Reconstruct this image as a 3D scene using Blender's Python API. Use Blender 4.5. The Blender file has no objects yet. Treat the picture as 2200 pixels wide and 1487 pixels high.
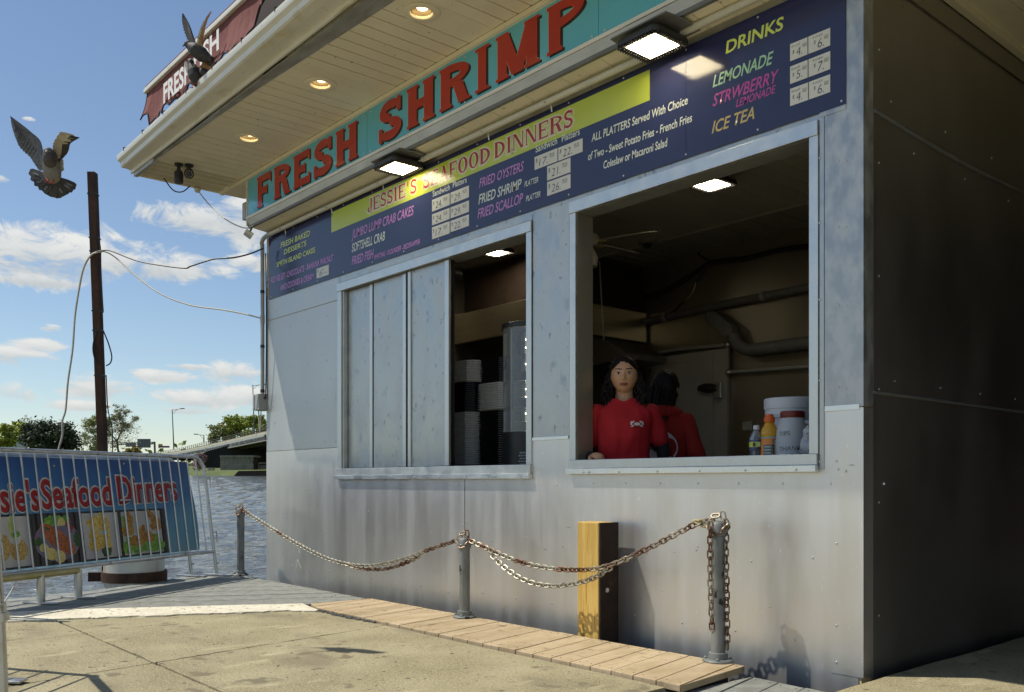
import bpy, bmesh, math, random
from mathutils import Vector as V, Matrix, noise as mnoise
RND = random.Random(11)
SC = bpy.context.scene
COL = SC.collection
rad = math.radians

# ------------------------------------------------------------------ camera
CAM = V((8.48, -4.09, 1.0))
FW = V((-.759, .651, 0)).normalized()
RT = V((FW.y, -FW.x, 0))
UP = V((0, 0, 1))
FOC, CX, CY = 1951.0, 1100.0, 1035.0
cam = bpy.data.cameras.new('camera')
cam.sensor_width = 36.0
cam.lens = FOC / 2200 * 36
cam.shift_y = (CY - 743.5) / 2200
cam.clip_start = .05
cam.clip_end = 6000
cam_ob = bpy.data.objects.new('camera', cam)
COL.objects.link(cam_ob)
cam_ob.location = CAM
cam_ob.rotation_euler = (rad(90), 0, math.atan2(-FW.x, FW.y))
SC.camera = cam_ob

# measuring helpers: a point of the photograph on a known plane of the place
def ray(x, y): return FW + RT * ((x - CX) / FOC) + UP * ((CY - y) / FOC)
def onY(x, y, Y=0.0):
    d = ray(x, y); return CAM + d * ((Y - CAM.y) / d.y)
def onX(x, y, X):
    d = ray(x, y); return CAM + d * ((X - CAM.x) / d.x)
def onZ(x, y, Z=.08):
    d = ray(x, y); return CAM + d * ((Z - CAM.z) / d.z)
def atD(x, y, D): return CAM + ray(x, y) * D

# ------------------------------------------------------------------ light
SUN_DIR = V((1, 1, -2.31)).normalized()
EL, AZ = math.asin(-SUN_DIR.z), math.atan2(-SUN_DIR.x, -SUN_DIR.y)
sun = bpy.data.lights.new('sun', 'SUN')
sun.energy = 3.75
sun.angle = rad(.55)
sun.color = (1.0, .945, .82)
sun_ob = bpy.data.objects.new('sun', sun)
COL.objects.link(sun_ob)
sun_ob.location = (0, -8, 20)
sun_ob.rotation_euler = SUN_DIR.to_track_quat('-Z', 'Y').to_euler()
SC.view_settings.view_transform = 'Standard'
SC.view_settings.look = 'None'
SC.view_settings.gamma = 1
SC.view_settings.use_curve_mapping = False
SC.view_settings.exposure = 0.2
SC.render.engine = 'CYCLES'
SC.cycles.use_denoising = True
SC.cycles.max_bounces = 7
SC.cycles.sample_clamp_indirect = 4
SC.cycles.caustics_reflective = False
SC.cycles.caustics_refractive = False

def build_world():
    w = bpy.data.worlds.new('World'); SC.world = w; w.use_nodes = True
    nt = w.node_tree; N = nt.nodes; L = nt.links
    N.clear()
    out = N.new('ShaderNodeOutputWorld'); bg = N.new('ShaderNodeBackground')
    L.new(bg.outputs[0], out.inputs[0])
    sky = N.new('ShaderNodeTexSky'); sky.sky_type = 'NISHITA'; sky.sun_disc = False
    sky.sun_elevation = EL; sky.sun_rotation = AZ
    sky.air_density = 1.0; sky.dust_density = .25; sky.ozone_density = 1.7
    bg.inputs[1].default_value = .102
    def m(op, a, b=None, c=None, clamp=False):
        n = N.new('ShaderNodeMath'); n.operation = op; n.use_clamp = clamp
        for i, v in enumerate((a, b, c)):
            if v is None: continue
            if isinstance(v, (int, float)): n.inputs[i].default_value = v
            else: L.new(v, n.inputs[i])
        return n.outputs[0]
    def dot(vec, k):
        n = N.new('ShaderNodeVectorMath'); n.operation = 'DOT_PRODUCT'
        L.new(vec, n.inputs[0]); n.inputs[1].default_value = k
        return n.outputs['Value']
    tc = N.new('ShaderNodeTexCoord'); D = tc.outputs['Generated']
    ang = m('ARCTAN2', dot(D, RT), dot(D, FW))
    el = m('ARCSINE', dot(D, UP))
    mp = N.new('ShaderNodeMapping'); mp.inputs['Scale'].default_value = (17, 17, 36)
    L.new(D, mp.inputs['Vector'])
    nz = N.new('ShaderNodeTexNoise'); nz.inputs['Scale'].default_value = 1.0
    nz.inputs['Detail'].default_value = 10; nz.inputs['Roughness'].default_value = .66
    nz.inputs['Distortion'].default_value = .8
    L.new(mp.outputs[0], nz.inputs['Vector'])
    nf = nz.outputs['Fac']
    mp2 = N.new('ShaderNodeMapping'); mp2.inputs['Scale'].default_value = (2.2, 2.2, 6)
    L.new(D, mp2.inputs['Vector'])
    nz2 = N.new('ShaderNodeTexNoise'); nz2.inputs['Scale'].default_value = 1.0
    nz2.inputs['Detail'].default_value = 6
    L.new(mp2.outputs[0], nz2.inputs['Vector'])
    # cumulus seen over the river (direction in the sky, size)
    clouds = [(75, 545, 190, 78), (225, 555, 175, 62), (370, 575, 150, 34), (430, 472, 150, 40), (545, 470, 90, 70),
              (28, 762, 100, 26), (80, 742, 70, 15), (28, 845, 60, 28), (212, 832, 100, 30), (185, 872, 95, 14),
              (345, 808, 80, 17), (425, 858, 105, 26), (395, 882, 80, 11), (505, 800, 80, 26), (520, 850, 90, 26),
              (110, 705, 30, 9), (5, 385, 26, 9), (62, 256, 20, 5), (410, 788, 60, 8), (560, 565, 90, 20), (90, 605, 140, 16)]
    mask = None; low = None
    for (x, y, hw, hh) in clouds:
        a0 = math.atan((x - CX) / FOC); e0 = math.atan((CY - y) / FOC * math.cos(a0))
        wa = hw / FOC * math.cos(a0) ** 2; we = hh / FOC * math.cos(a0)
        u = m('MULTIPLY', m('SUBTRACT', ang, a0), 1 / wa)
        v = m('MULTIPLY', m('SUBTRACT', el, e0), 1 / we)
        r = m('SUBTRACT', 1.0, m('ADD', m('MULTIPLY', u, u), m('MULTIPLY', v, v)))
        r = m('MAXIMUM', r, -1.0)
        mask = r if mask is None else m('MAXIMUM', mask, r)
        lv = m('MULTIPLY', m('MAXIMUM', r, 0.0), v)
        low = lv if low is None else m('ADD', low, lv)
    # the same kind of cloud over the rest of the sky
    away = m('MULTIPLY', m('SUBTRACT', m('ABSOLUTE', m('ADD', ang, .15)), .62), 4.0, clamp=True)
    gen = m('SUBTRACT', m('MULTIPLY', nz2.outputs['Fac'], 5.0), 3.05)
    gen = m('MULTIPLY', m('MAXIMUM', m('MINIMUM', gen, .8), -1.0), away)
    gen = m('SUBTRACT', gen, m('SUBTRACT', 1.0, away))
    mask = m('MAXIMUM', mask, gen)
    dens = m('ADD', m('MULTIPLY', mask, 1.1), m('MULTIPLY', m('SUBTRACT', nf, .53), 5.2))
    dens = m('MULTIPLY', m('SUBTRACT', dens, .0), 1.25, clamp=True)
    dens = m('MULTIPLY', dens, m('MULTIPLY', m('ADD', el, .0), 30.0, clamp=True))
    shade = m('ADD', m('ADD', m('MULTIPLY', low, .55), .55), m('MULTIPLY', m('SUBTRACT', nf, .5), 1.4), clamp=True)
    cc = N.new('ShaderNodeMix'); cc.data_type = 'RGBA'
    L.new(shade, cc.inputs[0])
    cc.inputs[6].default_value = (4.0, 4.35, 4.55, 1); cc.inputs[7].default_value = (7.4, 7.4, 7.1, 1)
    mx = N.new('ShaderNodeMix'); mx.data_type = 'RGBA'
    L.new(m('MULTIPLY', dens, .93), mx.inputs[0])
    L.new(sky.outputs[0], mx.inputs[6]); L.new(cc.outputs[2], mx.inputs[7])
    L.new(mx.outputs[2], bg.inputs[0])
build_world()

# ------------------------------------------------------------------ materials
def mat(name, c1, c2=None, rough=.5, metal=0., scale=5., stretch=(1, 1, 1), bump=0., bscale=None, bstretch=None, detail=5,
        lo=.35, hi=.65, rvar=0., speck=None, objrand=0., spec=.5, emit=None, trans=0., alpha=1., dirt=None, coat=0., aniso=None, bdist=.01, sss=0.):
    m = bpy.data.materials.new(name); m.use_nodes = True
    nt = m.node_tree; N = nt.nodes; L = nt.links
    b = N['Principled BSDF']
    b.inputs['Roughness'].default_value = rough; b.inputs['Metallic'].default_value = metal
    b.inputs['Specular IOR Level'].default_value = spec
    b.inputs['Transmission Weight'].default_value = trans
    b.inputs['Coat Weight'].default_value = coat
    b.inputs['Alpha'].default_value = alpha
    c1 = tuple(c1) + (1,)
    col = None
    geo = N.new('ShaderNodeNewGeometry')
    def mp(st, sc):
        n = N.new('ShaderNodeMapping'); n.inputs['Scale'].default_value = tuple(k * sc for k in st)
        L.new(geo.outputs['Position'], n.inputs['Vector']); return n.outputs[0]
    def nz(st, sc, dt=5, rg=.55):
        n = N.new('ShaderNodeTexNoise'); n.inputs['Scale'].default_value = 1
        n.inputs['Detail'].default_value = dt; n.inputs['Roughness'].default_value = rg
        L.new(mp(st, sc), n.inputs['Vector']); return n.outputs['Fac']
    def ramp(f, a, bb):
        n = N.new('ShaderNodeMapRange'); n.inputs[1].default_value = a; n.inputs[2].default_value = bb
        L.new(f, n.inputs[0]); return n.outputs[0]
    def mix(f, a, bb):
        n = N.new('ShaderNodeMix'); n.data_type = 'RGBA'
        L.new(f, n.inputs[0]) if not isinstance(f, float) else setattr(n.inputs[0], 'default_value', f)
        for i, v in ((6, a), (7, bb)):
            if isinstance(v, tuple): n.inputs[i].default_value = v
            else: L.new(v, n.inputs[i])
        return n.outputs[2]
    if c2 is not None:
        f = ramp(nz(stretch, scale, detail), lo, hi)
        col = mix(f, c1, tuple(c2) + (1,))
        if rvar:
            r = N.new('ShaderNodeMath'); r.operation = 'MULTIPLY_ADD'
            L.new(f, r.inputs[0]); r.inputs[1].default_value = rvar; r.inputs[2].default_value = rough - rvar * .5
            L.new(r.outputs[0], b.inputs['Roughness'])
    else: col = c1
    for sp in (speck or []):
        sc_, st_, a_, b_, cc_ = sp
        col = mix(ramp(nz(st_, sc_, 3, .5), a_, b_), col, tuple(cc_) + (1,))
    if objrand:
        oi = N.new('ShaderNodeObjectInfo')
        hv = N.new('ShaderNodeHueSaturation')
        k = N.new('ShaderNodeMath'); k.operation = 'MULTIPLY_ADD'
        L.new(oi.outputs['Random'], k.inputs[0]); k.inputs[1].default_value = objrand; k.inputs[2].default_value = 1 - objrand * .5
        L.new(k.outputs[0], hv.inputs['Value'])
        if isinstance(col, tuple): hv.inputs['Color'].default_value = col
        else: L.new(col, hv.inputs['Color'])
        col = hv.outputs[0]
    if isinstance(col, tuple): b.inputs['Base Color'].default_value = col
    else: L.new(col, b.inputs['Base Color'])
    if bump:
        bs = bscale if isinstance(bscale, (list, tuple)) else [bscale or scale * 4]
        prev = None
        for i, s in enumerate(bs):
            bp = N.new('ShaderNodeBump'); bp.inputs['Strength'].default_value = bump if not isinstance(bump, (list, tuple)) else bump[i]
            bp.inputs['Distance'].default_value = bdist if not isinstance(bdist, (list, tuple)) else bdist[i]
            st = bstretch or stretch
            if isinstance(st[0], (list, tuple)): st = st[i]
            L.new(nz(st, s, 4), bp.inputs['Height'])
            if prev: L.new(prev, bp.inputs['Normal'])
            prev = bp.outputs[0]
        L.new(prev, b.inputs['Normal'])
    if emit:
        b.inputs['Emission Color'].default_value = tuple(emit[:3]) + (1,)
        b.inputs['Emission Strength'].default_value = emit[3]
    return m

M = {}
M['concrete'] = mat('concrete', (.275, .237, .138), (.38, .332, .205), .9, scale=2.2, bump=.35, bscale=90, bdist=.006, detail=8,
                    speck=[(110, (1, 1, 1), .57, .66, (.60, .51, .32)), (80, (1, 1, 1), .60, .70, (.10, .08, .05)), (.9, (1, 2.2, 1), .58, .74, (.21, .18, .115)), (6, (1, 1, 1), .62, .70, (.20, .17, .105)), (17, (1, 1, 1), .68, .72, (.11, .09, .06)), (2.3, (2.4, 1, 1), .64, .72, (.47, .41, .26))])
M['dirt'] = mat('dirt', (.07, .055, .04), (.12, .095, .06), .95, scale=20, bump=.5)
M['kerb'] = mat('white_painted_concrete', (.70, .65, .51), (.82, .77, .63), .85, scale=6, bump=.6, bscale=45, bdist=.008,
                speck=[(28, (1, 1, 1), .60, .66, (.33, .28, .18)), (60, (1, 1, 1), .63, .70, (.42, .37, .26))])
DV = V((.47, .883, 0)).normalized()
M['deck'] = mat('grey_decking', (.20, .205, .185), (.30, .305, .275), .75, scale=4, stretch=(3, 3, 3), bump=.25, bscale=60, objrand=.22,
                speck=[(25, (1, 1, 1), .68, .72, (.06, .055, .05))])
M['ramp'] = mat('tan_decking', (.42, .315, .18), (.56, .435, .275), .7, scale=3, stretch=(3, 1, 3), bump=.25, bscale=70, objrand=.14,
                speck=[(9, (1, 2, 1), .62, .72, (.27, .19, .11)), (34, (3, .6, 1), .62, .70, (.33, .235, .13))])
M['water'] = mat('river_water', (.062, .050, .026), (.08, .066, .036), .07, scale=.5, bump=[.9, .8], bscale=[3.2, 9.], bstretch=[(1, 1, 1)] * 2, bdist=[.09, .03], spec=.5)
M['steel'] = mat('brushed_steel', (.68, .655, .62), (.75, .73, .70), .40, .86, scale=1.5, stretch=(5, 1, .5), rvar=.10, bump=[.42, .07], bscale=[1.1, 3.],
                 bstretch=[(1.2, 1, .55), (4, 1, .4)], bdist=[.05, .006],
                 speck=[(60, (1, 1, .4), .70, .75, (.88, .88, .85)), (38, (.25, 1, 1.4), .74, .78, (.40, .385, .36)), (1.4, (1.6, 1, .5), .60, .85, (.60, .58, .55))])
M['galv'] = mat('galvanised_sheet', (.42, .43, .42), (.54, .555, .545), .42, .8, scale=5, stretch=(1, 1, .7), rvar=.2, bump=.12, bscale=2.5, bdist=.01, detail=9, lo=.42, hi=.6,
                speck=[(24, (1, 1, .6), .64, .70, (.28, .30, .32)), (7, (1, 1, .7), .62, .70, (.36, .38, .39))])
M['galv2'] = mat('galvanised_spangle', (.36, .37, .37), (.54, .555, .555), .45, .7, scale=13, stretch=(1, 1, .6), rvar=.2, detail=10, lo=.40, hi=.60)
M['sheet'] = mat('dull_aluminium_sheet', (.50, .51, .505), (.57, .585, .58), .42, .6, scale=1.6, stretch=(1, 1, 1), rvar=.15, bump=.15, bscale=1.6, bdist=.02,
                 speck=[(16, (1, 1, .5), .72, .76, (.30, .32, .33))])
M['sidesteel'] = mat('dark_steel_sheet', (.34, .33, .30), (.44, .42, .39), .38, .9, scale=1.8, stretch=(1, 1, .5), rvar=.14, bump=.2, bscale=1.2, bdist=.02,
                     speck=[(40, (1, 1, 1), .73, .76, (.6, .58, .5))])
M['trim'] = mat('bright_trim', (.54, .555, .54), (.66, .675, .66), .38, .8, scale=9, rvar=.15, detail=8)
M['ledge'] = mat('sill_metal', (.66, .68, .67), (.76, .78, .77), .33, .9, scale=7, rvar=.15)
M['core'] = mat('insulation_edge', (.60, .45, .20), (.70, .57, .30), .9, scale=14, speck=[(20, (1, 1, 1), .6, .66, (.2, .15, .08))])
M['vinyl'] = mat('cream_vinyl', (.83, .78, .615), (.87, .825, .67), .5, scale=2.5, bump=.03, bscale=30,
                 speck=[(30, (1, 1, 1), .70, .74, (.30, .26, .16)), (1.2, (1, 1, 1), .6, .8, (.68, .61, .43))], objrand=.05)
M['vent'] = mat('perforated_vinyl', (.78, .73, .55), (.82, .77, .6), .6, scale=3)
M['hole'] = mat('perforation', (.10, .085, .05), rough=.8)
M['gutter'] = mat('painted_gutter', (.66, .65, .56), (.74, .73, .66), .35, .0, scale=1.5, stretch=(1, 1, 4), spec=.6,
                  speck=[(3, (1, 1, 5), .58, .75, (.52, .46, .28)), (40, (1, 1, 1), .70, .74, (.25, .22, .13))])
M['flash'] = mat('stained_flashing', (.34, .33, .28), (.50, .50, .47), .45, .6, scale=4, stretch=(1, 3, 1), speck=[(3, (1, 1, 1), .55, .72, (.22, .19, .12))])
M['dark'] = mat('dark_gap', (.012, .01, .008), rough=.9)
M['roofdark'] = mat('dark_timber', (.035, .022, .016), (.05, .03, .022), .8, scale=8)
M['awning'] = mat('maroon_canvas', (.155, .040, .035), (.195, .055, .048), .85, scale=3, bump=[.5, .3], bscale=[5, 220], bstretch=[(2.2, 1, .7), (1, 1, 1)], bdist=[.05, .002])
M['awning_edge'] = mat('dark_binding', (.02, .02, .024), rough=.8)
M['whitepaint'] = mat('white_paint', (.78, .77, .73), (.82, .81, .78), .5, scale=6)
M['teal'] = mat('teal_acrylic', (.115, .50, .68), (.13, .54, .72), .14, scale=1.2, coat=.4)
M['signred'] = mat('sign_red', (.42, .024, .015), (.48, .032, .02), .2, scale=3, coat=.3)
M['signblack'] = mat('sign_black', (.02, .012, .012), rough=.22)
M['signpink'] = mat('sign_pink', (.62, .30, .24), rough=.25)
M['navy'] = mat('navy_panel', (.026, .030, .088), (.032, .036, .098), .13, scale=.8, coat=.0)
M['lime'] = mat('lime_print', (.50, .58, .03), (.56, .63, .10), .2, scale=1.0)
M['halo2'] = mat('pale_lime_print', (.64, .68, .26), rough=.2)
M['halo'] = mat('pale_halo_print', (.74, .73, .52), rough=.2)
M['serifred'] = mat('deep_red_print', (.42, .035, .025), rough=.2)
for k, c in dict(t_yellow=(.70, .78, .14), t_purple=(.58, .24, .62), t_white=(.74, .77, .68), t_mint=(.40, .64, .40), t_magenta=(.52, .07, .33), t_tan=(.62, .46, .16), t_ink=(.05, .05, .055), t_grey=(.7, .72, .68)).items():
    M[k] = mat('print_' + k[2:], c, rough=.25)
M['card'] = mat('white_card', (.70, .69, .63), (.74, .73, .68), .45, scale=5)
M['black'] = mat('black_enamel', (.018, .018, .018), (.03, .03, .028), .45, scale=20)
M['lamp_glass'] = mat('lit_diffuser', (.9, .85, .7), rough=.3, emit=(1.0, .88, .64, 22.))
M['lamp_back'] = mat('lit_led_board', (.9, .85, .7), rough=.3, emit=(1.0, .87, .60, 3.5))
M['led_array'] = mat('lit_led_dots', (.9, .85, .7), rough=.3, emit=(1.0, .86, .56, 42.))
M['led'] = mat('led_chip', (.9, .8, .6), rough=.3, emit=(1.0, .85, .55, 30.))
M['bulb'] = mat('lit_bulb', (.9, .8, .6), rough=.3, emit=(1.0, .75, .40, 7.))
M['brass'] = mat('yellowed_trim', (.50, .42, .20), (.62, .53, .28), .35, .3, scale=14, speck=[(18, (1, 1, 1), .62, .7, (.3, .18, .05))])
M['pvc'] = mat('grey_conduit', (.34, .35, .34), (.42, .43, .41), .5, scale=6)
M['pvcdark'] = mat('dark_grey_conduit', (.14, .15, .155), (.18, .19, .19), .5, scale=6)
M['cream_pipe'] = mat('pale_conduit', (.55, .55, .48), (.63, .62, .54), .45, scale=4)
M['cable_black'] = mat('black_cable', (.02, .02, .02), rough=.5)
M['cable_grey'] = mat('pale_cable', (.50, .47, .38), (.6, .57, .48), .6, scale=8)
M['rust'] = mat('rusty_steel', (.050, .028, .019), (.105, .05, .027), .85, .2, scale=10, stretch=(1, 1, .5), bump=.3, bscale=60, detail=8)
M['rustchain'] = mat('rusty_chain', (.16, .07, .032), (.42, .36, .28), .5, .7, scale=9, detail=4, lo=.42, hi=.58)
M['zincchain'] = mat('weathered_chain', (.38, .35, .27), (.52, .50, .42), .5, .7, scale=14, speck=[(8, (1, 1, 1), .58, .66, (.22, .10, .05))])
M['pole'] = mat('weathered_pole', (.19, .20, .19), (.30, .31, .295), .55, .45, scale=9, stretch=(1, 1, .5), bump=.15, bscale=70, detail=8,
                speck=[(11, (1, 1, .8), .62, .66, (.04, .038, .035)), (5, (1, 1, .5), .64, .76, (.42, .40, .33))])
M['galvpipe'] = mat('galvanised_pipe', (.46, .47, .46), (.62, .63, .61), .38, .85, scale=12, stretch=(1, 1, .6), rvar=.2, speck=[(14, (1, 1, 1), .64, .72, (.28, .27, .24))])
M['yellowpipe'] = mat('worn_yellow_pipe', (.42, .36, .12), (.55, .49, .26), .45, .4, scale=9)
M['pile'] = mat('white_pile', (.60, .60, .56), (.68, .67, .63), .4, .35, scale=2, stretch=(3, 3, .3), speck=[(7, (2.2, 2.2, .25), .60, .72, (.45, .31, .12)), (6, (1, 1, .3), .66, .74, (.36, .35, .32))])
M['wood'] = mat('treated_pine', (.56, .35, .075), (.68, .46, .13), .65, scale=4, stretch=(10, 10, .5), bump=.2, bscale=26, bstretch=(8, 8, .5), detail=7, lo=.4, hi=.6,
                speck=[(9, (7, 7, .35), .58, .68, (.40, .22, .04))])
M['angle'] = mat('rusted_angle', (.030, .020, .016), (.055, .032, .022), .7, .4, scale=12, bump=.2, bscale=60, speck=[(9, (1, 1, 1), .62, .72, (.10, .05, .03))])
# ------------------------------------------------------------------ mesh helpers
ORG = {}
def prop(o, label=None, cat=None, group=None, kind=None):
    for k, v in (('label', label), ('category', cat), ('group', group), ('kind', kind)):
        if v is not None: o[k] = v
    return o
def thing(name, loc, label, cat, group=None):
    o = bpy.data.objects.new(name, None); COL.objects.link(o)
    o.empty_display_size = .1
    o.location = loc; ORG[o.name] = V(loc)
    return prop(o, label, cat, group)

class MB:
    def __init__(s): s.v = []; s.f = []; s.mi = []; s.m = 0
    def add(s, vs, fs):
        n = len(s.v); s.v += [V(p) for p in vs]; s.f += [tuple(i + n for i in f) for f in fs]; s.mi += [s.m] * len(fs); return s
    def box(s, a, b):
        x0, y0, z0 = a; x1, y1, z1 = b
        return s.add([(x0, y0, z0), (x1, y0, z0), (x1, y1, z0), (x0, y1, z0), (x0, y0, z1), (x1, y0, z1), (x1, y1, z1), (x0, y1, z1)],
                     [(0, 3, 2, 1), (4, 5, 6, 7), (0, 1, 5, 4), (1, 2, 6, 5), (2, 3, 7, 6), (3, 0, 4, 7)])
    def obox(s, c, ax, ay, az):
        c = V(c); ax, ay, az = V(ax), V(ay), V(az)
        vs = [c + ax * i + ay * j + az * k for k in (-1, 1) for j in (-1, 1) for i in (-1, 1)]
        fl = [(0, 2, 3, 1), (4, 5, 7, 6), (0, 1, 5, 4), (1, 3, 7, 5), (3, 2, 6, 7), (2, 0, 4, 6)]
        if ax.cross(ay).dot(az) < 0: fl = [tuple(reversed(f)) for f in fl]
        return s.add(vs, fl)
    def tube(s, pts, r, n=8, cap=True, closed=False):
        pts = [V(p) for p in pts]; k = len(pts)
        rs = r if isinstance(r, (list, tuple)) else [r] * k
        def tang(i):
            if closed: return (pts[(i + 1) % k] - pts[i - 1]).normalized()
            a = pts[max(i - 1, 0)]; b = pts[min(i + 1, k - 1)]
            return (b - a).normalized()
        t = tang(0); up = V((0, 0, 1)) if abs(t.z) < .9 else V((1, 0, 0))
        u = t.cross(up).normalized(); base = len(s.v); vs = []; fs = []
        for i in range(k):
            t = tang(i); u = (u - t * u.dot(t)).normalized(); w = t.cross(u)
            for j in range(n):
                a = 2 * math.pi * j / n; vs.append(pts[i] + (u * math.cos(a) + w * math.sin(a)) * rs[i])
        for i in range(k if closed else k - 1):
            for j in range(n):
                i2 = (i + 1) % k
                fs.append((i * n + j, i2 * n + j, i2 * n + (j + 1) % n, i * n + (j + 1) % n)[::-1])
        if cap and not closed:
            fs.append(tuple(range(n))); fs.append(tuple(range((k - 1) * n, k * n))[::-1])
        return s.add(vs, fs)
    def lathe(s, c, prof, n=20, axis=None, cap=True):
        c = V(c); az = V(axis or (0, 0, 1)).normalized()
        ax = az.orthogonal().normalized(); ay = az.cross(ax); vs = []; fs = []
        for (r, z) in prof:
            for j in range(n):
                a = 2 * math.pi * j / n; vs.append(c + az * z + (ax * math.cos(a) + ay * math.sin(a)) * r)
        for i in range(len(prof) - 1):
            for j in range(n): fs.append((i * n + j, i * n + (j + 1) % n, (i + 1) * n + (j + 1) % n, (i + 1) * n + j))
        if cap:
            fs.append(tuple(range(n))[::-1]); fs.append(tuple(range((len(prof) - 1) * n, len(prof) * n)))
        return s.add(vs, fs)
    def prism(s, pts, d):
        n = len(pts); d = V(d); pts = [V(p) for p in pts]
        nrm = V((0, 0, 0))
        for i in range(n): nrm += pts[i].cross(pts[(i + 1) % n])
        if nrm.dot(d) > 0: pts = pts[::-1]
        return s.add(pts + [p + d for p in pts], [tuple(range(n)), tuple(range(n, 2 * n))[::-1]] + [((i + 1) % n, i, i + n, (i + 1) % n + n) for i in range(n)])
    def sphere(s, c, rx, ry=None, rz=None, nu=16, nv=10, rot=None):
        ry = ry or rx; rz = rz or rx; vs = []; fs = []; c = V(c)
        for i in range(nv + 1):
            t = math.pi * i / nv
            for j in range(nu):
                a = 2 * math.pi * j / nu
                p = V((rx * math.sin(t) * math.cos(a), ry * math.sin(t) * math.sin(a), rz * math.cos(t)))
                vs.append(c + (rot @ p if rot else p))
        for i in range(nv):
            for j in range(nu): fs.append((i * nu + j, (i + 1) * nu + j, (i + 1) * nu + (j + 1) % nu, i * nu + (j + 1) % nu))
        return s.add(vs, fs)
    def mesh(s, name, mats, off=V((0, 0, 0)), smooth=True, ang=35):
        me = bpy.data.meshes.new(name)
        me.from_pydata([p - off for p in s.v], [], s.f); me.validate(); me.update()
        for m_ in (mats if isinstance(mats, (list, tuple)) else [mats]): me.materials.append(m_)
        if len(me.polygons) == len(s.mi): me.polygons.foreach_set('material_index', s.mi)
        if smooth:
            me.polygons.foreach_set('use_smooth', [True] * len(me.polygons))
            me.set_sharp_from_angle(angle=rad(ang))
        return me
    def build(s, name, mats, parent=None, smooth=True, bevel=0, ang=35, off=None):
        o_ = off if off is not None else (ORG.get(parent.name, V((0, 0, 0))) if parent else V((0, 0, 0)))
        me = s.mesh(name, mats, o_, smooth, ang)
        return link(name, me, parent, bevel, o_)

def link(name, me, parent=None, bevel=0, org=None, loc=None):
    o = bpy.data.objects.new(name, me); COL.objects.link(o)
    if parent:
        o.parent = parent; ORG[o.name] = ORG.get(parent.name, V((0, 0, 0))) if org is None else org
    else: ORG[o.name] = V((0, 0, 0)) if org is None else org
    if loc is not None: o.location = loc
    if bevel:
        b = o.modifiers.new('bevel', 'BEVEL'); b.width = bevel; b.segments = 2; b.limit_method = 'ANGLE'; b.angle_limit = rad(40)
    return o
def single(name, mb, mats, base, label, cat, group=None, kind=None, bevel=0, ang=35):
    """a thing made of one mesh, its origin at its base"""
    base = V(base); me = mb.mesh(name, mats, base, True, ang)
    o = bpy.data.objects.new(name, me); COL.objects.link(o); o.location = base; ORG[o.name] = base
    if bevel:
        b = o.modifiers.new('bevel', 'BEVEL'); b.width = bevel; b.segments = 2; b.limit_method = 'ANGLE'; b.angle_limit = rad(40)
    return prop(o, label, cat, group, kind)
def copy_tree(o, parent=None):
    c = o.copy(); COL.objects.link(c)
    if parent: c.parent = parent
    ORG[c.name] = ORG.get(o.name, V((0, 0, 0)))
    for ch in list(o.children): copy_tree(ch, c)
    return c
def box(a, b): return MB().box(a, b)
def catenary(a, b, sag, n=24):
    a, b = V(a), V(b)
    return [a.lerp(b, t / n) - V((0, 0, sag * 4 * (t / n) * (1 - t / n))) for t in range(n + 1)]
def smooth_path(pts, n=6):
    pts = [V(p) for p in pts]; out = []
    for i in range(len(pts) - 1):
        p0 = pts[max(i - 1, 0)]; p1 = pts[i]; p2 = pts[i + 1]; p3 = pts[min(i + 2, len(pts) - 1)]
        for k in range(n):
            t = k / n
            out.append(.5 * ((2 * p1) + (p2 - p0) * t + (2 * p0 - 5 * p1 + 4 * p2 - p3) * t * t + (3 * p1 - p0 - 3 * p2 + p3) * t ** 3))
    return out + [pts[-1]]

# ------------------------------------------------------------------ lettering (flat print)
def text_mesh(s, shear=0., bold=0.):
    c = bpy.data.curves.new('lettering', 'FONT'); c.body = s; c.size = 1; c.shear = shear; c.offset = bold
    c.resolution_u = 3; c.fill_mode = 'FRONT'
    o = bpy.data.objects.new('lettering', c); COL.objects.link(o)
    bpy.context.view_layer.update()
    me = bpy.data.meshes.new_from_object(o.evaluated_get(bpy.context.evaluated_depsgraph_get()))
    bpy.data.objects.remove(o); bpy.data.curves.remove(c)
    return me
def place_text(s, org, ux, uz, w, h, m, parent, shear=0., bold=0., name='lettering', cap=True):
    """fit the string in a box w x h whose baseline starts at org, along ux and uz"""
    me = text_mesh(s, shear, bold)
    xs = [v.co.x for v in me.vertices]
    x0, x1 = min(xs), max(xs)
    ch = .729 if cap else max(v.co.y for v in me.vertices)
    off = ORG.get(parent.name, V((0, 0, 0)))
    kx = w / (x1 - x0) if w else h / ch
    ky = h / ch
    for v in me.vertices: v.co = V(org) - off + V(ux) * ((v.co.x - x0) * kx) + V(uz) * (v.co.y * ky)
    me.materials.append(m)
    return link(name, me, parent)

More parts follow.
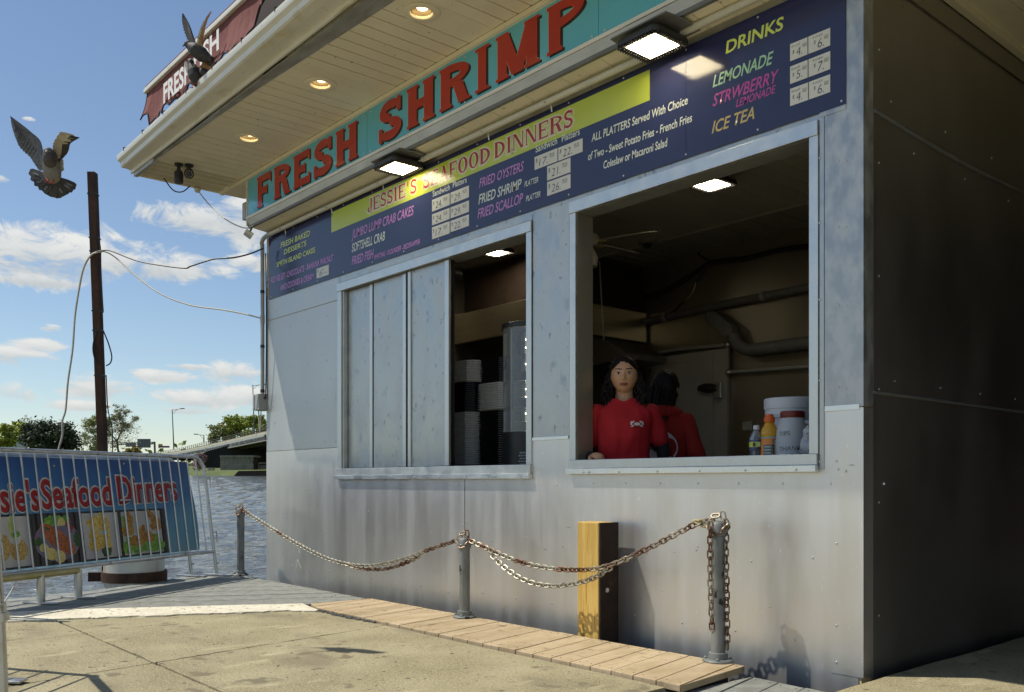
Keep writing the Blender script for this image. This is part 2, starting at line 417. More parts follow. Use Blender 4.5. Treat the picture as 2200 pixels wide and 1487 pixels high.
def glyph(ch, stem, thin, ser, sth, g=0., gy=0.):
    """upright serif capitals in a 1 x 1 cell as convex outlines; stem and thin stroke widths, serif length and height"""
    P = []
    def r(x0, y0, x1, y1): P.append([(x0 - g, y0 - gy), (x1 + g, y0 - gy), (x1 + g, y1 + gy), (x0 - g, y1 + gy)])
    def vs(x, y0=0, y1=1, w=stem, b=True, t=True):
        r(x, y0, x + w, y1)
        if b: r(x - ser, y0, x + w + ser, y0 + sth)
        if t: r(x - ser, y1 - sth, x + w + ser, y1)
    def arc(cx, cy, rx, ry, a0, a1, tx, ty, n=14):
        for i in range(n):
            q = []
            for a in (a0 + (a1 - a0) * i / n, a0 + (a1 - a0) * (i + 1) / n):
                c, s_ = math.cos(rad(a)), math.sin(rad(a))
                q.append(((cx + (rx + g) * c, cy + (ry + gy) * s_), (cx + max(rx - tx - g, .002) * c, cy + max(ry - ty - gy, .002) * s_)))
            P.append([q[0][0], q[1][0], q[1][1], q[0][1]])
    def dg(x0, y0, x1, y1, w): P.append([(x0 - g, y0), (x0 + w + g, y0), (x1 + w + g, y1), (x1 - g, y1)])
    L_ = ser
    if ch in 'FE':
        vs(L_); r(L_, 1 - thin, 1 - .02, 1); r(L_, .5 - thin / 2, .72, .5 + thin / 2); r(1 - .02 - sth * 1.3, .70, 1 - .02, 1); r(.72 - sth, .36, .72, .64)
        if ch == 'E': r(L_, 0, 1, thin); r(1 - sth * 1.3, 0, 1, .30)
    elif ch in 'RP':
        vs(L_); w = 1 - L_ - stem * .5
        arc(L_ + stem * .55, .73, w - stem * .1, .27, -90, 90, stem * .85, thin * .85)
        r(L_, 1 - thin, L_ + stem * .8, 1); r(L_, .46, L_ + stem * .8, .46 + thin)
        if ch == 'R': dg(1 - stem - ser * .6, 0, .52 - stem * .2, .5, stem); r(1 - stem - ser, 0, 1.02, sth)
    elif ch == 'H':
        vs(L_); vs(1 - L_ - stem); r(L_, .5 - thin / 2, 1 - L_, .5 + thin / 2)
    elif ch == 'I': vs(.5 - stem / 2)
    elif ch == 'M':
        vs(L_, w=stem * .8); vs(1 - L_ - stem * .9, w=stem * .9)
        dg(.5 - stem * .45, .0, L_, 1, stem * .9); dg(.5 - stem * .45, .0, 1 - L_ - stem * .9, 1, stem * .9)
    elif ch == 'N':
        vs(L_, w=thin); vs(1 - L_ - thin, w=thin, b=False); dg(1 - L_ - stem * .9, 0, L_, 1, stem * .9)
    elif ch == 'A':
        dg(L_, 0, .5 - thin * .3, 1, thin); dg(1 - L_ - stem, 0, .5 - stem * .6, 1, stem); r(.28, .28, .72, .28 + thin)
        r(0, 0, .30, sth); r(.66, 0, 1, sth)
    elif ch == 'O': arc(.5, .5, .5, .52, 0, 360, stem, thin, 28)
    elif ch == 'D':
        vs(L_); arc(L_ + stem * .5, .5, 1 - L_ - stem * .5, .5, -90, 90, stem, thin, 20); r(L_, 0, L_ + stem, thin); r(L_, 1 - thin, L_ + stem, 1)
    elif ch == 'J':
        vs(1 - ser - stem, .25, 1, b=False); arc(1 - ser - stem - .18, .22, .18 + stem, .26, -180, 0, stem * .8, thin); P.append([(.05, .16), (.35, .16), (.35, .36), (.05, .36)])
    elif ch == 'S':
        tx = stem * .92; ty = (thin + stem) * .45
        arc(.5, .73, .47, .285, 25, 270, tx, ty, 16); arc(.5, .27, .5, .285, 90, -155, tx, ty, 16)
        dg(.97 - sth * 2.2, .64, .97 - sth * 2.2, 1.0, sth * 2.2); dg(.0, 0, .0, .36, sth * 2.2)
    elif ch == "'":
        P.append([(.3, .7), (.62, .62), (.75, 1), (.3, 1)])
    return P
def serif_word(word, boxes, z0, z1, y, m, parent, style, g=0., name='lettering', dx=0., dz=0.):
    mb = MB(); k = 0
    for ch, (xa, xb) in zip(word, boxes):
        for poly in glyph(ch, *style, g=g / (xb - xa), gy=g / (z1 - z0)):
            k += 1; e = k * .000012
            pts = [V((xa + dx + p[0] * (xb - xa), y - e, z0 + dz + p[1] * (z1 - z0))) for p in poly]
            ar = sum(pts[i].x * pts[(i + 1) % len(pts)].z - pts[(i + 1) % len(pts)].x * pts[i].z for i in range(len(pts)))
            if ar < 0: pts = pts[::-1]
            mb.add(pts, [tuple(range(len(pts)))])
    o = mb.build(name, m, parent, smooth=False); return o
# ------------------------------------------------------------------ ground, dock, water
G = .08
def structure(name, mb, m, base=(0, 0, 0), smooth=False):
    return single(name, mb, m, base, None, None, kind='structure', ang=180 if smooth else 35)

# the river: one big sheet rising slightly with the listing barge the camera was levelled to
WZ, WS = -.95, .0215
def water_z(p): return WZ + WS * ((V((p[0], p[1], 0)) - V((CAM.x, CAM.y, 0))).dot(FW) - 8)
def wpt(D, lat):
    p = CAM + FW * D + RT * lat; return V((p.x, p.y, WZ + WS * (D - 8) - .16))
mb = MB()
DD = [-30, 0, 20, 60, 140, 400, 1500]; WZ0 = WZ; LL = [-1500, -300, -60, 0, 60, 300, 1500]
mb.add([wpt(d, l) for d in DD for l in LL], [(i * 7 + j, i * 7 + j + 1, (i + 1) * 7 + j + 1, (i + 1) * 7 + j) for i in range(6) for j in range(6)])
def wave(x, y, fade):
    h = 0
    for i, (a, l, an) in enumerate(((.030, 1.9, .3), (.026, 1.25, -.5), (.020, .83, .75), (.016, .6, -.15), (.012, .42, .5), (.009, .31, -.9))):
        dx, dy = math.cos(an + 2.2), math.sin(an + 2.2); ph = (x * dx + y * dy) * 6.283 / l + 2.2 * mnoise.noise(V((x * .35 / l ** .5, y * .35 / l ** .5, i * 3.)))
        h += a * (1 - abs(math.sin(ph * .5)) * 1.6) * (.55 + .9 * mnoise.noise(V((x * .5, y * .5, 7 + i))))
    return h * fade
vs = []; nr, nc = 330, 200
for i in range(nr + 1):
    D = 4.5 * (150.5 / 4.5) ** (i / nr)
    for j in range(nc + 1):
        p = CAM + FW * D + RT * (D * (-.92 + 1.0 * j / nc))
        vs.append(V((p.x, p.y, WZ + WS * (D - 8) + wave(p.x, p.y, min(1.6, .75 + D / 60)))))
mb.add(vs, [(i * (nc + 1) + j, i * (nc + 1) + j + 1, (i + 1) * (nc + 1) + j + 1, (i + 1) * (nc + 1) + j) for i in range(nr) for j in range(nc)])
structure('water', mb, M['water'], smooth=True)

# pavement: concrete slabs with open joints over a dirt bed
bed = MB().box((2.2, -9, -.6), (40, -.9, G - .035)).box((6.34, -.9, -.6), (40, 9, G - .05)).box((1.1, -9, -.6), (2.2, -2.7, G - .035))
pav = structure('pavement', bed, M['dirt'])
def slab(poly, top, th=.05, m=None, name='slab', par=None, jit=.006, seg=.16):
    pts = []
    for i in range(len(poly)):
        a = V(poly[i] + (0,)); b = V(poly[(i + 1) % len(poly)] + (0,)); k = max(1, int((b - a).length / seg))
        if (b - a).length > 12: k = 6
        d = (b - a).normalized(); nn = V((-d.y, d.x, 0))
        for t in range(k):
            p = a.lerp(b, t / k)
            if 0 < t: p += nn * RND.uniform(-jit, jit * .4)
            pts.append(V((p.x, p.y, top - th)))
    mb = MB().prism(pts, (0, 0, th))
    return mb.build(name, m or M['concrete'], par or pav, smooth=False, bevel=.004)
g = .006
def ccx(y): return 3.50 + (-y - .92) / 2.17 * .36     # the long open crack
def tx(y): return 2.35 + (-y - 1.43) * .20
ZP = G - .008
slab([(tx(-.9) + .12, -.90), (tx(-2.43) , -2.44), (1.78, -2.44), (2.46, -.90)][::-1], ZP, jit=.004)
slab([(tx(-2.43) + g, -2.44), (ccx(-2.44) - g * 2, -2.44), (ccx(-.89) - g, -.895), (tx(-.9) + .12 + g, -.895)], ZP, jit=.010, seg=.05)
slab([(ccx(-2.44) + g, -2.44), (5.70, -2.44), (5.82, -1.55), (5.82, -.895), (ccx(-.89) + g, -.895)], ZP)
slab([(1.10, -4.6), (tx(-4.6), -4.6), (tx(-2.46), -2.46), (1.77, -2.46)], ZP, jit=.003)
slab([(tx(-4.6) + g, -4.6), (ccx(-4.6) - g, -4.6), (ccx(-2.46) - g, -2.46), (tx(-2.46) + g, -2.46)], ZP, jit=.004)
slab([(ccx(-4.6) + g, -4.6), (6.6, -4.6), (6.6, -2.46), (ccx(-2.46) + g, -2.46)], ZP, jit=.008, seg=.06)
for x0, x1 in ((1.1, 3.9), (3.92, 6.7), (6.72, 9.6), (9.62, 40)):
    slab([(x0, -9), (x1, -9), (x1, -4.62), (x0, -4.62)], ZP)
slab([(6.62, -4.6), (40, -4.6), (40, -1.72), (6.62, -1.72)], ZP)
slab([(6.44, -1.70), (7.9, -1.70), (7.9, 2.9), (6.36, 2.9), (6.36, -.2)], G - .006, jit=.01)
slab([(7.92, -1.70), (40, -1.70), (40, 2.9), (7.92, 2.9)], G - .006)
slab([(6.36, 2.92), (40, 2.92), (40, 9), (6.36, 9)], G - .006)
# the quay beyond, behind the camera
quay = MB().box((-80, -90, -2), (90, -9.02, ZP))
structure('quay', quay, M['concrete'])

# worn white kerb strip
kp = []
top = [(.93, -3.3), (1.30, -2.615), (1.445, -2.25), (1.72, -1.75), (2.0, -1.25), (2.251, -.829)]
bot = [(2.66, -.93), (2.52, -1.08), (2.39, -1.37), (2.20, -1.76), (2.01, -2.16), (1.83, -2.60), (1.50, -3.3)]
for arr in (top, bot):
    for i in range(len(arr) - 1):
        for t in range(7):
            p = V(arr[i] + (0,)).lerp(V(arr[i + 1] + (0,)), t / 7); j = .004 if arr is top else .022
            kp.append(V((p.x + RND.uniform(-j, j), p.y + RND.uniform(-j, j), -.3)))
    kp.append(V((arr[-1][0], arr[-1][1], -.3)))
structure('kerb', MB().prism(kp, (0, 0, .3 + G + .002)), M['kerb'])

# grey deck boards
deck = structure('deck', MB().box((-.3, -3.3, -.5), (2.1, -.42, -.12)).box((5.9, -1.6, -.5), (6.33, -.42, -.14)), M['roofdark'])
DP = V((DV.y, -DV.x, 0))
def boards(poly, d, w, gap, top, th, m, par, name='deck_board', lift=.002):
    d = V(d).normalized(); p = V((d.y, -d.x, 0)); pl = [V((a, b, 0)) for a, b in poly]
    def span(k):
        hit = []
        for i in range(len(pl)):
            a, b = pl[i], pl[(i + 1) % len(pl)]; ka, kb = a.dot(p), b.dot(p)
            if (ka - k) * (kb - k) < 0:
                q = a.lerp(b, (k - ka) / (kb - ka)); hit.append(q.dot(d))
        return (min(hit), max(hit)) if len(hit) >= 2 else None
    ks = [q.dot(p) for q in pl]; k = min(ks); nails = MB()
    while k < max(ks) - .01:
        k2 = min(k + w - gap, max(ks) - .001); a = span(k + .0005); b = span(k2)
        if a and b and (a[1] - a[0] > .02 or b[1] - b[0] > .02):
            z = top + RND.uniform(-lift, lift)
            q = [p * (k + .0005) + d * a[0], p * (k + .0005) + d * a[1], p * k2 + d * b[1], p * k2 + d * b[0]]
            MB().prism([V((v.x, v.y, z - th)) for v in q], (0, 0, th)).build(name, m, par, smooth=False, bevel=.003)
            for e0, e1, sg in ((a[0], b[0], 1), (a[1], b[1], -1)):
                for fr in (.22, .78):
                    c = p * (k + w * fr) + d * (e0 + (e1 - e0) * fr + sg * .05 + RND.uniform(-.006, .006)); nails.lathe((c.x, c.y, z), [(.0042, 0), (.0042, .0008)], 7)
        k += w
    prop(nails.build('nail_head', M['roofdark'], par, smooth=False), kind='stuff')
boards([(.66, -3.3), (.92, -3.3), (2.26, -.815), (2.30, -.79), (2.275, -.285), (-.30, -.285), (-.42, -.55), (.30, -1.72)], DV, .142, .005, G - .004, .03, M['deck'], deck)
boards([(5.86, -1.58), (6.42, -1.58), (6.40, -.30), (5.80, -.255)], (-.22, .975, 0), .142, .006, .035, .03, M['deck'], deck)
# tan ramp planks along the stall
ramp = structure('ramp', MB().box((2.36, -.85, -.2), (5.80, -.40, G - .033)), M['roofdark'])
boards([(2.325, -.80), (2.53, -.865), (5.905, -.855), (5.80, -.262), (2.285, -.285)], (-.22, .975, 0), .138, .0045, G + .004, .032, M['ramp'], ramp, name='plank')
# broken edge of loose asphalt beside the ramp
mb = MB()
for i in range(140):
    t = RND.random(); x = 2.62 + t * .75; y = -.885 - RND.random() * .05 * (1 - abs(t - .4))
    r = RND.uniform(.004, .013)
    mb.sphere((x, y, ZP + r * .4), r, r * RND.uniform(.7, 1.3), r * .7, 6, 4)
single('asphalt_crumbs', mb, mat('asphalt_crumb', (.07, .07, .065), (.13, .13, .12), .9, scale=40), (3, -.9, ZP), None, None, kind='stuff')
# small litter, pebbles
mb = MB()
for i in range(300):
    if i < 150: x, y = RND.uniform(1.7, 5.8), RND.uniform(-3.4, -.9); z = ZP
    else:
        x, y = RND.uniform(.3, 2.2), RND.uniform(-2.2, -.4); z = G - .003
        if V((x - 1.3, y + 2.615, 0)).dot(DP) > 0: continue
        if V((x - .3, y + 1.72, 0)).dot(V((1.07, .72, 0))) < .05: continue
    r = RND.uniform(.002, .005); mb.sphere((x, y, z + r * .3), r, r * RND.uniform(.6, 2), r * .6, 5, 3)
single('pebbles', mb, mat('pebble', (.16, .135, .09), (.5, .45, .34), .9, scale=3, lo=.3, hi=.7), (3, -2, ZP), None, None, kind='stuff')
# ------------------------------------------------------------------ the stall
stall = thing('seafood_stall', (3.1, 0, G), 'metal clad seafood stall with two serving windows and a cream soffit over them', 'food stall')
XL, XR, YB = -.09, 6.285, 3.95
WT = .13
def part(name, mb, m, parent=None, **k): return mb.build(name, m, parent or stall, **k)
# wall core round the two openings
W1 = (1.41, 3.875, 1.116, 2.685); W2 = (4.35, 6.005, 1.138, 2.717)
mb = MB()
mb.box((XL, 0, -.9), (XR - .01, WT, W1[2])).box((XL, 0, W1[2]), (W1[0], WT, 3.5)).box((W1[1], 0, W1[2]), (W2[0], WT, 3.5))
mb.box((W2[1], 0, W1[2]), (XR - .01, WT, 3.5)).box((W1[0], 0, W1[3]), (W1[1], WT, 3.5)).box((W2[0], 0, W2[3]), (W2[1], WT, 3.5)).box((W2[0], 0, W1[2]), (W2[1], WT, W2[2] - .012))
part('front_wall', mb, M['core'], smooth=False)
def sheet(poly, y, th, m, name='wall_panel', n=None, bevel=.0015):
    return MB().prism([V((x, y, z)) for x, z in poly], (0, th, 0)).build(name, m, stall, smooth=False, bevel=bevel)
def rect(a, b): return [(a[0], a[1]), (b[0], a[1]), (b[0], b[1]), (a[0], b[1])]
B0 = -.85
sheet([(XL, B0), (3.178, B0), (3.178, 1.03), (1.35, 1.03), (1.35, 1.302), (XL, 1.302)], -.005, .0035, M['steel'])
sheet([(3.187, B0), (6.262, B0), (6.262, 1.36), (6.058, 1.36), (6.058, 1.075), (4.31, 1.075), (4.31, 1.285), (3.925, 1.285), (3.925, 1.03), (3.187, 1.03)], -.005, .0035, M['steel'])
sheet(rect((XL, 1.306), (1.345, 2.615)), -.004, .003, M['sheet'])
sheet(rect((XL, 2.619), (1.345, 2.83)), -.005, .003, M['sheet'])
sheet(rect((3.935, 1.295), (4.285, 2.80)), -.006, .004, M['galv'])
sheet(rect((6.09, 1.365), (6.13, 2.80)), -.004, .003, M['galv2'])
sheet(rect((1.345, 2.765), (6.09, 2.83)), -.004, .003, M['galv'])
sheet(rect((6.06, 2.80), (6.20, 2.83)), -.011, .006, M['galv2'])
sheet(rect((XL, 3.44), (XR - .02, 3.53)), -.004, .003, M['galv'])
sheet(rect((3.93, 1.275), (4.28, 1.297)), -.012, .005, M['ledge'], name='drip_strip')
sheet(rect((6.088, 1.345), (6.27, 1.372)), -.012, .005, M['ledge'], name='drip_strip')
# corner flashing, upper mottled and lower polished
for z0, z1, m in ((1.36, 3.56, M['galv2']), (.065, 1.355, M['steel'])):
    mb = MB().box((6.125, -.008, z0), (6.289, -.0055, z1)).box((6.2855, -.0055, z0), (6.289, .085, z1))
    part('corner_flashing', mb, m, smooth=False)
sheet(rect((6.085, 1.365), (6.126, 3.44)), -.007, .003, M['galv2'])
# long side in the shade of the passage: three overlapping sheets
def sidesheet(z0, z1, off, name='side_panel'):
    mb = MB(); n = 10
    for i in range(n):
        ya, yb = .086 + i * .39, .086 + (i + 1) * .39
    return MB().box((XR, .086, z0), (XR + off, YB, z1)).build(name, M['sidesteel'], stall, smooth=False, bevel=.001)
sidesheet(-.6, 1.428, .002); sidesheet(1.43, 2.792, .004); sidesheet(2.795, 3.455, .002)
sg = []
for i in range(15):
    y = .09 + i * .27; sg.append((XR + .006, y, 2.79 - .030 * math.sin(min(1, i / 8) * math.pi)))
part('sagging_seam', MB().tube(sg, .011, 6), M['pvcdark'])
part('sagging_seam', MB().tube([(XR + .006, .09, 1.432), (XR + .006, YB, 1.42)], .008, 6), M['pvcdark'])
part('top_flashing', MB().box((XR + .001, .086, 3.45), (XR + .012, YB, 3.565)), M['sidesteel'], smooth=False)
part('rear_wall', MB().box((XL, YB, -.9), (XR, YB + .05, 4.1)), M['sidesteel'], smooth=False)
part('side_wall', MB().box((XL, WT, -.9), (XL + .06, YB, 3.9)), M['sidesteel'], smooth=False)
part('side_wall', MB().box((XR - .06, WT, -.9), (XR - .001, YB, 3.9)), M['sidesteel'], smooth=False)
# rivets
mb = MB()
def riv(x, z, r=.006, y=-.006): mb.sphere((x, y, z), r, r * .6, r, 8, 5)
for z in (1.38, 1.62, 1.9, 2.2, 2.45, 2.7): riv(3.955, z); riv(4.265, z - .03)
for z in (1.1, 1.5, 1.9, 2.28, 2.6): riv(6.062, z, y=-.012); riv(6.2, z - .05, y=-.009); riv(6.16, z - .04, y=-.009)
for z in (.12, .3, .7, 1.1): riv(6.15, z, y=-.009); riv(3.2, z); riv(3.165, z - .02)
for i in range(9): riv(.1 + i * .36, .17 + .02 * (i % 2)); riv(.0 + i * .37, .55 + .1 * (i % 3) if i % 2 else .93)
for i in range(8): riv(3.4 + i * .36, .20); riv(3.5 + i * .36, .62 if i % 2 else .58)
for i in range(8): riv(1.6 + i * .33, 1.037, y=-.047); riv(4.45 + i * .3 if i < 6 else 4.5, 1.06, y=-.047); riv(1.65 + i * .36, .98); riv(4.5 + i * .27, .99)
for i in range(12): riv(1.5 + i * .2, 2.79, .004); riv(4.1 + i * .17, 2.815, .004)
for x in (.05, .4, .75, 1.1, 1.3):
    for z in (1.36, 1.75, 2.1, 2.5): riv(x + .03 * (z > 2), z, .0045)
prop(part('rivet', mb, M['trim']), kind='stuff')
mb = MB()
for i in range(6):
    mb.sphere((XR + .006, .14, .35 + i * .55), .004, .007, .007, 8, 5); mb.sphere((XR + .006, .26 + i * .6, 2.88), .004, .007, .007, 8, 5)
    mb.sphere((XR + .006, .5 + i * .6, 2.68), .004, .007, .007, 8, 5); mb.sphere((XR + .006, .4 + i * .6, 3.40), .004, .007, .007, 8, 5)
    mb.sphere((XR + .006, .3 + i * .5, 1.5), .004, .006, .006, 8, 5)
prop(part('rivet', mb, M['flash']), kind='stuff')

# serving window frames
def winframe(o, i, mgap):
    fr = part('window_frame', MB().box((o[0], -.016, i[2]), (i[0], 0, i[3])), M['trim'], smooth=False, bevel=.002)     # left jamb
    part('window_frame', MB().box((i[1], -.016, i[2]), (o[1], 0, i[3])), M['trim'], smooth=False, bevel=.002)
    part('window_head', MB().box((o[0], -.022, i[3]), (o[1], 0, o[3])), M['trim'], smooth=False, bevel=.002)
    part('window_sill', MB().box((o[0], -.030, o[2] + .035), (o[1], .16, i[2])), M['trim'], smooth=False, bevel=.003)
    part('sill_ledge', MB().box((o[0] - .01, -.044, o[2]), (o[1] + .002, -.006, o[2] + .034)), M['ledge'], smooth=False, bevel=.002)
winframe((1.346, 3.928, 1.021, 2.757), W1, 0)
winframe((4.296, 6.055, 1.048, 2.792), W2, 0)
part('jamb_strip', MB().box((6.060, -.010, 1.06), (6.084, 0, 2.80)), M['galv'], smooth=False, bevel=.001)
part('gap_strip', MB().box((6.0845, -.0048, 1.06), (6.0895, -.001, 2.80)), M['dark'], smooth=False)
part('gap_strip', MB().box((3.176, -.0028, B0), (3.190, -.001, 1.03)), M['dark'], smooth=False)
part('gap_strip', MB().box((3.929, -.0048, 1.03), (3.935, -.001, 2.80)), M['dark'], smooth=False)
# reveals
M['jamb'] = mat('jamb_steel', (.30, .28, .22), (.37, .345, .28), .4, .6, scale=3)
for x0, x1, z0, z1 in (W1, W2):
    part('window_reveal', MB().box((x0 - .004, .0, z0), (x0 + .003, WT + .01, z1)), M['jamb'] if x0 > 4 else M['sidesteel'], smooth=False)
    part('window_reveal', MB().box((x1 - .003, .0, z0), (x1 + .004, WT + .01, z1)), M['sidesteel'], smooth=False)
    part('window_reveal', MB().box((x0, .0, z1 - .003), (x1, WT + .01, z1 + .004)), M['pvcdark'], smooth=False)
# sliding shutter leaves closing the left part of window one
bx = [onY(x, 800, .02).x for x in (737, 798, 806, 872, 883, 966)]
def leaf(x0, x1, y, bl, br):
    s = part('shutter_panel', MB().box((x0, y, W1[2] + .004), (x1, y + .012, W1[3] - .004)), M['galv'], smooth=False, bevel=.001)
    if bl: part('shutter_stile', MB().box((x0, y - .012, W1[2] + .004), (x0 + bl, y, W1[3] - .006)), M['trim'], s, smooth=False, bevel=.002)
    if br: part('shutter_stile', MB().box((x1 - br, y - .012, W1[2] + .004), (x1, y, W1[3] - .006)), M['trim'], s, smooth=False, bevel=.002)
part('gap_strip', MB().box((W1[0], .055, W1[2]), (bx[5] - .01, .075, W1[3])), M['dark'], smooth=False)
leaf(W1[0] + .035, bx[1] + .0, .040, 0, .045)
part('shutter_track', MB().box((W1[0] + .002, .0, W1[2]), (W1[0] + .024, .05, W1[3])), M['trim'], smooth=False)
leaf(bx[1] + .022, bx[3], .030, 0, .045)
leaf(bx[4] - .032, bx[5], .022, .038, .05)

# ------------------------------------------------------------------ fascia box, roof, soffit, gutter
SZ = 4.006
XE = 10.5
mb = MB().prism([(-.045, -.20, 3.528), (-.045, -.222, 3.60), (-.045, -.222, 3.99), (-.045, .10, 3.99), (-.045, .10, 3.51), (-.045, 0, 3.505)], (XE + .045, 0, 0))
part('fascia_box', mb, M['vinyl'], smooth=False, bevel=.002)
part('end_trim', MB().box((-.052, -.238, 3.53), (-.030, -.20, 3.99)), M['gutter'], smooth=False, bevel=.002)
part('cornice_moulding', MB().box((-.64, -.262, 3.972), (XE, -.223, SZ - .001)), M['vinyl'], smooth=False, bevel=.004)
part('sign_rail', MB().box((-.045, -.246, 3.588), (XE, -.2225, 3.612)), M['whitepaint'], smooth=False, bevel=.002)
M['railgrey'] = mat('grey_rail', (.30, .30, .29), (.38, .38, .37), .3, .7, scale=3, stretch=(1, 3, 3))
part('rail_lip', MB().box((-.045, -.224, 3.505), (XE, -.196, 3.5275)), M['pvcdark'], smooth=False, bevel=.002)
part('sign_rail', MB().prism([(-.045, -.240, 3.586), (-.045, -.222, 3.586), (-.045, -.196, 3.530), (-.045, -.222, 3.528)], (XE, 0, 0)), M['railgrey'], smooth=False, bevel=.001)
# little soffit boards under the fascia box
k = -.04; i = 0
while k < 6.9:
    q = [(k + .0015, -.196, 3.524), (k + .168, -.196, 3.524), (k + .168, -.004, 3.5015), (k + .0015, -.004, 3.5015)]
    MB().prism([V(p) - V((0, 0, .004 + .001 * (i % 2))) for p in q], (0, 0, .005)).build('soffit_board', M['vinyl'], stall, smooth=False, bevel=.001)
    k += .17; i += 1
# main soffit boards run out from the wall
CANS = [onZ(px, py, SZ - .004) for px, py in ((535, 297), (688, 181), (905, 27))]
k = -.655; i = 0
bw = .128
base = None
while k < XE:
    vent = i < 4
    if k < 6.6 or i % 1 == 0:
        me_key = 'v' if vent else 'b'
        mb = MB().box((.002, -1.105, .0), (bw - .011, -.262, .020)).box((bw - .011, -1.105, .014), (bw + .002, -.262, .016))
        if vent:
            o = mb.build('soffit_board', M['vent'], stall, smooth=False, off=V((0, 0, 0)))
            hb = MB()
            for yy in range(58):
                for xx in range(7):
                    if xx in (3,): continue
                    hb.add([(.008 + xx * .0165, -1.095 + yy * .0142, -.0006), (.017 + xx * .0165, -1.095 + yy * .0142, -.0006), (.017 + xx * .0165, -1.089 + yy * .0142, -.0006), (.008 + xx * .0165, -1.089 + yy * .0142, -.0006)], [(0, 1, 2, 3)])
            h = hb.build('vent_slot', M['hole'], o, smooth=False, off=V((0, 0, 0))); h['kind'] = 'stuff'
        else:
            if base is None: base = mb.mesh('soffit_board', M['vinyl'], V((0, 0, 0)), False)
            me = base
            for c in CANS:
                if k - .09 < c.x < k + bw + .09:      # cut round the recessed light
                    hb = MB(); X_ = [bw * q / 14 for q in range(15)]
                    yl = [(c.y, max(0, .088 ** 2 - (k + x - c.x) ** 2) ** .5) for x in X_]
                    hb.prism([(x, y - r, 0) for x, (y, r) in zip(X_, yl)] + [(bw, -1.105, 0), (0, -1.105, 0)], (0, 0, .01))
                    hb.prism([(x, y + r, 0) for x, (y, r) in zip(X_, yl)] + [(bw, -.262, 0), (0, -.262, 0)], (0, 0, .01))
                    me = hb.mesh('soffit_board', M['vinyl'], V((0, 0, 0)), False)
            o = link('soffit_board', me, stall)
        o.location = V((k, 0, SZ + RND.uniform(-.001, .001))) - ORG[stall.name]
    k += bw; i += 1
part('soffit_edge', MB().box((-.668, -1.11, SZ - .012), (-.655, .02, SZ + .05)), M['vinyl'], smooth=False, bevel=.002)
part('roof_deck', MB().box((-.655, -1.12, SZ + .075), (XE, YB, SZ + .09)), M['roofdark'], smooth=False)
# end of the eaves behind the fascia
part('eave_return', MB().box((-.6, -.222, SZ - .03), (-.06, .3, SZ - .002)), M['vinyl'], smooth=False, bevel=.002)
# flashing strip and gutter
mb = MB().prism([(-.60, -1.128, 3.985), (2.0, -1.123, 3.985), (XE, -1.09, 3.985), (XE, -.90, SZ - .004), (3.7, -.955, SZ - .004), (1.9, -1.045, SZ - .004), (.08, -1.10, SZ - .004), (-.60, -1.10, SZ - .004)], (0, 0, .004))
part('eave_flashing', mb, M['flash'], smooth=False)
part('eave_flashing', MB().box((-.62, -1.135, 3.968), (-.08, -1.095, SZ + .02)), M['flash'], smooth=False, bevel=.003)
# K-profile gutter, slightly out of parallel with the wall
def gp(X): return -1.285 - (X + .65) * .0195
prof = [(.075, 4.045), (.0, 4.045), (-.012, 4.052), (-.020, 4.085), (-.045, 4.105), (-.052, 4.125), (-.052, 4.150), (-.046, 4.156), (-.040, 4.150), (-.040, 4.128), (-.010, 4.075), (.0, 4.055), (.075, 4.055)]
mb = MB(); n = len(prof); Xs = [-.66, 1.5, 4, XE]
mb.add([(X, gp(X) + a + .06, z) for X in Xs for a, z in prof], [(i * n + j, i * n + (j + 1) % n, (i + 1) * n + (j + 1) % n, (i + 1) * n + j) for i in range(3) for j in range(n)] + [tuple(range(n))[::-1], tuple(range(3 * n, 4 * n))])
gut = part('gutter', mb, M['gutter'], smooth=True, ang=25)
part('gutter_end_cap', MB().prism([(-.663, gp(-.66) + a + .06, z) for a, z in ((.075, 4.045), (0, 4.045), (-.014, 4.055), (-.022, 4.088), (-.046, 4.108), (-.052, 4.15), (.075, 4.15))], (-.006, 0, 0)), M['gutter'], gut, smooth=False)
part('gutter_back', MB().prism([(-.66, -1.135, 4.0), (-.66, -1.150, 4.0), (-.66, -1.160, 4.16), (-.66, -1.135, 4.16)], (XE + .66, 0, 0)), M['gutter'], smooth=False)
part('gutter_bottom', MB().prism([(-.655, gp(-.66) + .06, 4.044), (XE, gp(XE) + .06, 4.044), (XE, -1.13, 4.030), (-.655, -1.13, 4.030)], (0, 0, .004)), M['gutter'], smooth=False)
for i in range(12):
    X = -.45 + i * .55
    part('gutter_clip', MB().tube([(X, gp(X) + .010, 4.135), (X, gp(X) + .006, 4.166), (X, gp(X) + .03, 4.172), (X + .006, gp(X) + .055, 4.165)], .006, 6), M['black'], gut)
# old nest or paint scrap in the gutter corner
mb = MB()
for i in range(40):
    p = onY(303, 338, -1.16) + V((RND.uniform(-.06, .06), RND.uniform(-.03, .03), RND.uniform(-.015, .03)))
    mb.tube([p, p + V((RND.uniform(-.06, .06), RND.uniform(-.03, .03), RND.uniform(-.02, .02)))], .004, 4)
prop(single('bird_nest', mb, mat('nest', (.25, .20, .12), (.4, .36, .26), .9, scale=40), onY(303, 338, -1.16), 'small tangled bird nest tucked under the gutter corner', 'nest'))
# upper roof wall behind the awning
part('roof_parapet', MB().box((.9, -.75, SZ + .09), (XE, -.70, 6.2)), M['roofdark'], smooth=False)

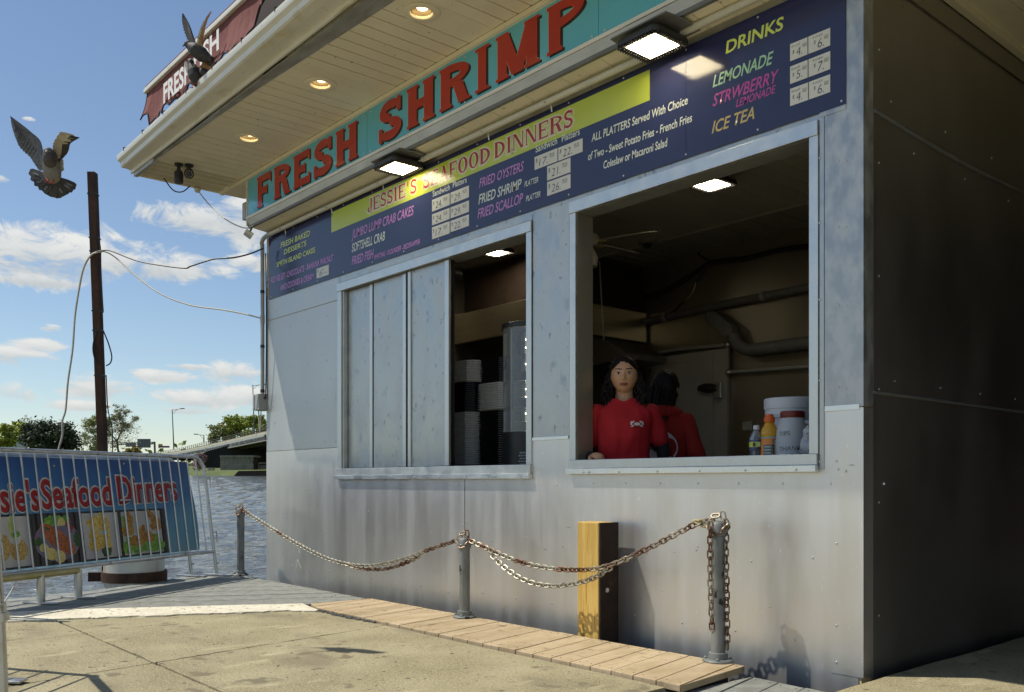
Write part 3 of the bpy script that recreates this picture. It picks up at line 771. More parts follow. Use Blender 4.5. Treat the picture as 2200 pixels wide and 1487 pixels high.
# interior
part('floor', MB().box((XL + .06, WT, .1), (XR - .06, YB, .2)), M['pvcdark'], smooth=False)
inner = mat('interior_steel', (.40, .375, .32), (.47, .44, .38), .36, .85, scale=1.6, stretch=(1, 1, .6), rvar=.14, bump=.15, bscale=1.3, bdist=.02)
part('back_lining', MB().box((XL + .06, YB - .02, .2), (XR - .06, YB - .001, 3.5)), inner, smooth=False)
part('side_lining', MB().box((XL + .061, WT, .2), (XL + .08, YB - .02, 3.5)), inner, smooth=False)
part('side_lining', MB().box((XR - .08, WT, .2), (XR - .061, YB - .02, 3.5)), inner, smooth=False)
incl = mat('interior_ceiling', (.58, .56, .49), (.62, .60, .53), .6, scale=2, objrand=.06)
inve = mat('interior_vent', (.50, .48, .41), (.54, .52, .45), .6, scale=2)
cb = MB().box((.002, WT, 0), (.150, 3.20, .008)).box((.150, WT, .004), (.156, 3.20, .008)).mesh('ceiling_board', incl, V((0, 0, 0)), False)
vb = MB().box((.002, 3.225, 0), (.138, 3.93, .008)).box((.138, 3.225, -.004), (.152, 3.93, .008)).mesh('ceiling_board', inve, V((0, 0, 0)), False)
k = XL + .085
while k < XR - .2:
    for me in (cb, vb):
        o = link('ceiling_board', me, stall); o.location = V((k, 0, 3.5)) - ORG[stall.name]
    k += .154
hb = MB()
for yy in range(34):
    for xx in range(150):
        x0 = .9 + xx * .0345
        hb.add([(x0, 3.24 + yy * .02, 3.4992), (x0 + .012, 3.24 + yy * .02, 3.4992), (x0 + .012, 3.252 + yy * .02, 3.4992), (x0, 3.252 + yy * .02, 3.4992)], [(0, 1, 2, 3)])
prop(part('vent_slot', hb, M['hole'], smooth=False), kind='stuff')
part('ceiling_strip', MB().box((XL + .08, 3.195, 3.488), (XR - .08, 3.23, 3.4985)), incl, smooth=False, bevel=.002)
part('roof_slab', MB().box((XL + .06, WT, 3.51), (XR - .06, YB, 3.60)), M['roofdark'], smooth=False)
part('coving', MB().box((XL + .08, YB - .05, 3.38), (XR - .08, YB - .021, 3.49)), inner, smooth=False)
part('counter', MB().box((XL + .08, WT + .03, 1.02), (XR - .08, .75, 1.07)), M['sidesteel'], smooth=False, bevel=.004)
# passage roof, and unseen dark walls added to keep light off the side wall
k = 6.31
while k < 8.5:
    MB().box((k, -.25, 3.60), (k + .197, YB + 2, 3.608)).build('passage_soffit_board', M['vinyl'], stall, smooth=False)
    k += .20
part('passage_soffit_edge', MB().box((6.30, .02, 3.565), (6.345, YB + 2, 3.60)), M['vinyl'], smooth=False, bevel=.004)
part('passage_roof', MB().box((6.3, -.2, 3.62), (XE, YB + 2, 3.75)), M['roofdark'], smooth=False)
nb = thing('added_passage_walls', (9.6, 1, G), 'unseen plain dark walls added to keep light out of the passage', 'food stall')
MB().box((8.45, -.1, 0), (11, YB + 2, 3.6)).build('wall', M['roofdark'], nb, smooth=False)
MB().box((6.3, YB + 1.9, 0), (8.45, YB + 2, 3.6)).build('wall', M['roofdark'], nb, smooth=False)
# ------------------------------------------------------------------ FRESH SHRIMP sign
sg = thing('shrimp_sign', (2.2, -.23, 3.6), 'long teal fascia sign reading FRESH SHRIMP in big red slab letters', 'sign')
YS = -.2315
for a, b in ((-.02, 2.195), (2.199, 4.759), (4.763, 7.4)):
    s = MB().box((a, YS, 3.613), (b, -.2225, 3.973)).build('sign_panel', M['teal'], sg, smooth=False)
    for x in (a + .05, (a + b) / 2, b - .05):
        for z in (3.635, 3.952): MB().lathe((x, YS, z), [(.0085, 0), (.0085, .003), (.004, .006)], 10, (0, -1, 0)).build('bolt', M['trim'], s)
SLAB = (.315, .215, .05, .075)
fresh = [(.186, .507), (.546, .893), (.938, 1.27), (1.32, 1.653), (1.70, 2.068)]
shrimp = [(2.376, 2.71), (2.766, 3.137), (3.182, 3.551), (3.593, 3.769), (3.818, 4.267), (4.319, 4.669)]
def slabword(w, bx, z0, z1):
    for ch, b in zip(w, bx):
        st = SLAB if ch != 'I' else (.55, .2, .2, .07)
        if ch == 'M': st = (.27, .2, .045, .07)
        b2 = (b[0], b[1] - .018)
        serif_word(ch, [b2], z0 + .012, z1, YS - .0006, M['signblack'], sg, st, g=.0, dx=.022, dz=-.016)
        serif_word(ch, [b2], z0 + .012, z1, YS - .0014, M['signpink'], sg, st, g=.0, dx=-.006, dz=.002)
        serif_word(ch, [b2], z0 + .012, z1, YS - .0022, M['signred'], sg, st, g=.0)
slabword('FRESH', fresh, 3.634, 3.944)
slabword('SHRIMP', shrimp, 3.640, 3.952)
slabword('P', [(5.33, 5.68)], 3.640, 3.952)

# ------------------------------------------------------------------ menu board
mn = thing('menu_board', (3.1, -.01, 2.82), 'long navy menu board over the windows with a lime title band and white price cards', 'menu board')
YM = -.0135
MX = [-.02, onY(977, 400, -.01).x, onY(1475, 250, -.01).x, 6.203]
for i in range(3):
    MB().box((MX[i], YM, 2.824), (MX[i + 1] - .002, -.0065, 3.452)).build('menu_sheet', M['navy'], mn, smooth=False)
lz0, lz1 = onY(712, 500, YM).z, onY(712, 457, YM).z
lx0, lx1 = onY(712, 470, YM).x, onY(1396, 170, YM).x
lim = MB()
lim.add([(lx0, YM - .0008, lz0), (lx1, YM - .0008, lz0), (lx1, YM - .0008, lz1), (lx0, YM - .0008, lz1)], [(0, 1, 2, 3)]).build('lime_band', M['lime'], mn, smooth=False)
SER = (.25, .085, .05, .045)
zj0 = onY(791, 457, YM).z; zj1 = onY(791, 429, YM).z
def words(word, pa, pb, wts):
    xa, xb = onY(pa, 350, YM).x, onY(pb, 350, YM).x
    tot = sum(wts) + .16 * (len(wts) - 1); u = (xb - xa) / tot; out = []; x = xa
    for w in wts: out.append((x, x + w * u)); x += (w + .16) * u
    for ch, b in zip(word, out):
        st = SER if ch not in 'IJ\'' else {'I': (.5, .1, .2, .045), 'J': (.34, .085, .08, .045), "'": SER}[ch]
        w_ = b[1] - b[0]
        MBh = MB()
        serif_word(ch, [b], zj0, zj1, YM - .0010, M['halo2'], mn, st, g=.016, name='letter_halo')
        serif_word(ch, [b], zj0, zj1, YM - .0018, M['halo'], mn, st, g=.008, name='letter_halo')
        serif_word(ch, [b], zj0, zj1, YM - .0026, M['serifred'], mn, st)
words("JESSIE'S", 791, 895, [.6, .85, .72, .72, .45, .85, .35, .72])
words('SEAFOOD', 910, 1053, [.72, .85, 1.0, .8, 1, 1, 1])
words('DINNERS', 1063, 1231, [1, .45, 1, 1, .85, 1, .72])
def line(s, a, b, h, m, shear=.0, bold=.012, par=None, y=None):
    y = YM - .001 if y is None else y
    p, q = onY(a[0], a[1], y), onY(b[0], b[1], y); t = onY(a[0], a[1] - h, y)
    place_text(s, p, (1, 0, 0), (0, 0, 1), q.x - p.x, t.z - p.z, m, par or mn, shear, bold)
L_ = line
L_('FRESH BAKED', (603, 533), (666, 513), 12, M['t_yellow'], .1)
L_('DESSERTS', (610, 547), (658, 528), 11, M['t_yellow'], .1)
L_('SMITH ISLAND CAKES', (594.5, 574), (677, 542.5), 10.5, M['t_yellow'], .1, .016)
L_('RED VELVET- CHOCOLATE - BANANA WALNUT', (582, 609), (717, 559), 12.5, M['t_purple'], .1, .016)
L_('AND COOKIES & CREAM', (602, 624.5), (674, 599), 12.5, M['t_purple'], .1, .016)
L_('JUMBO LUMP CRAB CAKES', (755.7, 513), (889, 458), 19, M['t_purple'], .25)
L_('SOFTSHELL CRAB', (755.7, 542), (827, 515), 19, M['t_white'], .25)
L_('FRIED FISH', (755.7, 570), (803, 551), 19, M['t_purple'], .25)
L_('WHITING - FLOUNDER - REDSNAPPER', (804, 558), (902, 525), 10.5, M['t_purple'], .25, .014)
L_('Sandwich', (929.4, 423), (966.4, 407), 13, M['t_white'])
L_('Platters', (973, 403.6), (1002.7, 393), 13, M['t_white'])
L_('FRIED OYSTERS', (1029.6, 403.6), (1125.5, 365), 20, M['t_purple'], .25)
L_('FRIED SHRIMP', (1028, 439), (1120.5, 403), 21, M['t_white'], .25)
L_('PLATTER', (1126.5, 402), (1156.4, 390), 12, M['t_white'], .25)
L_('FRIED SCALLOP', (1026, 470), (1124, 433), 21, M['t_purple'], .25)
L_('PLATTER', (1130, 433), (1161, 420.5), 12, M['t_white'], .25)
L_('Sandwich', (1150.7, 328), (1197, 310), 15, M['t_white'])
L_('Platters', (1207, 305), (1245.6, 291), 15, M['t_white'])
L_('ALL PLATTERS Served With Choice', (1270.8, 305), (1477.5, 229), 17.5, M['t_white'], .12, .016)
L_('of Two - Sweet Potato Fries - French Fries', (1263.4, 344.8), (1487, 259), 17, M['t_white'], .12, .016)
L_('Coleslaw or Macaroni Salad', (1296.4, 363), (1434, 315.6), 17, M['t_white'], .12, .016)
L_('DRINKS', (1559, 115.6), (1683.6, 69), 27, M['t_yellow'], .12, .02)
L_('LEMONADE', (1531, 188), (1662, 140), 26, M['t_mint'], .3, .014)
L_('STRWBERRY', (1531, 229), (1674, 178), 26, M['t_magenta'], .3, .014)
L_('LEMONADE', (1580.7, 231), (1667, 201), 17, M['t_magenta'], .3, .012)
L_('ICE TEA', (1529, 287), (1620.7, 254.5), 26, M['t_tan'], .3, .016)
def card(px0, px1, yt, yb, kids, div=None):
    """hand written price card: left edge top and bottom pixel rows"""
    a, b = onY(px0, yb, YM), onY(px0, yt, YM); x1 = onY(px1, 300, YM).x
    c = MB().box((a.x, YM - .0022, a.z), (x1, YM - .0004, b.z)).build('price_card', M['card'], mn, smooth=False)
    w, h = x1 - a.x, b.z - a.z; y = YM - .003
    for s, fx, fz, fw, fh in kids:
        place_text(s, (a.x + fx * w, y, a.z + fz * h), (1, 0, 0), (0, 0, 1), fw * w, fh * h, M['t_ink'], c, .15, -.012)
    if div:
        MB().box((a.x + div * w - .002, y - .0004, a.z), (a.x + div * w + .002, y, b.z)).build('ink_rule', M['t_ink'], c, smooth=False)
def pr(d, c='95'): return [('$', .05, .52, .09, .32), (d + '.', .2, .16, .38, .6), (c, .66, .56, .22, .26), ('-', .68, .44, .18, .3)]
card(928.7, 966.4, 430, 455, pr('24')); card(968.4, 1007.8, 414.5, 439, pr('29'))
card(928.7, 966.4, 461, 484.4, pr('24')); card(968.4, 1007.8, 446, 469.5, pr('29'))
card(928.7, 966.4, 489, 514.5, pr('17')); card(968.4, 1007.8, 475, 499, pr('22'))
card(1149, 1198, 338, 365.6, pr('17')); card(1200, 1252, 318, 346, pr('22'))
card(1176, 1226, 358, 388.5, pr('21')); card(1176, 1226, 392, 421.5, pr('26'))
card(680.5, 706.6, 578, 599, [('$', .06, .6, .12, .3), ('6', .25, .15, .2, .6), ('00', .45, .6, .18, .2), ('slice', .5, .25, .4, .2)])
def dr(a, b): return [('Small', .03, .74, .22, .14), ('$', .06, .36, .05, .22), (a + '.', .16, .16, .15, .5), ('00', .32, .58, .1, .18), ('-', .32, .48, .1, .25),
                      ('Large', .58, .78, .24, .14), ('$', .60, .42, .05, .22), (b + '.', .70, .12, .15, .56), ('00', .86, .54, .1, .18), ('-', .86, .44, .1, .25)]
card(1698, 1784, 95.5, 132, dr('4', '6'), .455); card(1698, 1784, 143.6, 181, dr('5', '7'), .46); card(1698, 1784, 191.6, 228.5, dr('4', '6'), .47)
mb = MB()
for i in range(14):
    for z in (2.845, 3.435): mb.sphere((.03 + i * .473, YM, z), .006, .004, .006, 8, 4)
prop(mb.build('screw_head', M['trim'], mn), kind='stuff')

# ------------------------------------------------------------------ lamps
def high_bay(loc, label, group, plate=True, scale=1.0):
    """square LED lamp hanging face down; loc is the middle of the lit glass"""
    t = thing('floodlight', loc, label, 'lamp', group)
    x, y, z = loc; h = .108 * scale; q = .152 * scale
    def rr(r, k, zz):
        out = []
        for sx, sy in ((1, 1), (-1, 1), (-1, -1), (1, -1)):
            a0 = math.atan2(sy, sx) - math.pi / 4
            for i in range(4):
                a = a0 + math.pi / 2 * i / 3
                out.append(V((x + sx * (r - k) + k * math.cos(a), y + sy * (r - k) + k * math.sin(a), zz)))
        return out
    def loft(levels):
        mb = MB(); n = 16
        vs = [p for (r, k, zz) in levels for p in rr(r, k, zz)]
        fs = [(i * n + j, i * n + (j + 1) % n, (i + 1) * n + (j + 1) % n, (i + 1) * n + j) for i in range(len(levels) - 1) for j in range(n)]
        return mb.add(vs, fs + [tuple(range(n))[::-1], tuple(range((len(levels) - 1) * n, len(levels) * n))])
    loft([(h + .012, .02, z + .004), (q * .97, .04, z + .002), (q, .045, z + .02), (q * .98, .045, z + .035), (q * .8, .03, z + .05)]).build('housing', M['black'], t, bevel=.002)
    loft([(q * .62, .02, z + .049), (q * .62, .02, z + .10), (q * .5, .02, z + .115)]).build('driver_box', M['black'], t, bevel=.002)
    loft([(h, .012, z + .003), (h, .012, z + .0038)]).build('led_board', M['lamp_back'] if plate else M['lamp_glass'], t)
    dots = MB()
    for i in range(10):
        for j in range(8):
            px_, py_ = x - h * .9 + 1.8 * h * i / 9, y - h * .88 + 1.76 * h * j / 7
            dots.add([(px_ - .0055, py_ - .0055, z + .001), (px_ + .0055, py_ - .0055, z + .001), (px_ + .0055, py_ + .0055, z + .001), (px_ - .0055, py_ + .0055, z + .001)], [(0, 3, 2, 1)])
    prop(dots.build('led_dot', M['led_array'], t, smooth=False), kind='stuff')
    fin = MB()
    for i in range(13):
        d = -q * .8 + i * q * 1.6 / 12
        for s in (-1, 1):
            fin.obox((x + d, y + s * (q - .018), z + .001), (.002, 0, 0), (0, .016, 0), (0, 0, .008))
            fin.obox((x + s * (q - .018), y + d, z + .001), (.016, 0, 0), (0, .002, 0), (0, 0, .008))
    prop(fin.build('cooling_fin', M['black'], t, smooth=False), kind='stuff')
    if plate:
        zt = min(z + .118, 3.488)
        MB().prism([V((x - .20, y - .13, zt)), V((x + .20, y - .13, zt)), V((x + .215, y + .0, zt)), V((x + .20, y + .17, zt)), V((x - .20, y + .17, zt)), V((x - .215, y, zt))], (0, 0, .01)).build('mounting_plate', M['pvcdark'], t, smooth=False, bevel=.003)
    return t
lamp_r = atD(1402, 100, 4.95); lamp_l = atD(857, 363, 6.9)

lamp_r = onY(1402, 101, max(lamp_r.y * .74, -.21)); lamp_l = onY(857, 363, max(lamp_l.y * .74, -.21))
high_bay(lamp_l, 'lit square floodlight over the left end of the lime title band', 'outdoor floodlights under the teal sign')
high_bay(lamp_r, 'lit square floodlight beside the word DRINKS on the menu', 'outdoor floodlights under the teal sign')
high_bay(atD(1530, 399, 7.25), 'lit square ceiling lamp inside the stall seen through the big window', 'ceiling lamps inside the stall', plate=False)
high_bay(atD(1065, 544, 9.6), 'lit square ceiling lamp inside the stall above the takeout trays', 'ceiling lamps inside the stall', plate=False)
M['recess'] = mat('dark_reflector', (.10, .075, .035), (.14, .105, .05), .3, .4, scale=9)
# recessed eyeball lights in the soffit
for (px, py), lab in (((535, 297), 'round recessed soffit light nearest the roof end and cameras'), ((688, 181), 'round recessed soffit light, middle of the three in the soffit'), ((905, 27), 'round recessed soffit light above the M of SHRIMP')):
    c = onZ(px, py, SZ - .004)
    t = thing('recessed_light', c, lab, 'light', 'recessed lights in the soffit')
    MB().lathe(c, [(.074, .016), (.074, -.004), (.080, -.009), (.112, -.008), (.122, -.003), (.122, .0), (.074, .018)], 28, cap=False).build('trim_ring', M['vinyl'], t)
    MB().lathe(c, [(.076, -.001), (.074, .016), (.070, .018)], 24, cap=False).build('rim', M['brass'], t)
    MB().lathe(c, [(.0745, .012), (.068, .062), (.001, .064)], 24, cap=False).build('reflector', M['recess'], t)
    MB().sphere(c + V((-.012, .018, .044)), .038, .038, .016, 16, 8).build('bulb', M['bulb'], t)
# two small cameras
for (px, py), lab, down in (((384, 352), 'black cylinder security camera under the soffit, left of the pair', True), ((406, 354), 'round black security camera facing forward, right of the pair', False)):
    c = onZ(px, py, SZ - .001)
    t = thing('security_camera', c, lab, 'camera', 'security cameras under the eaves')
    MB().lathe(c, [(.040, -.018), (.040, 0)], 20).build('base', M['black'], t, bevel=.002)
    if down:
        MB().tube([c + V((0, 0, -.015)), c + V((0, 0, -.075))], .017, 12).build('stem', M['black'], t)
        MB().lathe(c, [(.036, -.185), (.042, -.178), (.040, -.085), (.030, -.07)], 20).build('camera_body', M['black'], t)
    else:
        d = (CAM - c).normalized() + V((0, 0, -.1)); MB().tube([c + V((0, 0, -.015)), c + V((0, 0, -.06))], .018, 12).build('stem', M['black'], t)
        e = c + V((0, 0, -.085)); MB().lathe(e, [(.044, -.07), (.046, .025), (.042, .032), (.022, .033)], 20, d).build('camera_body', M['black'], t)
        MB().lathe(e + d.normalized() * .034, [(.016, 0), (.012, .004)], 14, d).build('lens', M['navy'], t)
        for k in range(8):
            a = k * math.pi / 4; u = d.orthogonal().normalized(); w = d.normalized().cross(u)
            MB().sphere(e + d.normalized() * .034 + (u * math.cos(a) + w * math.sin(a)) * .030, .0045, None, None, 6, 4).build('infrared_led', M['trim'], t)
# small floodlight, junction boxes, conduits and cables at the stall corner
f0 = onY(534, 503, -.14)
t = thing('small_floodlight', f0, 'small silver floodlight tilted down under the end of the teal sign', 'light')
d = V((-.35, -.45, -.8)).normalized(); u = V((1, -.3, 0)).normalized(); w = d.cross(u)
MB().obox(f0, u * .055, w * .042, d * .02).build('lamp_head', M['trim'], t, smooth=False, bevel=.004)
MB().obox(f0 + d * .021, u * .045, w * .034, d * .002).build('glass', mat('lamp_lens', (.5, .5, .48), rough=.15), t, smooth=False)
MB().tube([f0 - d * .02, f0 + V((0.01, .04, .09))], .01, 8).build('bracket', M['pvcdark'], t)
jb = V((-.085, -.215, onY(520, 462, -.2).z))
mb = MB().box(jb + V((-.045, -.03, -.085)), jb + V((.03, .04, .085)))
o = single('junction_box', mb, M['pvc'], jb, 'small grey junction box on the end of the teal sign', 'junction box', bevel=.006)
eb = V((-.135, -.03, onX(567, 865, -.13).z))
t = thing('outlet_box', eb, 'grey weatherproof outlet box at the foot of the wall conduit', 'outlet box')
MB().box(eb + V((-.05, -.06, -.085)), eb + V((.045, .05, .085))).build('body', M['pvc'], t, smooth=False, bevel=.01)
MB().box(eb + V((-.075, -.07, -.08)), eb + V((-.052, .04, .08))).build('cover', M['galvpipe'], t, smooth=False, bevel=.008)
zc = 3.455; yc = -.052
path = smooth_path([(-.115, -.035, eb.z + .08), (-.115, -.035, 2.2), (-.115, -.035, 3.28), (-.10, -.05, 3.40), (-.03, -.052, zc - .01), (.1, yc, zc)], 8)
t = thing('wall_conduit', (-.115, -.035, eb.z), 'grey conduit running up the stall corner and bending over the menu', 'conduit')
MB().tube(path, .020, 12).build('pipe', M['pvc'], t)
MB().tube([(.1, yc, zc), (lamp_l.x - .16, yc, zc)], .020, 12).build('pipe', M['cream_pipe'], t)
for z in (1.9, 2.35, 2.9): MB().tube([(-.115, -.035, z), (-.115, -.035, z + .03)], .0225, 12).build('tape_band', M['black'], t)
MB().tube([(-.115, -.035, 2.60), (-.115, -.035, 2.68)], .0235, 12).build('coupling', M['pvc'], t)
for x in (.35, 1.25, 2.1): MB().tube([(x, yc - .03, zc - .015), (x, yc, zc + .028), (x, yc + .03, zc), (x, yc + .04, zc - .05), (x, yc + .03, zc - .07)], .005, 6).build('clip', M['trim'], t)
t = thing('menu_conduit', (lamp_l.x + .2, yc, zc), 'pale straight conduit above the menu between the two floodlights', 'conduit')
MB().tube([(lamp_l.x + .17, yc - .03, zc + .012), (lamp_r.x - .2, yc - .02, zc + .012)], .020, 12).build('pipe', M['cream_pipe'], t)
MB().tube(smooth_path([(lamp_l.x + .17, yc - .03, zc + .012), (lamp_l.x + .08, yc - .06, zc - .0), tuple(lamp_l + V((.03, .05, .09)))], 6), .008, 8).build('cord', M['pvc'], t)
for x in (3.5, 4.15): MB().tube([(x, yc - .05, zc), (x, yc - .02, zc + .04), (x, yc + .01, zc + .01), (x, yc + .02, zc - .04)], .005, 6).build('clip', M['trim'], t)
t = thing('side_conduit', (lamp_r.x + .1, yc, zc), 'pale conduit leaving the DRINKS floodlight to the right', 'conduit')
MB().tube([(lamp_r.x + .12, yc - .05, zc + .03), (7.2, yc - .04, zc + .04)], .022, 12).build('pipe', M['cream_pipe'], t)
MB().tube(smooth_path([(lamp_r.x + .12, yc - .05, zc + .03), (lamp_r.x + .06, yc - .07, zc + .03), tuple(lamp_r + V((.03, .05, .09)))], 6), .008, 8).build('cord', M['pvc'], t)
def cable(pts, r, m, label, name='cable', n=6):
    p = smooth_path(pts, n); single(name, MB().tube(p, r, 6), m, p[0], label, 'cable')
cable([(-.155, -.03, 2.61), (-.16, -.03, 2.3), (-.15, -.03, 1.9), (-.165, -.04, 1.5), (-.185, -.05, eb.z + .06)], .006, M['cable_grey'], 'thin pale cable hanging loosely beside the grey wall conduit')
cable([(-.075, -.02, 3.3), (-.07, -.015, 2.6), (-.075, -.02, 1.9), (-.085, -.03, eb.z + .05)], .007, M['cable_black'], 'black cable taped along the right of the wall conduit')
ca = onZ(352, 383, SZ - .02); cb_ = onZ(408, 400, SZ - .02)
cable([ca, ca.lerp(cb_, .35) + V((0, 0, -.09)), ca.lerp(cb_, .7) + V((0, 0, -.08)), cb_], .006, M['cable_black'], 'short black cable looping below the soffit beside the cameras')
cl = onZ(424, 408, SZ - .03)
MBd = MB().sphere(cl, .034, .034, .03, 12, 8)
single('dusk_sensor', MBd, mat('clear_lens', (.6, .6, .55), (.75, .75, .7), .15, scale=60), cl, 'small round clear dusk sensor at the end of the eaves', 'sensor')
cable([cl, onY(450, 440, -.3), onY(480, 468, -.25), onY(510, 485, -.24), onY(531, 490, -.24), (.12, -.235, 3.505)], .006, M['cable_grey'], 'grey cable drooping from the dusk sensor to the teal sign')
# awning on the roof edge
YA = -1.02
aw = thing('awning', onY(400, 180, YA), 'maroon fabric awning with ragged hem and white FRESH FISH lettering above the gutter', 'awning')
pl = onY(316, 197, YA); zt_ = pl.z; xl = pl.x
zb = onY(320, 262, YA).z
mb = MB(); nx, nz = 150, 10; XA = xl + 6.5
hem = []
vs = []
XR_ = onY(535, 70, YA).x
for i in range(nx + 1):
    x = xl + .01 + (XA - xl) * i / nx
    ph = (x - xl) / .19 % 1
    hz = zb - (.0 if i < 4 else .10) + .055 * abs(math.sin(ph * math.pi)) ** .6 * (1 if x < xl + 3 else 1.2) + .02 * mnoise.noise(V((x * 3, 1, 0)))
    if x > XR_: hz += min(.30, (x - XR_) * .55) + .06 * mnoise.noise(V((x * 5, 4, 0)))
    for j in range(nz + 1):
        t = j / nz; z = zt_ - .02 + (hz - zt_ + .02) * t
        y = YA - .05 * t * t - .020 * math.sin(x * 9 + t) * t - .03 * mnoise.noise(V((x * 2.2, z * 2, 0))) * t
        vs.append((x, y, z))
mb.add(vs, [(i * (nz + 1) + j, i * (nz + 1) + j + 1, (i + 1) * (nz + 1) + j + 1, (i + 1) * (nz + 1) + j) for i in range(nx) for j in range(nz)])
fab = mb.build('fabric', M['awning'], aw, ang=180)
so = fab.modifiers.new('solid', 'SOLIDIFY'); so.thickness = .004
hemp = [vs[i * (nz + 1) + nz] for i in range(nx + 1)]
MB().tube([V(p) for p in hemp], .007, 6).build('binding', M['awning_edge'], aw)
MB().tube([V(vs[j]) for j in range(nz + 1)], .006, 6).build('binding', M['awning_edge'], aw)
mb = MB().box((xl - .02, YA - .03, zt_ - .02), (XA, YA + .02, zt_ + .018)).box((xl - .02, YA - .02, zt_ + .018), (XA, YA + .02, zt_ + .036))
mb.build('frame_bar', M['gutter'], aw, smooth=False, bevel=.006)
MB().box((xl - .01, YA - .015, zt_ + .036), (XA, YA + .02, zt_ + .05)).build('top_cloth', M['awning'], aw, smooth=False)
MB().obox((xl + .04, YA + .35, zt_ - .25), (.018, 0, 0), (0, .40, .28), (0, -.012, .018)).build('frame_arm', M['gutter'], aw, smooth=False)
def awtext(s, a, b, h):
    p, q = onY(*a, YA - .075), onY(*b, YA - .075); t = onY(a[0], a[1] - h, YA - .075)
    place_text(s, p, (1, 0, 0), (0, 0, 1), q.x - p.x, t.z - p.z, M['whitepaint'], aw, 0, .03)
awtext('FRESH', (351, 222), (411, 165), 42)
awtext('FISH', (416, 152), (470, 104), 42)
o_ = onX(282, 312, -.66)
mb = MB().prism([(-.62, -1.12, 4.17), (-.62, -1.0, 4.25), (-.40, -1.0, 4.23), (-.45, -1.12, 4.17)], (0, 0, .012))
single('roof_scrap', mb, M['roofdark'], (-.55, -1.1, 4.17), 'dark roofing scrap poking over the gutter end', 'roofing')
# ------------------------------------------------------------------ bollards and chains
def bollard(px, py, ztop_px, label, zb, yoff=0):
    b = onZ(px, py, zb); D = (b - CAM).dot(FW); h = atD(px, ztop_px, D).z - zb
    t = thing('bollard', b, label, 'bollard', 'chain bollards along the stall')
    MB().lathe(b, [(.078, 0), (.080, .006), (.076, .013), (.050, .015), (.048, .045), (.040, .048)], 24).build('base_flange', M['pole'], t)
    MB().tube([b + V((0, 0, .02)), b + V((0, 0, h - .06))], .0365, 20).build('post', M['pole'], t)
    MB().lathe(b + V((0, 0, h - .085)), [(.038, 0), (.044, .003), (.044, .055), (.036, .07), (.015, .078), (.001, .079)], 20).build('cap', M['pole'], t)
    for k in range(4):
        a = k * math.pi / 2 + .6; MB().lathe(b + V((.062 * math.cos(a), .062 * math.sin(a), .012)), [(.010, 0), (.010, .008), (.004, .014)], 6).build('bolt', M['pole'], t, smooth=False)
    return b, h
pL, hL = bollard(517, 1236, 1090, 'leftmost bollard, at the river end beside the stall corner', G)
pM, hM = bollard(998, 1326, 1152, 'middle bollard, below the sill between the two windows', G + .004)
pR, hR = bollard(1543, 1421, 1116, 'rightmost bollard, with chain ends hanging beside it', G + .004)
st = MB().box(V((-.012, -.037, .33)), V((.016, -.0355, .40)))
def link_mesh(L, W, r, m, n=10, k=6):
    pts = []
    s = L / 2 - W / 2
    for i in range(n):
        a = 2 * math.pi * i / n; x = math.cos(a) * W / 2; y = math.sin(a) * W / 2
        pts.append(V((x + (s if math.cos(a) > 0 else -s), y, 0)))
    mb = MB().tube(pts, r, k, closed=True)
    return mb.mesh('chain_link', m, V((0, 0, 0)))
LK = {'z': link_mesh(.046, .030, .0048, M['zincchain']), 'r': link_mesh(.046, .030, .0048, M['rustchain']), 'd': link_mesh(.050, .030, .0046, M['rustchain'])}
def chain(path, pick, label, pitch=.034, group='chains between the bollards'):
    path = [V(p) for p in path]; L = [0]
    for a, b in zip(path, path[1:]): L.append(L[-1] + (b - a).length)
    n = max(2, int(L[-1] / pitch))
    t = thing('chain', path[0], label, 'chain', group)
    for i in range(n):
        s = (i + .5) * L[-1] / n; j = next(k for k in range(1, len(L)) if L[k] >= s - 1e-9)
        f = (s - L[j - 1]) / (L[j] - L[j - 1]); p = path[j - 1].lerp(path[j], f); d = (path[j] - path[j - 1]).normalized()
        up = V((0, 0, 1)) if abs(d.z) < .95 else V((.6, .8, 0))
        y = up.cross(d).normalized(); z = d.cross(y)
        a = (rad(45) if i % 2 else rad(-45)) + RND.uniform(-.15, .15)
        y2 = y * math.cos(a) + z * math.sin(a); z2 = d.cross(y2)
        o = link('chain_link', LK[pick(i / n, i)], t)
        o.matrix_local = Matrix(((d.x, y2.x, z2.x, 0), (d.y, y2.y, z2.y, 0), (d.z, y2.z, z2.z, 0), (0, 0, 0, 1)))
        o.location = p - ORG[t.name]
    return t
tL, tM, tR = pL + V((0, 0, hL - .05)), pM + V((0, 0, hM - .05)), pR + V((0, 0, hR - .05))
def via(a, b, px, py, f): # a point of a hanging chain: the photo pixel at the depth between the posts
    D = ((a - CAM).dot(FW)) * (1 - f) + ((b - CAM).dot(FW)) * f; return atD(px, py, D)
chain(smooth_path([tL + V((.04, 0, .03)), via(tL, tM, 575, 1130, .18), via(tL, tM, 650, 1175, .38), via(tL, tM, 720, 1206, .55), via(tL, tM, 790, 1216, .68), via(tL, tM, 860, 1203, .8), via(tL, tM, 930, 1178, .9), tM + V((-.03, 0, .03))], 8),
      lambda f, i: 'r' if f < .05 or f > .86 or .22 < f < .26 else 'z', 'long pale chain from the leftmost bollard to the middle one')
chain(smooth_path([via(tL, tM, 738, 1210, .6), via(tL, tM, 780, 1222, .66), via(tL, tM, 830, 1222, .74), via(tL, tM, 880, 1206, .82), via(tL, tM, 905, 1190, .86)], 8),
      lambda f, i: 'r', 'short rusty second strand wired under the pale left chain')
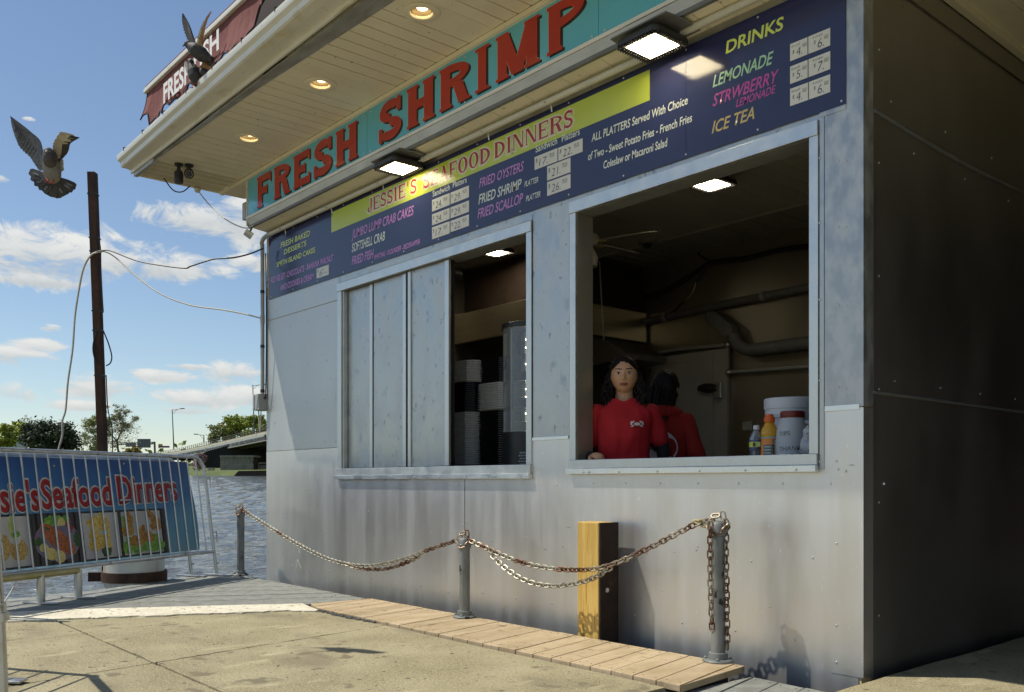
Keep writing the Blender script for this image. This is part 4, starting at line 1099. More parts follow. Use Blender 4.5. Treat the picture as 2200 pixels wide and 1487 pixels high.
chain(smooth_path([tM + V((.03, 0, .03)), via(tM, tR, 1050, 1180, .12), via(tM, tR, 1110, 1205, .28), via(tM, tR, 1180, 1221, .45), via(tM, tR, 1260, 1224, .6), via(tM, tR, 1320, 1211, .7), via(tM, tR, 1400, 1175, .82), via(tM, tR, 1500, 1124, .96), tR + V((-.03, 0, .035))], 8),
      lambda f, i: 'z' if .14 < f < .24 or .32 < f < .44 else 'r', 'rusty chain from the middle bollard up to the rightmost one')
chain(smooth_path([via(tM, tR, 1052, 1188, .13), via(tM, tR, 1085, 1220, .22), via(tM, tR, 1130, 1248, .33), via(tM, tR, 1190, 1259, .45), via(tM, tR, 1260, 1248, .58), via(tM, tR, 1312, 1220, .67)], 8),
      lambda f, i: 'z', 'pale lower strand drooping in front of the wooden post')
Dr = (tR - CAM).dot(FW)
chain([atD(1526, 1122, Dr - .045), atD(1526, 1240, Dr - .05), atD(1530, 1354, Dr - .05)], lambda f, i: 'd', 'chain end hanging down the left of the rightmost bollard', .036, 'chain ends on the rightmost bollard')
chain([atD(1559, 1118, Dr - .02), atD(1560, 1240, Dr - .02), atD(1563, 1394, Dr - .02)], lambda f, i: 'd', 'chain end hanging down the right of the rightmost bollard', .036, 'chain ends on the rightmost bollard')
def wrap(c, h, lab):
    pts = [c + V((.046 * math.cos(a), .046 * math.sin(a), h - .045 + .018 * math.sin(2 * a + .6))) for a in [i * .35 for i in range(19)]]
    chain(pts, lambda f, i: 'r' if i % 3 else 'z', lab, .034, 'chain loops wrapped round the bollard caps')
    chain([c + V((-.045, -.02, h - .03)), c + V((-.01, -.01, h + .018)), c + V((.03, .0, h + .02)), c + V((.045, .0, h - .04))], lambda f, i: 'r', lab.replace('wrapped round', 'lying over'), .034, 'chain loops wrapped round the bollard caps')
wrap(pL, hL, 'chain loop wrapped round the cap of the leftmost bollard')
wrap(pM, hM, 'chain loop wrapped round the cap of the middle bollard')
wrap(pR, hR, 'chain loop wrapped round the cap of the rightmost bollard')
# brass snap hook at the end of the rusty chain
hk = via(tM, tR, 1500, 1124, .96)
d = (tR - hk).normalized(); MBh = MB()
MBh.tube(smooth_path([hk - d * .03, hk - d * .01 + V((0, 0, .012)), hk + d * .03 + V((0, 0, .014)), hk + d * .045 + V((0, 0, .0)), hk + d * .03 - V((0, 0, .010)), hk + V((0, 0, -.004)), hk - d * .03], 6), .007, 8)
single('snap_hook', MBh, M['brass'], hk, 'worn brass snap hook joining the rusty chain to the right bollard', 'hook')
# stray fishing line and cable ties on the left chain
mb = MB()
c0 = via(tL, tM, 590, 1140, .22)
for k in range(6):
    a = c0 + V((RND.uniform(0, .5), 0, RND.uniform(-.25, -.05))); b = a + V((RND.uniform(-.1, .2), -.02, RND.uniform(-.12, .12)))
    mb.tube(smooth_path([a, a.lerp(b, .5) + V((0, 0, RND.uniform(-.06, .04))), b], 5), .0009, 4)
single('fishing_line', mb, M['card'], c0, 'stray strands of pale fishing line tangled in the left chain', 'line', kind='stuff')

# ------------------------------------------------------------------ timber fender post with a rusted angle
wp = onZ(1281, 1367, G - .0)
b0 = onZ(1266, 1368, G); zt_ = atD(1275, 1122, (b0 - CAM).dot(FW)).z
t = thing('fender_post', b0 + V((.02, .02, 0)), 'yellow treated timber post with a rusted steel angle on its right face', 'post')
xa = b0.x - .075; xb = onZ(1291, 1368, G).x
ya = b0.y
X0, X1 = b0.x - .10, b0.x + .075
MB().box((X0, ya, -.5), (X1, ya + .135, zt_)).build('timber', M['wood'], t, smooth=False, bevel=.006)
MB().box((X1 + .002, ya + .004, -.5), (X1 + .012, ya + .150, zt_ - .002)).build('steel_angle', M['angle'], t, smooth=False, bevel=.002)
MB().lathe((X1 + .012, ya + .06, zt_ - .40), [(.014, 0), (.014, .004), (.008, .004)], 14, (1, 0, 0)).build('bolt', M['trim'], t)
MB().box((X0 + .02, ya + .150, -.5), (X1 + .012, ya + .160, zt_ - .002)).build('steel_angle', M['angle'], t, smooth=False)

# ------------------------------------------------------------------ crowd barricades and the banner
A = onZ(466, 1236, G); Bq = V((1.08, -2.62, G)) + (V((1.08, -2.62, G)) - A) * .22
u = (Bq - A); u.z = 0; BL = u.length; u.normalize()
nrm = V((-u.y, u.x, 0)); nrm = nrm if nrm.dot(CAM - A) > 0 else -nrm
lean = .145
def bp(s, h, off=0.):       # a point s along from the right foot, h up, off in front
    return A + u * s - nrm * (lean * h) + nrm * off + V((0, 0, h))
def barricade(off, lab, s0=0., bars=True, h0=1.16, lowh=.235, hooks=True):
    t = thing('barricade', bp(s0 + .1, 0, off), lab, 'barricade', 'steel crowd barricades by the river')
    P = lambda s, h: bp(s, h, off)
    r = .018
    path = smooth_path([P(s0, .02), P(s0, .5), P(s0, h0 - .18), P(s0 + .03, h0 - .06), P(s0 + .13, h0), P(s0 + .35, h0), P(BL - .1, h0)], 7)
    MB().tube(path, r, 12).build('frame_tube', M['galvpipe'], t)
    MB().tube([P(s0, lowh), P(BL - .1, lowh)], r * .95, 12).build('bottom_rail', M['galvpipe'], t)
    if bars:
        s = s0 + .115
        while s < BL - .12:
            MB().tube([P(s, lowh), P(s, h0 - (.0 if s > s0 + .16 else .012))], .0078, 8).build('bar', M['galvpipe'], t); s += .128
    MB().obox(P(s0, .0) + V((0, 0, .006)), nrm * .16, u * .03, V((0, 0, .006))).build('foot', M['galvpipe'], t, smooth=False, bevel=.002)
    MB().lathe(P(s0, .12) + nrm * .018, [(.01, 0), (.01, .02), (.004, .02)], 6, tuple(nrm)).build('bolt', M['galvpipe'], t, smooth=False)
    if hooks:
        for h in (.42, .96):
            q = P(s0, h); MB().tube(smooth_path([q, q - u * .05, q - u * .075, q - u * .08 + V((0, 0, -.10))], 5), .006, 8).build('coupling_hook', M['galvpipe'], t)
    return t
barricade(0, 'front steel barricade whose bars stand before the blue banner')
barricade(-.17, 'rear steel barricade half hidden behind the blue banner', .16, bars=False, h0=1.13, hooks=True)
bz = MB()
# coupling piece welded across two bars
q = bp(1.06, .76); MB().tube([q, q + u * .13], .008, 8)
s_ = thing('weld_bar', q, 'short bar welded across two uprights of the front barricade', 'bar'); MB().tube([q, q + u * .13], .008, 8).build('rod', M['galvpipe'], s_)
# banner
def onB(px, py, off=-.035):
    d = ray(px, py); n2 = (nrm + V((0, 0, lean))).normalized(); p0 = bp(0, 0, off)
    return CAM + d * ((p0 - CAM).dot(n2) / d.dot(n2))
def BC(px, py):
    p = onB(px, py) - bp(0, 0, -.035); h = p.z; return (p.dot(u), h)
ban = thing('banner', bp(1.2, .24, -.035), 'blue vinyl banner printed with red lettering and four food pictures', 'banner')
s1, hT = BC(405, 993); _, hB = BC(411, 1178); s2 = BL - .15
c1 = BC(40, 1085)
mb = MB(); nx, nz = 40, 12; vs = []
def bpt(s, h, e=0):
    w = .008 * math.sin(s * 5 + h * 3) + .002 * math.sin(s * 13 + 1)
    return bp(s, h, -.032 + w * .5 + e)
for i in range(nx + 1):
    for j in range(nz + 1):
        s = s1 + (s2 - s1) * i / nx; h = hB - .02 + (hT - hB + .02) * j / nz
        if i == 0: s -= .02 * math.sin(j / nz * 5)
        vs.append(bpt(s, h))
mb.add(vs, [(i * (nz + 1) + j, i * (nz + 1) + j + 1, (i + 1) * (nz + 1) + j + 1, (i + 1) * (nz + 1) + j) for i in range(nx) for j in range(nz)])
def bannermat():
    m = bpy.data.materials.new('banner_print'); m.use_nodes = True; nt = m.node_tree; N = nt.nodes; L = nt.links; b = N['Principled BSDF']
    b.inputs['Roughness'].default_value = .38
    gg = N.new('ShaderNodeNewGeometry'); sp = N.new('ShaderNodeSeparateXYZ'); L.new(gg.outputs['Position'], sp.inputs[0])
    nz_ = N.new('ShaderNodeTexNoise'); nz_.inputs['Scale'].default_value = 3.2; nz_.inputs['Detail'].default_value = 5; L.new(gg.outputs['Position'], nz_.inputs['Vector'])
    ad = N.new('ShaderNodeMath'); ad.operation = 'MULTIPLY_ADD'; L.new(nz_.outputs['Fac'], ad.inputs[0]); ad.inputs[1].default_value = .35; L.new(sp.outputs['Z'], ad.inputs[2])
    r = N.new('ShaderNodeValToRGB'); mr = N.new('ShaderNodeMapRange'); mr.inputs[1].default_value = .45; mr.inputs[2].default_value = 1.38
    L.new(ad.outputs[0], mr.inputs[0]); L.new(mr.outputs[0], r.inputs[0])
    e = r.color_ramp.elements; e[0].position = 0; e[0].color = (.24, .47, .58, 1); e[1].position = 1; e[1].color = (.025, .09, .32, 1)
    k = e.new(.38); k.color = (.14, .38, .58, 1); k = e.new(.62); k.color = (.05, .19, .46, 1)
    L.new(r.outputs[0], b.inputs['Base Color']); return m
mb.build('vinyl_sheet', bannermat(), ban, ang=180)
def btext(s, a, b, hp, m, bold, e, kw={}):
    """lettering that follows the banner: laid out flat and then wrapped on"""
    (sa, ha), (sb, hb_) = BC(*a), BC(*b); st_, ht = BC(a[0], a[1] - hp)
    me = text_mesh(s, 0, bold); xs = [v.co.x for v in me.vertices]; x0, x1 = min(xs), max(xs); ref = text_mesh(s); rx = [v.co.x for v in ref.vertices]; a0, a1 = min(rx), max(rx)
    for v in me.vertices:
        f = (v.co.x - a0) / (a1 - a0); v.co = bpt(sa + (sb - sa) * f, ha + (hb_ - ha) * f + v.co.y / .729 * (ht - ha), e) - ORG[ban.name]
    me.materials.append(m); return link('lettering', me, ban)
bw = mat('banner_white', (.66, .66, .66), rough=.4); br = mat('banner_red', (.36, .012, .018), rough=.4); bk = mat('banner_shadow', (.05, .005, .01), rough=.4)
for s, a, b, hp in (('sie\'s', (1, 1099), (83, 1094), 66), ('Seafood', (91, 1092), (239, 1083), 64), ('Dinners', (254, 1081), (380, 1073), 60), ('Jes', (-64, 1103), (-6, 1100), 68)):
    btext(s, a, b, hp, bw, .066, .004); btext(s, (a[0] + 1.2, a[1] + 1.2), (b[0] + 1.2, b[1] + 1.2), hp, bk, .022, .006); btext(s, a, b, hp, br, .020, .008)
# food pictures: flat printed shapes
(ps0, pt), (ps1, pb) = BC(352, 1094), BC(0, 1228)
def quad(a, b, h0, h1, m, e, par=ban, name='picture'):
    n = 64 if abs(b - a) > 1 else 30
    mb = MB(); vs = [bpt(a + (b - a) * i / n, h, e) for i in range(n + 1) for h in (h0, h1)]
    mb.add(vs, [(2 * i, 2 * i + 1, 2 * i + 3, 2 * i + 2) for i in range(n)]); return mb.build(name, m, par, smooth=False)
pic_t = BC(300, 1098)[1]; pic_b = BC(300, 1190)[1]
quad(BC(352, 1100)[0], s2, pic_b - .015, pic_t + .015, M['signblack'], .003, name='picture_border')
def blobp(cx, ch, rs, rh, m, e, n=18, wob=.12, seed=0, ang=0., par=None):
    mb = MB(); pts = []
    for i in range(n):
        a = 2 * math.pi * i / n; k = 1 + wob * mnoise.noise(V((math.cos(a) * 1.7, math.sin(a) * 1.7, seed)))
        x, y = rs * k * math.cos(a), rh * k * math.sin(a)
        pts.append(bpt(cx + x * math.cos(ang) - y * math.sin(ang), ch + x * math.sin(ang) + y * math.cos(ang), e))
    mb.add(pts, [tuple(range(n))]); return mb.build('printed_food', m, par, smooth=False)
def pm(n, a, b=None, sc=60): return mat(n, a, b, .4, scale=sc, lo=.4, hi=.6)
plate = pm('print_plate', (.50, .50, .52), (.58, .58, .59), 4); leafm = pm('print_leaf', (.10, .30, .03), (.28, .52, .08), 45); fry = pm('print_fried', (.30, .12, .02), (.55, .30, .06), 50)
fish = pm('print_battered', (.60, .36, .05), (.80, .62, .18), 40); salmon = pm('print_salmon', (.30, .06, .02), (.52, .17, .06), 60); lemon = pm('print_lemon', (.66, .52, .12), (.78, .70, .34), 90)
herb = pm('print_herb', (.02, .06, .015), (.06, .14, .03), 80); tom = pm('print_tomato', (.30, .01, .015)); lav = pm('print_lavender_plate', (.18, .15, .24), (.24, .2, .3), 5); cake = pm('print_crab_cake', (.42, .24, .06), (.62, .46, .18), 60); sauce = pm('print_sauce', (.62, .62, .54), (.7, .7, .62), 30)
def pic(px0, px1):
    a, b = BC(px0, 1150)[0], BC(px1, 1150)[0]; return a, b, (a + b) / 2, (b - a) / 2, (pic_t + pic_b) / 2, (pic_t - pic_b) / 2
a, b, c, w, h, hh = pic(348, 262); p4 = quad(a, b, pic_b, pic_t, plate, .0045)
for i in range(9): blobp(a + (b - a) * (.1 + .1 * i), pic_b + hh * (.35 + .25 * (i % 2)), w * .28, hh * .3, leafm, .005 + i * .0001, seed=i, wob=.5, par=p4)
for i in range(5): blobp(b - w * .3, h + hh * (.1 + .15 * i), w * .25, hh * .2, leafm, .0062 + i * .0001, seed=i + 20, wob=.5, par=p4)
for i in range(11): blobp(c + w * .75 * math.cos(i * 2.4), h + hh * (.12 + .55 * math.sin(i * 1.7)), w * .30, hh * .22, fry, .0070 + i * .0001, seed=i + 3, wob=.4, ang=i, par=p4)
a, b, c, w, h, hh = pic(255, 178); p3 = quad(a, b, pic_b, pic_t, plate, .0045)
for i in range(10): blobp(c + w * .35 * math.cos(i * 2.1), h + hh * (.55 * math.sin(i * 1.3) + .05), w * .42, hh * .26, fish, .005 + i * .0001, seed=i + 40, wob=.4, ang=i, par=p3)
blobp(c - w * .15, h - hh * .72, w * .3, hh * .2, herb, .0065, seed=3, wob=.5, par=p3); blobp(c - w * .1, h + hh * .12, w * .3, hh * .09, plate, .0066, seed=5, wob=.3, par=p3)
a, b, c, w, h, hh = pic(170, 70); p2 = quad(a, b, pic_b, pic_t, M['signblack'], .0045)
blobp(c, h - hh * .1, w * .98, hh * .86, lav, .005, 26, 0, par=p2)
for i in range(6): blobp(c + w * (.35 - .16 * i), h + hh * (.68 + .1 * (i % 2)), w * .2, hh * .2, leafm, .0054 + i * .0001, seed=i + 60, wob=.5, par=p2)
blobp(c - w * .25, h + hh * .52, w * .2, hh * .34, lemon, .0061, 18, .05, par=p2)
for i in range(5): blobp(c - w * (.5 + .08 * (i % 3)), h + hh * (.15 + .14 * i), w * .09, hh * .1, tom, .0062 + i * .0001, 14, .05, par=p2)
for i in range(3): blobp(c - w * .85, h - hh * (.1 * i), w * .14, hh * .2, herb, .0063, seed=i, wob=.5, par=p2)
blobp(c + w * .8, h - hh * .12, w * .16, hh * .2, herb, .0063, seed=9, wob=.5, par=p2)
blobp(c - w * .02, h - hh * .02, w * .92, hh * .36, salmon, .0066, 20, .12, ang=.62, par=p2, seed=77)
blobp(c + w * .12, h + hh * .26, w * .5, hh * .09, herb, .0070, 14, .4, ang=.5, par=p2)
blobp(c + w * .62, h - hh * .34, w * .2, hh * .17, lemon, .0071, 14, .15, par=p2)
for q_, r_ in ((.34, .62), (-.02, .76)):
    blobp(c + w * q_, h - hh * r_, w * .25, hh * .26, pm('print_lemon_rind', (.72, .58, .2)), .0072, 20, .02, par=p2); blobp(c + w * q_, h - hh * r_, w * .21, hh * .22, lemon, .0074, 20, .02, par=p2)
a, b, c, w, h, hh = pic(63, -18); p1 = quad(a, b, pic_b, pic_t, plate, .0045)
blobp(c - w * .3, h - hh * .35, w * .5, hh * .42, cake, .005, 18, .15, par=p1, seed=2); blobp(c + w * .55, h - hh * .2, w * .45, hh * .5, cake, .0052, 18, .15, par=p1, seed=8)
blobp(c - w * .2, h + hh * .15, w * .3, hh * .3, sauce, .0056, 16, .25, par=p1, seed=4); blobp(c - w * .05, h + hh * .6, w * .24, hh * .45, pm('print_lettuce', (.42, .52, .10), (.6, .66, .3), 30), .0058, 16, .3, par=p1, seed=6)
blobp(c - w * .2, h + hh * .3, w * .25, hh * .14, leafm, .006, 14, .6, par=p1, seed=16)
for px, py in ((115, 1001), (264, 996), (400, 994), (394, 1100), (400, 1182)):
    s, hh_ = BC(px, py); MB().lathe(bpt(s, hh_, .003), [(.009, 0), (.009, .002), (.005, .002)], 10, tuple(nrm)).build('eyelet', M['brass'], ban)
# grey blank plate on the rear barricade
t = thing('blank_plate', onB(10, 1018, -.10), 'blank grey plate on the barricade left of the banner', 'plate')
q0, q1 = onB(19, 1010, -.06), onB(19, 1029, -.06)
MB().prism([q0, q1, q1 + u * .5, q0 + u * .5], nrm * -.01).build('panel', M['pvc'], t, smooth=False)

# low pipe rail by the deck edge
r1, r2 = onZ(88, 1297, G), onZ(168, 1285, G)
t = thing('pipe_rail', r2, 'low worn yellow pipe rail on two posts at the deck edge', 'rail')
zr = atD(168, 1226, (r2 - CAM).dot(FW)).z; zr1 = atD(88, 1236, (r1 - CAM).dot(FW)).z
dirn = (r1 - r2).normalized()
MB().tube([V((r2.x, r2.y, zr)), V((r1.x, r1.y, zr)), V((r1.x, r1.y, zr)) + dirn * 1.2], .026, 12).build('rail', M['yellowpipe'], t)
for b in (r1, r2, r1 + dirn * 1.1):
    p = MB().tube([b, V((b.x, b.y, zr + .005))], .027, 12).build('post', M['galvpipe'], t)
    MB().tube([b + V((0, 0, .02)), b + V((0, 0, .17))], .031, 12).build('sleeve', M['galvpipe'], p)
    MB().lathe(b + V((0, 0, .1)) - RT * .03, [(.008, 0), (.008, .02), (.003, .02)], 6, tuple(-RT)).build('wing_screw', M['galvpipe'], p)
    MB().obox(b + V((0, 0, .006)), RT * .15 + dirn * .02, FW * .018, V((0, 0, .006))).build('foot', M['galvpipe'], t, smooth=False, bevel=.002)
cable([onB(44, 1222, -.1), onB(30, 1260, -.3), onZ(8, 1296, G)], .006, M['cable_grey'], 'thin rope tied to the pipe rail at the left edge', 'rope')

# near end post of the other barricade cut by the frame
D0 = 3.86
fb = onZ(7, 1506, G)
t = thing('barricade', fb, 'nearest galvanised barricade leg with a clamp ring at the left edge', 'barricade', 'steel crowd barricades by the river')
f = lambda px, py, dd=0.: atD(px, py, (fb - CAM).dot(FW) + dd)
U2 = V((-.864, -.503, 0))
MB().tube(smooth_path([fb, f(3, 1400), f(-1, 1320), f(-10, 1180), f(-16, 1060), V((3.52, -3.22, 1.05)), V((3.40, -3.27, 1.18)), V((3.15, -3.42, 1.19)), V((1.9, -4.15, 1.19))], 6), .021, 14).build('frame_tube', M['galvpipe'], t)
MB().tube([f(-1, 1316), f(-1, 1316) + U2 * 2.2], .018, 12).build('bottom_rail', M['galvpipe'], t)
for i in range(12):
    q = f(-1, 1316) + U2 * (.14 * i + .14); MB().tube([q, q + V((3.40, -3.27, 1.18)) - f(-1, 1316) + V((.12, .06, 0))], .008, 8).build('bar', M['galvpipe'], t)
MB().lathe(f(1, 1330), [(.024, -.008), (.034, -.008), (.034, .026), (.024, .026)], 18, tuple((f(-1, 1320) - fb).normalized()), cap=False).build('clamp_ring', M['galvpipe'], t)
MB().lathe(f(-1, 1310), [(.023, -.02), (.026, -.02), (.026, .03), (.023, .03)], 18, tuple((f(-1, 1320) - fb).normalized()), cap=False).build('clamp_ring', M['galvpipe'], t)
MB().obox(onZ(14, 1462, G + .006), RT * .085 - FW * .008, FW * .038, V((0, 0, .006))).build('foot', M['galvpipe'], t, smooth=False, bevel=.003)

# a further barricade standing just outside the left of the view, its rail shadow lying on the pavement
fb2 = V((1.52, -2.93, G))
t = thing('barricade', fb2, 'barricade just outside the left edge that throws a rail shadow across the slabs', 'barricade', 'steel crowd barricades by the river')
U3 = V((-.848, -.53, 0)); ct = V((1.50, -2.90, 1.18))
MB().tube(smooth_path([fb2, fb2.lerp(ct, .8), ct + U3 * .03 - V((0, 0, .05)), ct + U3 * .14, ct + U3 * 2.0], 6), .021, 12).build('frame_tube', M['galvpipe'], t)
MB().tube([fb2.lerp(ct, .2), fb2.lerp(ct, .2) + U3 * 2.0], .018, 10).build('bottom_rail', M['galvpipe'], t)
for i in range(12):
    q = fb2.lerp(ct, .2) + U3 * (.15 * i + .15); MB().tube([q, q + (ct - fb2) * .8], .008, 6).build('bar', M['galvpipe'], t)

# mooring pile
pc = V((.16, -1.245, 0)); Dp = (pc - CAM).dot(FW)
pc = atD(289, 1230, 8.42); pc.z = 0
rr_ = 61 / FOC * 8.42
t = thing('mooring_pile', V((pc.x, pc.y, G)), 'fat white steel mooring pile with a rusty band at deck level', 'pile')
MB().lathe(pc, [(rr_, -1.5), (rr_, .40), (rr_ - .01, .41), (.001, .415)], 40).build('pile', M['pile'], t)
MB().lathe(pc, [(rr_ + .004, G + .005), (rr_ + .022, G + .005), (rr_ + .022, G + .095), (rr_ + .004, G + .095)], 40, cap=False).build('band', M['rust'], t)
lug = pc + (-RT * .93 - FW * .36) * (rr_ + .05) + V((0, 0, G + .05))
MB().obox(lug, RT * .075 + FW * .02, FW * .010, V((0, 0, .042))).build('lug', M['rust'], t, smooth=False, bevel=.002)
MB().lathe(lug - FW * .012 - RT * .04, [(.012, 0), (.012, .006)], 10, tuple(-FW)).build('bolt', M['rust'], t)

# rusty steel pole leaning in the river, with its cables
DPO = 9.7
t = thing('rusty_pole', atD(229, 1100, DPO), 'tall leaning rusty steel pole with cables strapped to it', 'pole')
p0, p1 = atD(231, 1250, DPO), atD(198.5, 371, DPO)
ax = (p1 - p0); wv = RT * .041; dv = FW * .041
mb = MB().obox((p0 + p1) / 2, wv, dv, ax / 2)
mb.build('shaft', M['rust'], t, smooth=False, bevel=.004)
for py in (418, 512, 541, 669, 711, 807):
    px = 198.5 + (py - 371) * 32.5 / 879; c = atD(px, py, DPO)
    MB().obox(c, RT * .046, FW * .046, UP * .006).build('strap', M['black'], t, smooth=False)
def dcable(pix, r, m, label, name='cable'):
    cable([atD(x, y, D) for x, y, D in pix], r, m, label, name, 7)
pd = DPO - .06
dcable([(207, 541, pd), (222, 538, pd - .02), (240, 540, 9.6), (300, 562, 9.5), (390, 576, 9.3), (410, 572, 9.25), (440, 562, 9.2), (465, 556, 9.2), (500, 554, 9.15), (535, 546, 9.1), (565, 534, 9.02)], .0075, M['cable_black'], 'black cable sagging from the rusty pole to the stall corner')
dcable([(207, 543, pd), (225, 541, pd - .02), (250, 555, 9.6), (300, 600, 9.45), (350, 634, 9.3), (410, 656, 9.2), (480, 666, 9.1), (530, 676, 9.05), (564, 685, 9.0)], .0075, M['cable_grey'], 'pale cable sagging lower from the rusty pole to the stall corner')
dcable([(214, 541, pd), (196, 548, pd), (180, 575, pd), (170, 620, pd), (161, 680, pd), (156, 750, pd), (146, 820, pd), (141, 880, pd), (134, 905, pd), (134, 935, pd), (126, 965, pd), (121, 1000, pd + .1)], .010, M['cable_grey'], 'thick pale rope hanging left of the rusty pole', 'rope')
dcable([(212, 512, pd), (216, 535, pd), (217, 580, pd), (220, 640, pd), (222, 670, pd)], .006, M['cable_black'], 'black cable strapped down the upper right side of the rusty pole')
dcable([(208, 711, pd), (201, 735, pd), (200, 755, pd), (205, 774, pd), (213, 782, pd)], .007, M['cable_black'], 'left half of the black cable loop on the rusty pole')
dcable([(222, 711, pd), (233, 738, pd), (240, 765, pd), (237, 780, pd), (228, 786, pd)], .007, M['cable_black'], 'right half of the black cable loop on the rusty pole')
dcable([(228, 806, pd), (231, 870, pd), (236, 900, pd), (241, 925, pd), (242, 975, pd), (243, 1010, pd)], .006, M['cable_black'], 'black cable running down right of the rusty pole base')
# ------------------------------------------------------------------ things inside the stall
CT = 1.07
IB = YB - .022
lidw = mat('white_plastic', (.62, .63, .66), (.68, .69, .72), .4, scale=6)
clear = mat('clear_plastic', (.85, .9, .95), rough=.08, trans=.85, spec=.5)
frost = mat('frosted_plastic', (.60, .62, .64), (.66, .68, .70), .45, scale=5, trans=.25)
def Dm(px, y): return onY(px, 900, y)
# walk-in cooler front
def back(px, py): return onY(px, py, IB - .06)
c0, c1 = back(1396, 775), back(1561, 742)
cz = (c0.z + c1.z) / 2
coolm = mat('cooler_white', (.42, .41, .38), (.47, .46, .43), .45, scale=3)
t = thing('walk_in_cooler', V(((c0.x + c1.x) / 2, IB - .06, .2)), 'dull white walk-in cooler front with a black latch behind the staff', 'cooler')
MB().box((c0.x, IB - .05, .2), (c1.x, IB, cz)).build('frame', coolm, t, smooth=False, bevel=.004)
d0, d1 = back(1404, 792).x, back(1533, 760).x; dz = back(1533, 770).z
MB().box((d0, IB - .085, .25), (d1, IB - .052, dz)).build('door', coolm, t, smooth=False, bevel=.004)
h0, h1 = onY(1502, 834, IB - .12), onY(1540, 834, IB - .12)
MB().tube([h0, h0.lerp(h1, .3), h0.lerp(h1, .75), h1], [.03, .052, .05, .03], 12).build('latch_handle', M['black'], t)
MB().box(onY(1533, 856, IB - .12) , onY(1551, 821, IB - .09)).build('latch_plate', M['ledge'], t, smooth=False, bevel=.004)
# pipes on the back wall
def bw_(px, py, off=.05): return onY(px, py, IB - off)
def pipe(pts, r, m, label, name='wall_pipe', sm=True):
    p = [bw_(*q) for q in pts]; p = smooth_path(p, 6) if sm else p
    t = thing(name, p[0], label, 'pipe'); MB().tube(p, r, 10).build('pipe', m, t); return t, p
t, p = pipe([(1290, 710), (1400, 688), (1560, 653), (1760, 613)], .042, M['pvcdark'], 'thick grey conduit running level along the inside back wall', sm=False)
for q in ((1345, 699), (1430, 682), (1640, 636)): MB().tube([bw_(q[0], q[1], .05) + V((-.02, 0, 0)), bw_(q[0], q[1], .05) + V((.02, 0, 0))], .052, 10).build('clamp', M['pvc'], t)
t, p = pipe([(1372, 766), (1450, 751), (1563, 741)], .02, M['pvc'], 'thin steel pipe along the top of the cooler', sm=False)
MB().tube([bw_(1563, 741), bw_(1565, 800), bw_(1760, 786)], .02, 10).build('pipe', M['pvc'], t)
for q in ((1563, 741), (1565, 800)): MB().sphere(bw_(*q), .038, None, None, 10, 8).build('elbow', M['galvpipe'], t)
# big grey conduit body with a pipe elbow
q = [bw_(*a) for a in ((1528, 672), (1545, 670), (1583, 700), (1586, 722), (1566, 725), (1527, 690))]
t = thing('conduit_fitting', q[0], 'big grey conduit body with a curved pipe on the inside back wall', 'conduit fitting')
MB().prism([v + V((0, -.10, 0)) for v in q], (0, .12, 0)).build('body', M['pvcdark'], t, smooth=False, bevel=.012)
MB().tube(smooth_path([bw_(1576, 722, .09), bw_(1588, 742, .09), bw_(1612, 752, .09), bw_(1640, 749, .09), bw_(1770, 733, .09)], 6), .066, 14).build('pipe', M['pvcdark'], t)
def icable(pix, r, label, off=.04, m=None):
    cable([onY(x, y, IB - off) for x, y in pix], r, m or M['cable_black'], label)
icable([(1290, 646), (1340, 645), (1400, 632), (1450, 610), (1520, 565), (1526, 563)], .012, 'black cable swagged up the inside back wall to the clip')
icable([(1330, 647), (1400, 640), (1460, 612), (1524, 566)], .014, 'second black cable swagged just under the first inside')
icable([(1524, 564), (1600, 555), (1680, 536), (1760, 527)], .026, 'thick black cable bundle clipped along the inside back wall')
icable([(1456, 525), (1495, 533), (1503, 548), (1524, 561)], .010, 'short black cable from the perforated ceiling to the clip')
icable([(1516, 572), (1506, 585), (1500, 600), (1495, 606)], .014, 'black plug lead hanging from the swagged cables')
icable([(1495, 606), (1487, 630), (1471, 647)], .006, 'thin yellow lead below the hanging black plug', m=M['brass'])
icable([(1471, 647), (1462, 655), (1440, 672), (1400, 683), (1345, 687), (1305, 676), (1280, 655)], .008, 'thin black lead lying along the grey conduit inside')
# ceiling fan, half hidden by the jamb
fc = atD(1262, 505, 8.2); fc.z = 3.12
t = thing('ceiling_fan', V((fc.x, fc.y, 3.5)), 'pale ceiling fan half hidden by the left jamb of the big window', 'fan')
fanm = mat('fan_white', (.34, .33, .29), (.38, .37, .32), .5, scale=5)
MB().tube([V((fc.x, fc.y, 3.5)), V((fc.x, fc.y, 3.2))], .02, 10).build('rod', fanm, t)
MB().lathe(fc, [(.03, -.02), (.10, 0), (.12, .05), (.10, .10), (.05, .13)], 20).build('motor', fanm, t)
MB().lathe(fc, [(.02, -.20), (.085, -.18), (.10, -.10), (.06, -.02)], 20).build('lamp_shade', fanm, t)
for k in range(5):
    a = rad(18 + 72 * k); d = V((math.cos(a), math.sin(a), 0)); w = V((-d.y, d.x, .18)).normalized()
    arm = MB().tube([fc + d * .09 + V((0, 0, .04)), fc + d * .2 + V((0, 0, .035))], .012, 6).build('blade_arm', M['brass'], t)
    bl = [(.17, .035), (.24, .06), (.55, .075), (.62, .06), (.66, .03)]
    pts = [fc + V((0, 0, .04)) + d * r_ + w * h for r_, h in bl] + [fc + V((0, 0, .04)) + d * r_ - w * h for r_, h in bl[::-1]]
    MB().prism(pts, (0, 0, .008)).build('blade', fanm, t, smooth=False)
c = onZ(1391, 515, 3.498)
t = thing('dome_camera', c, 'small dome camera on the inside ceiling near the fan', 'camera')
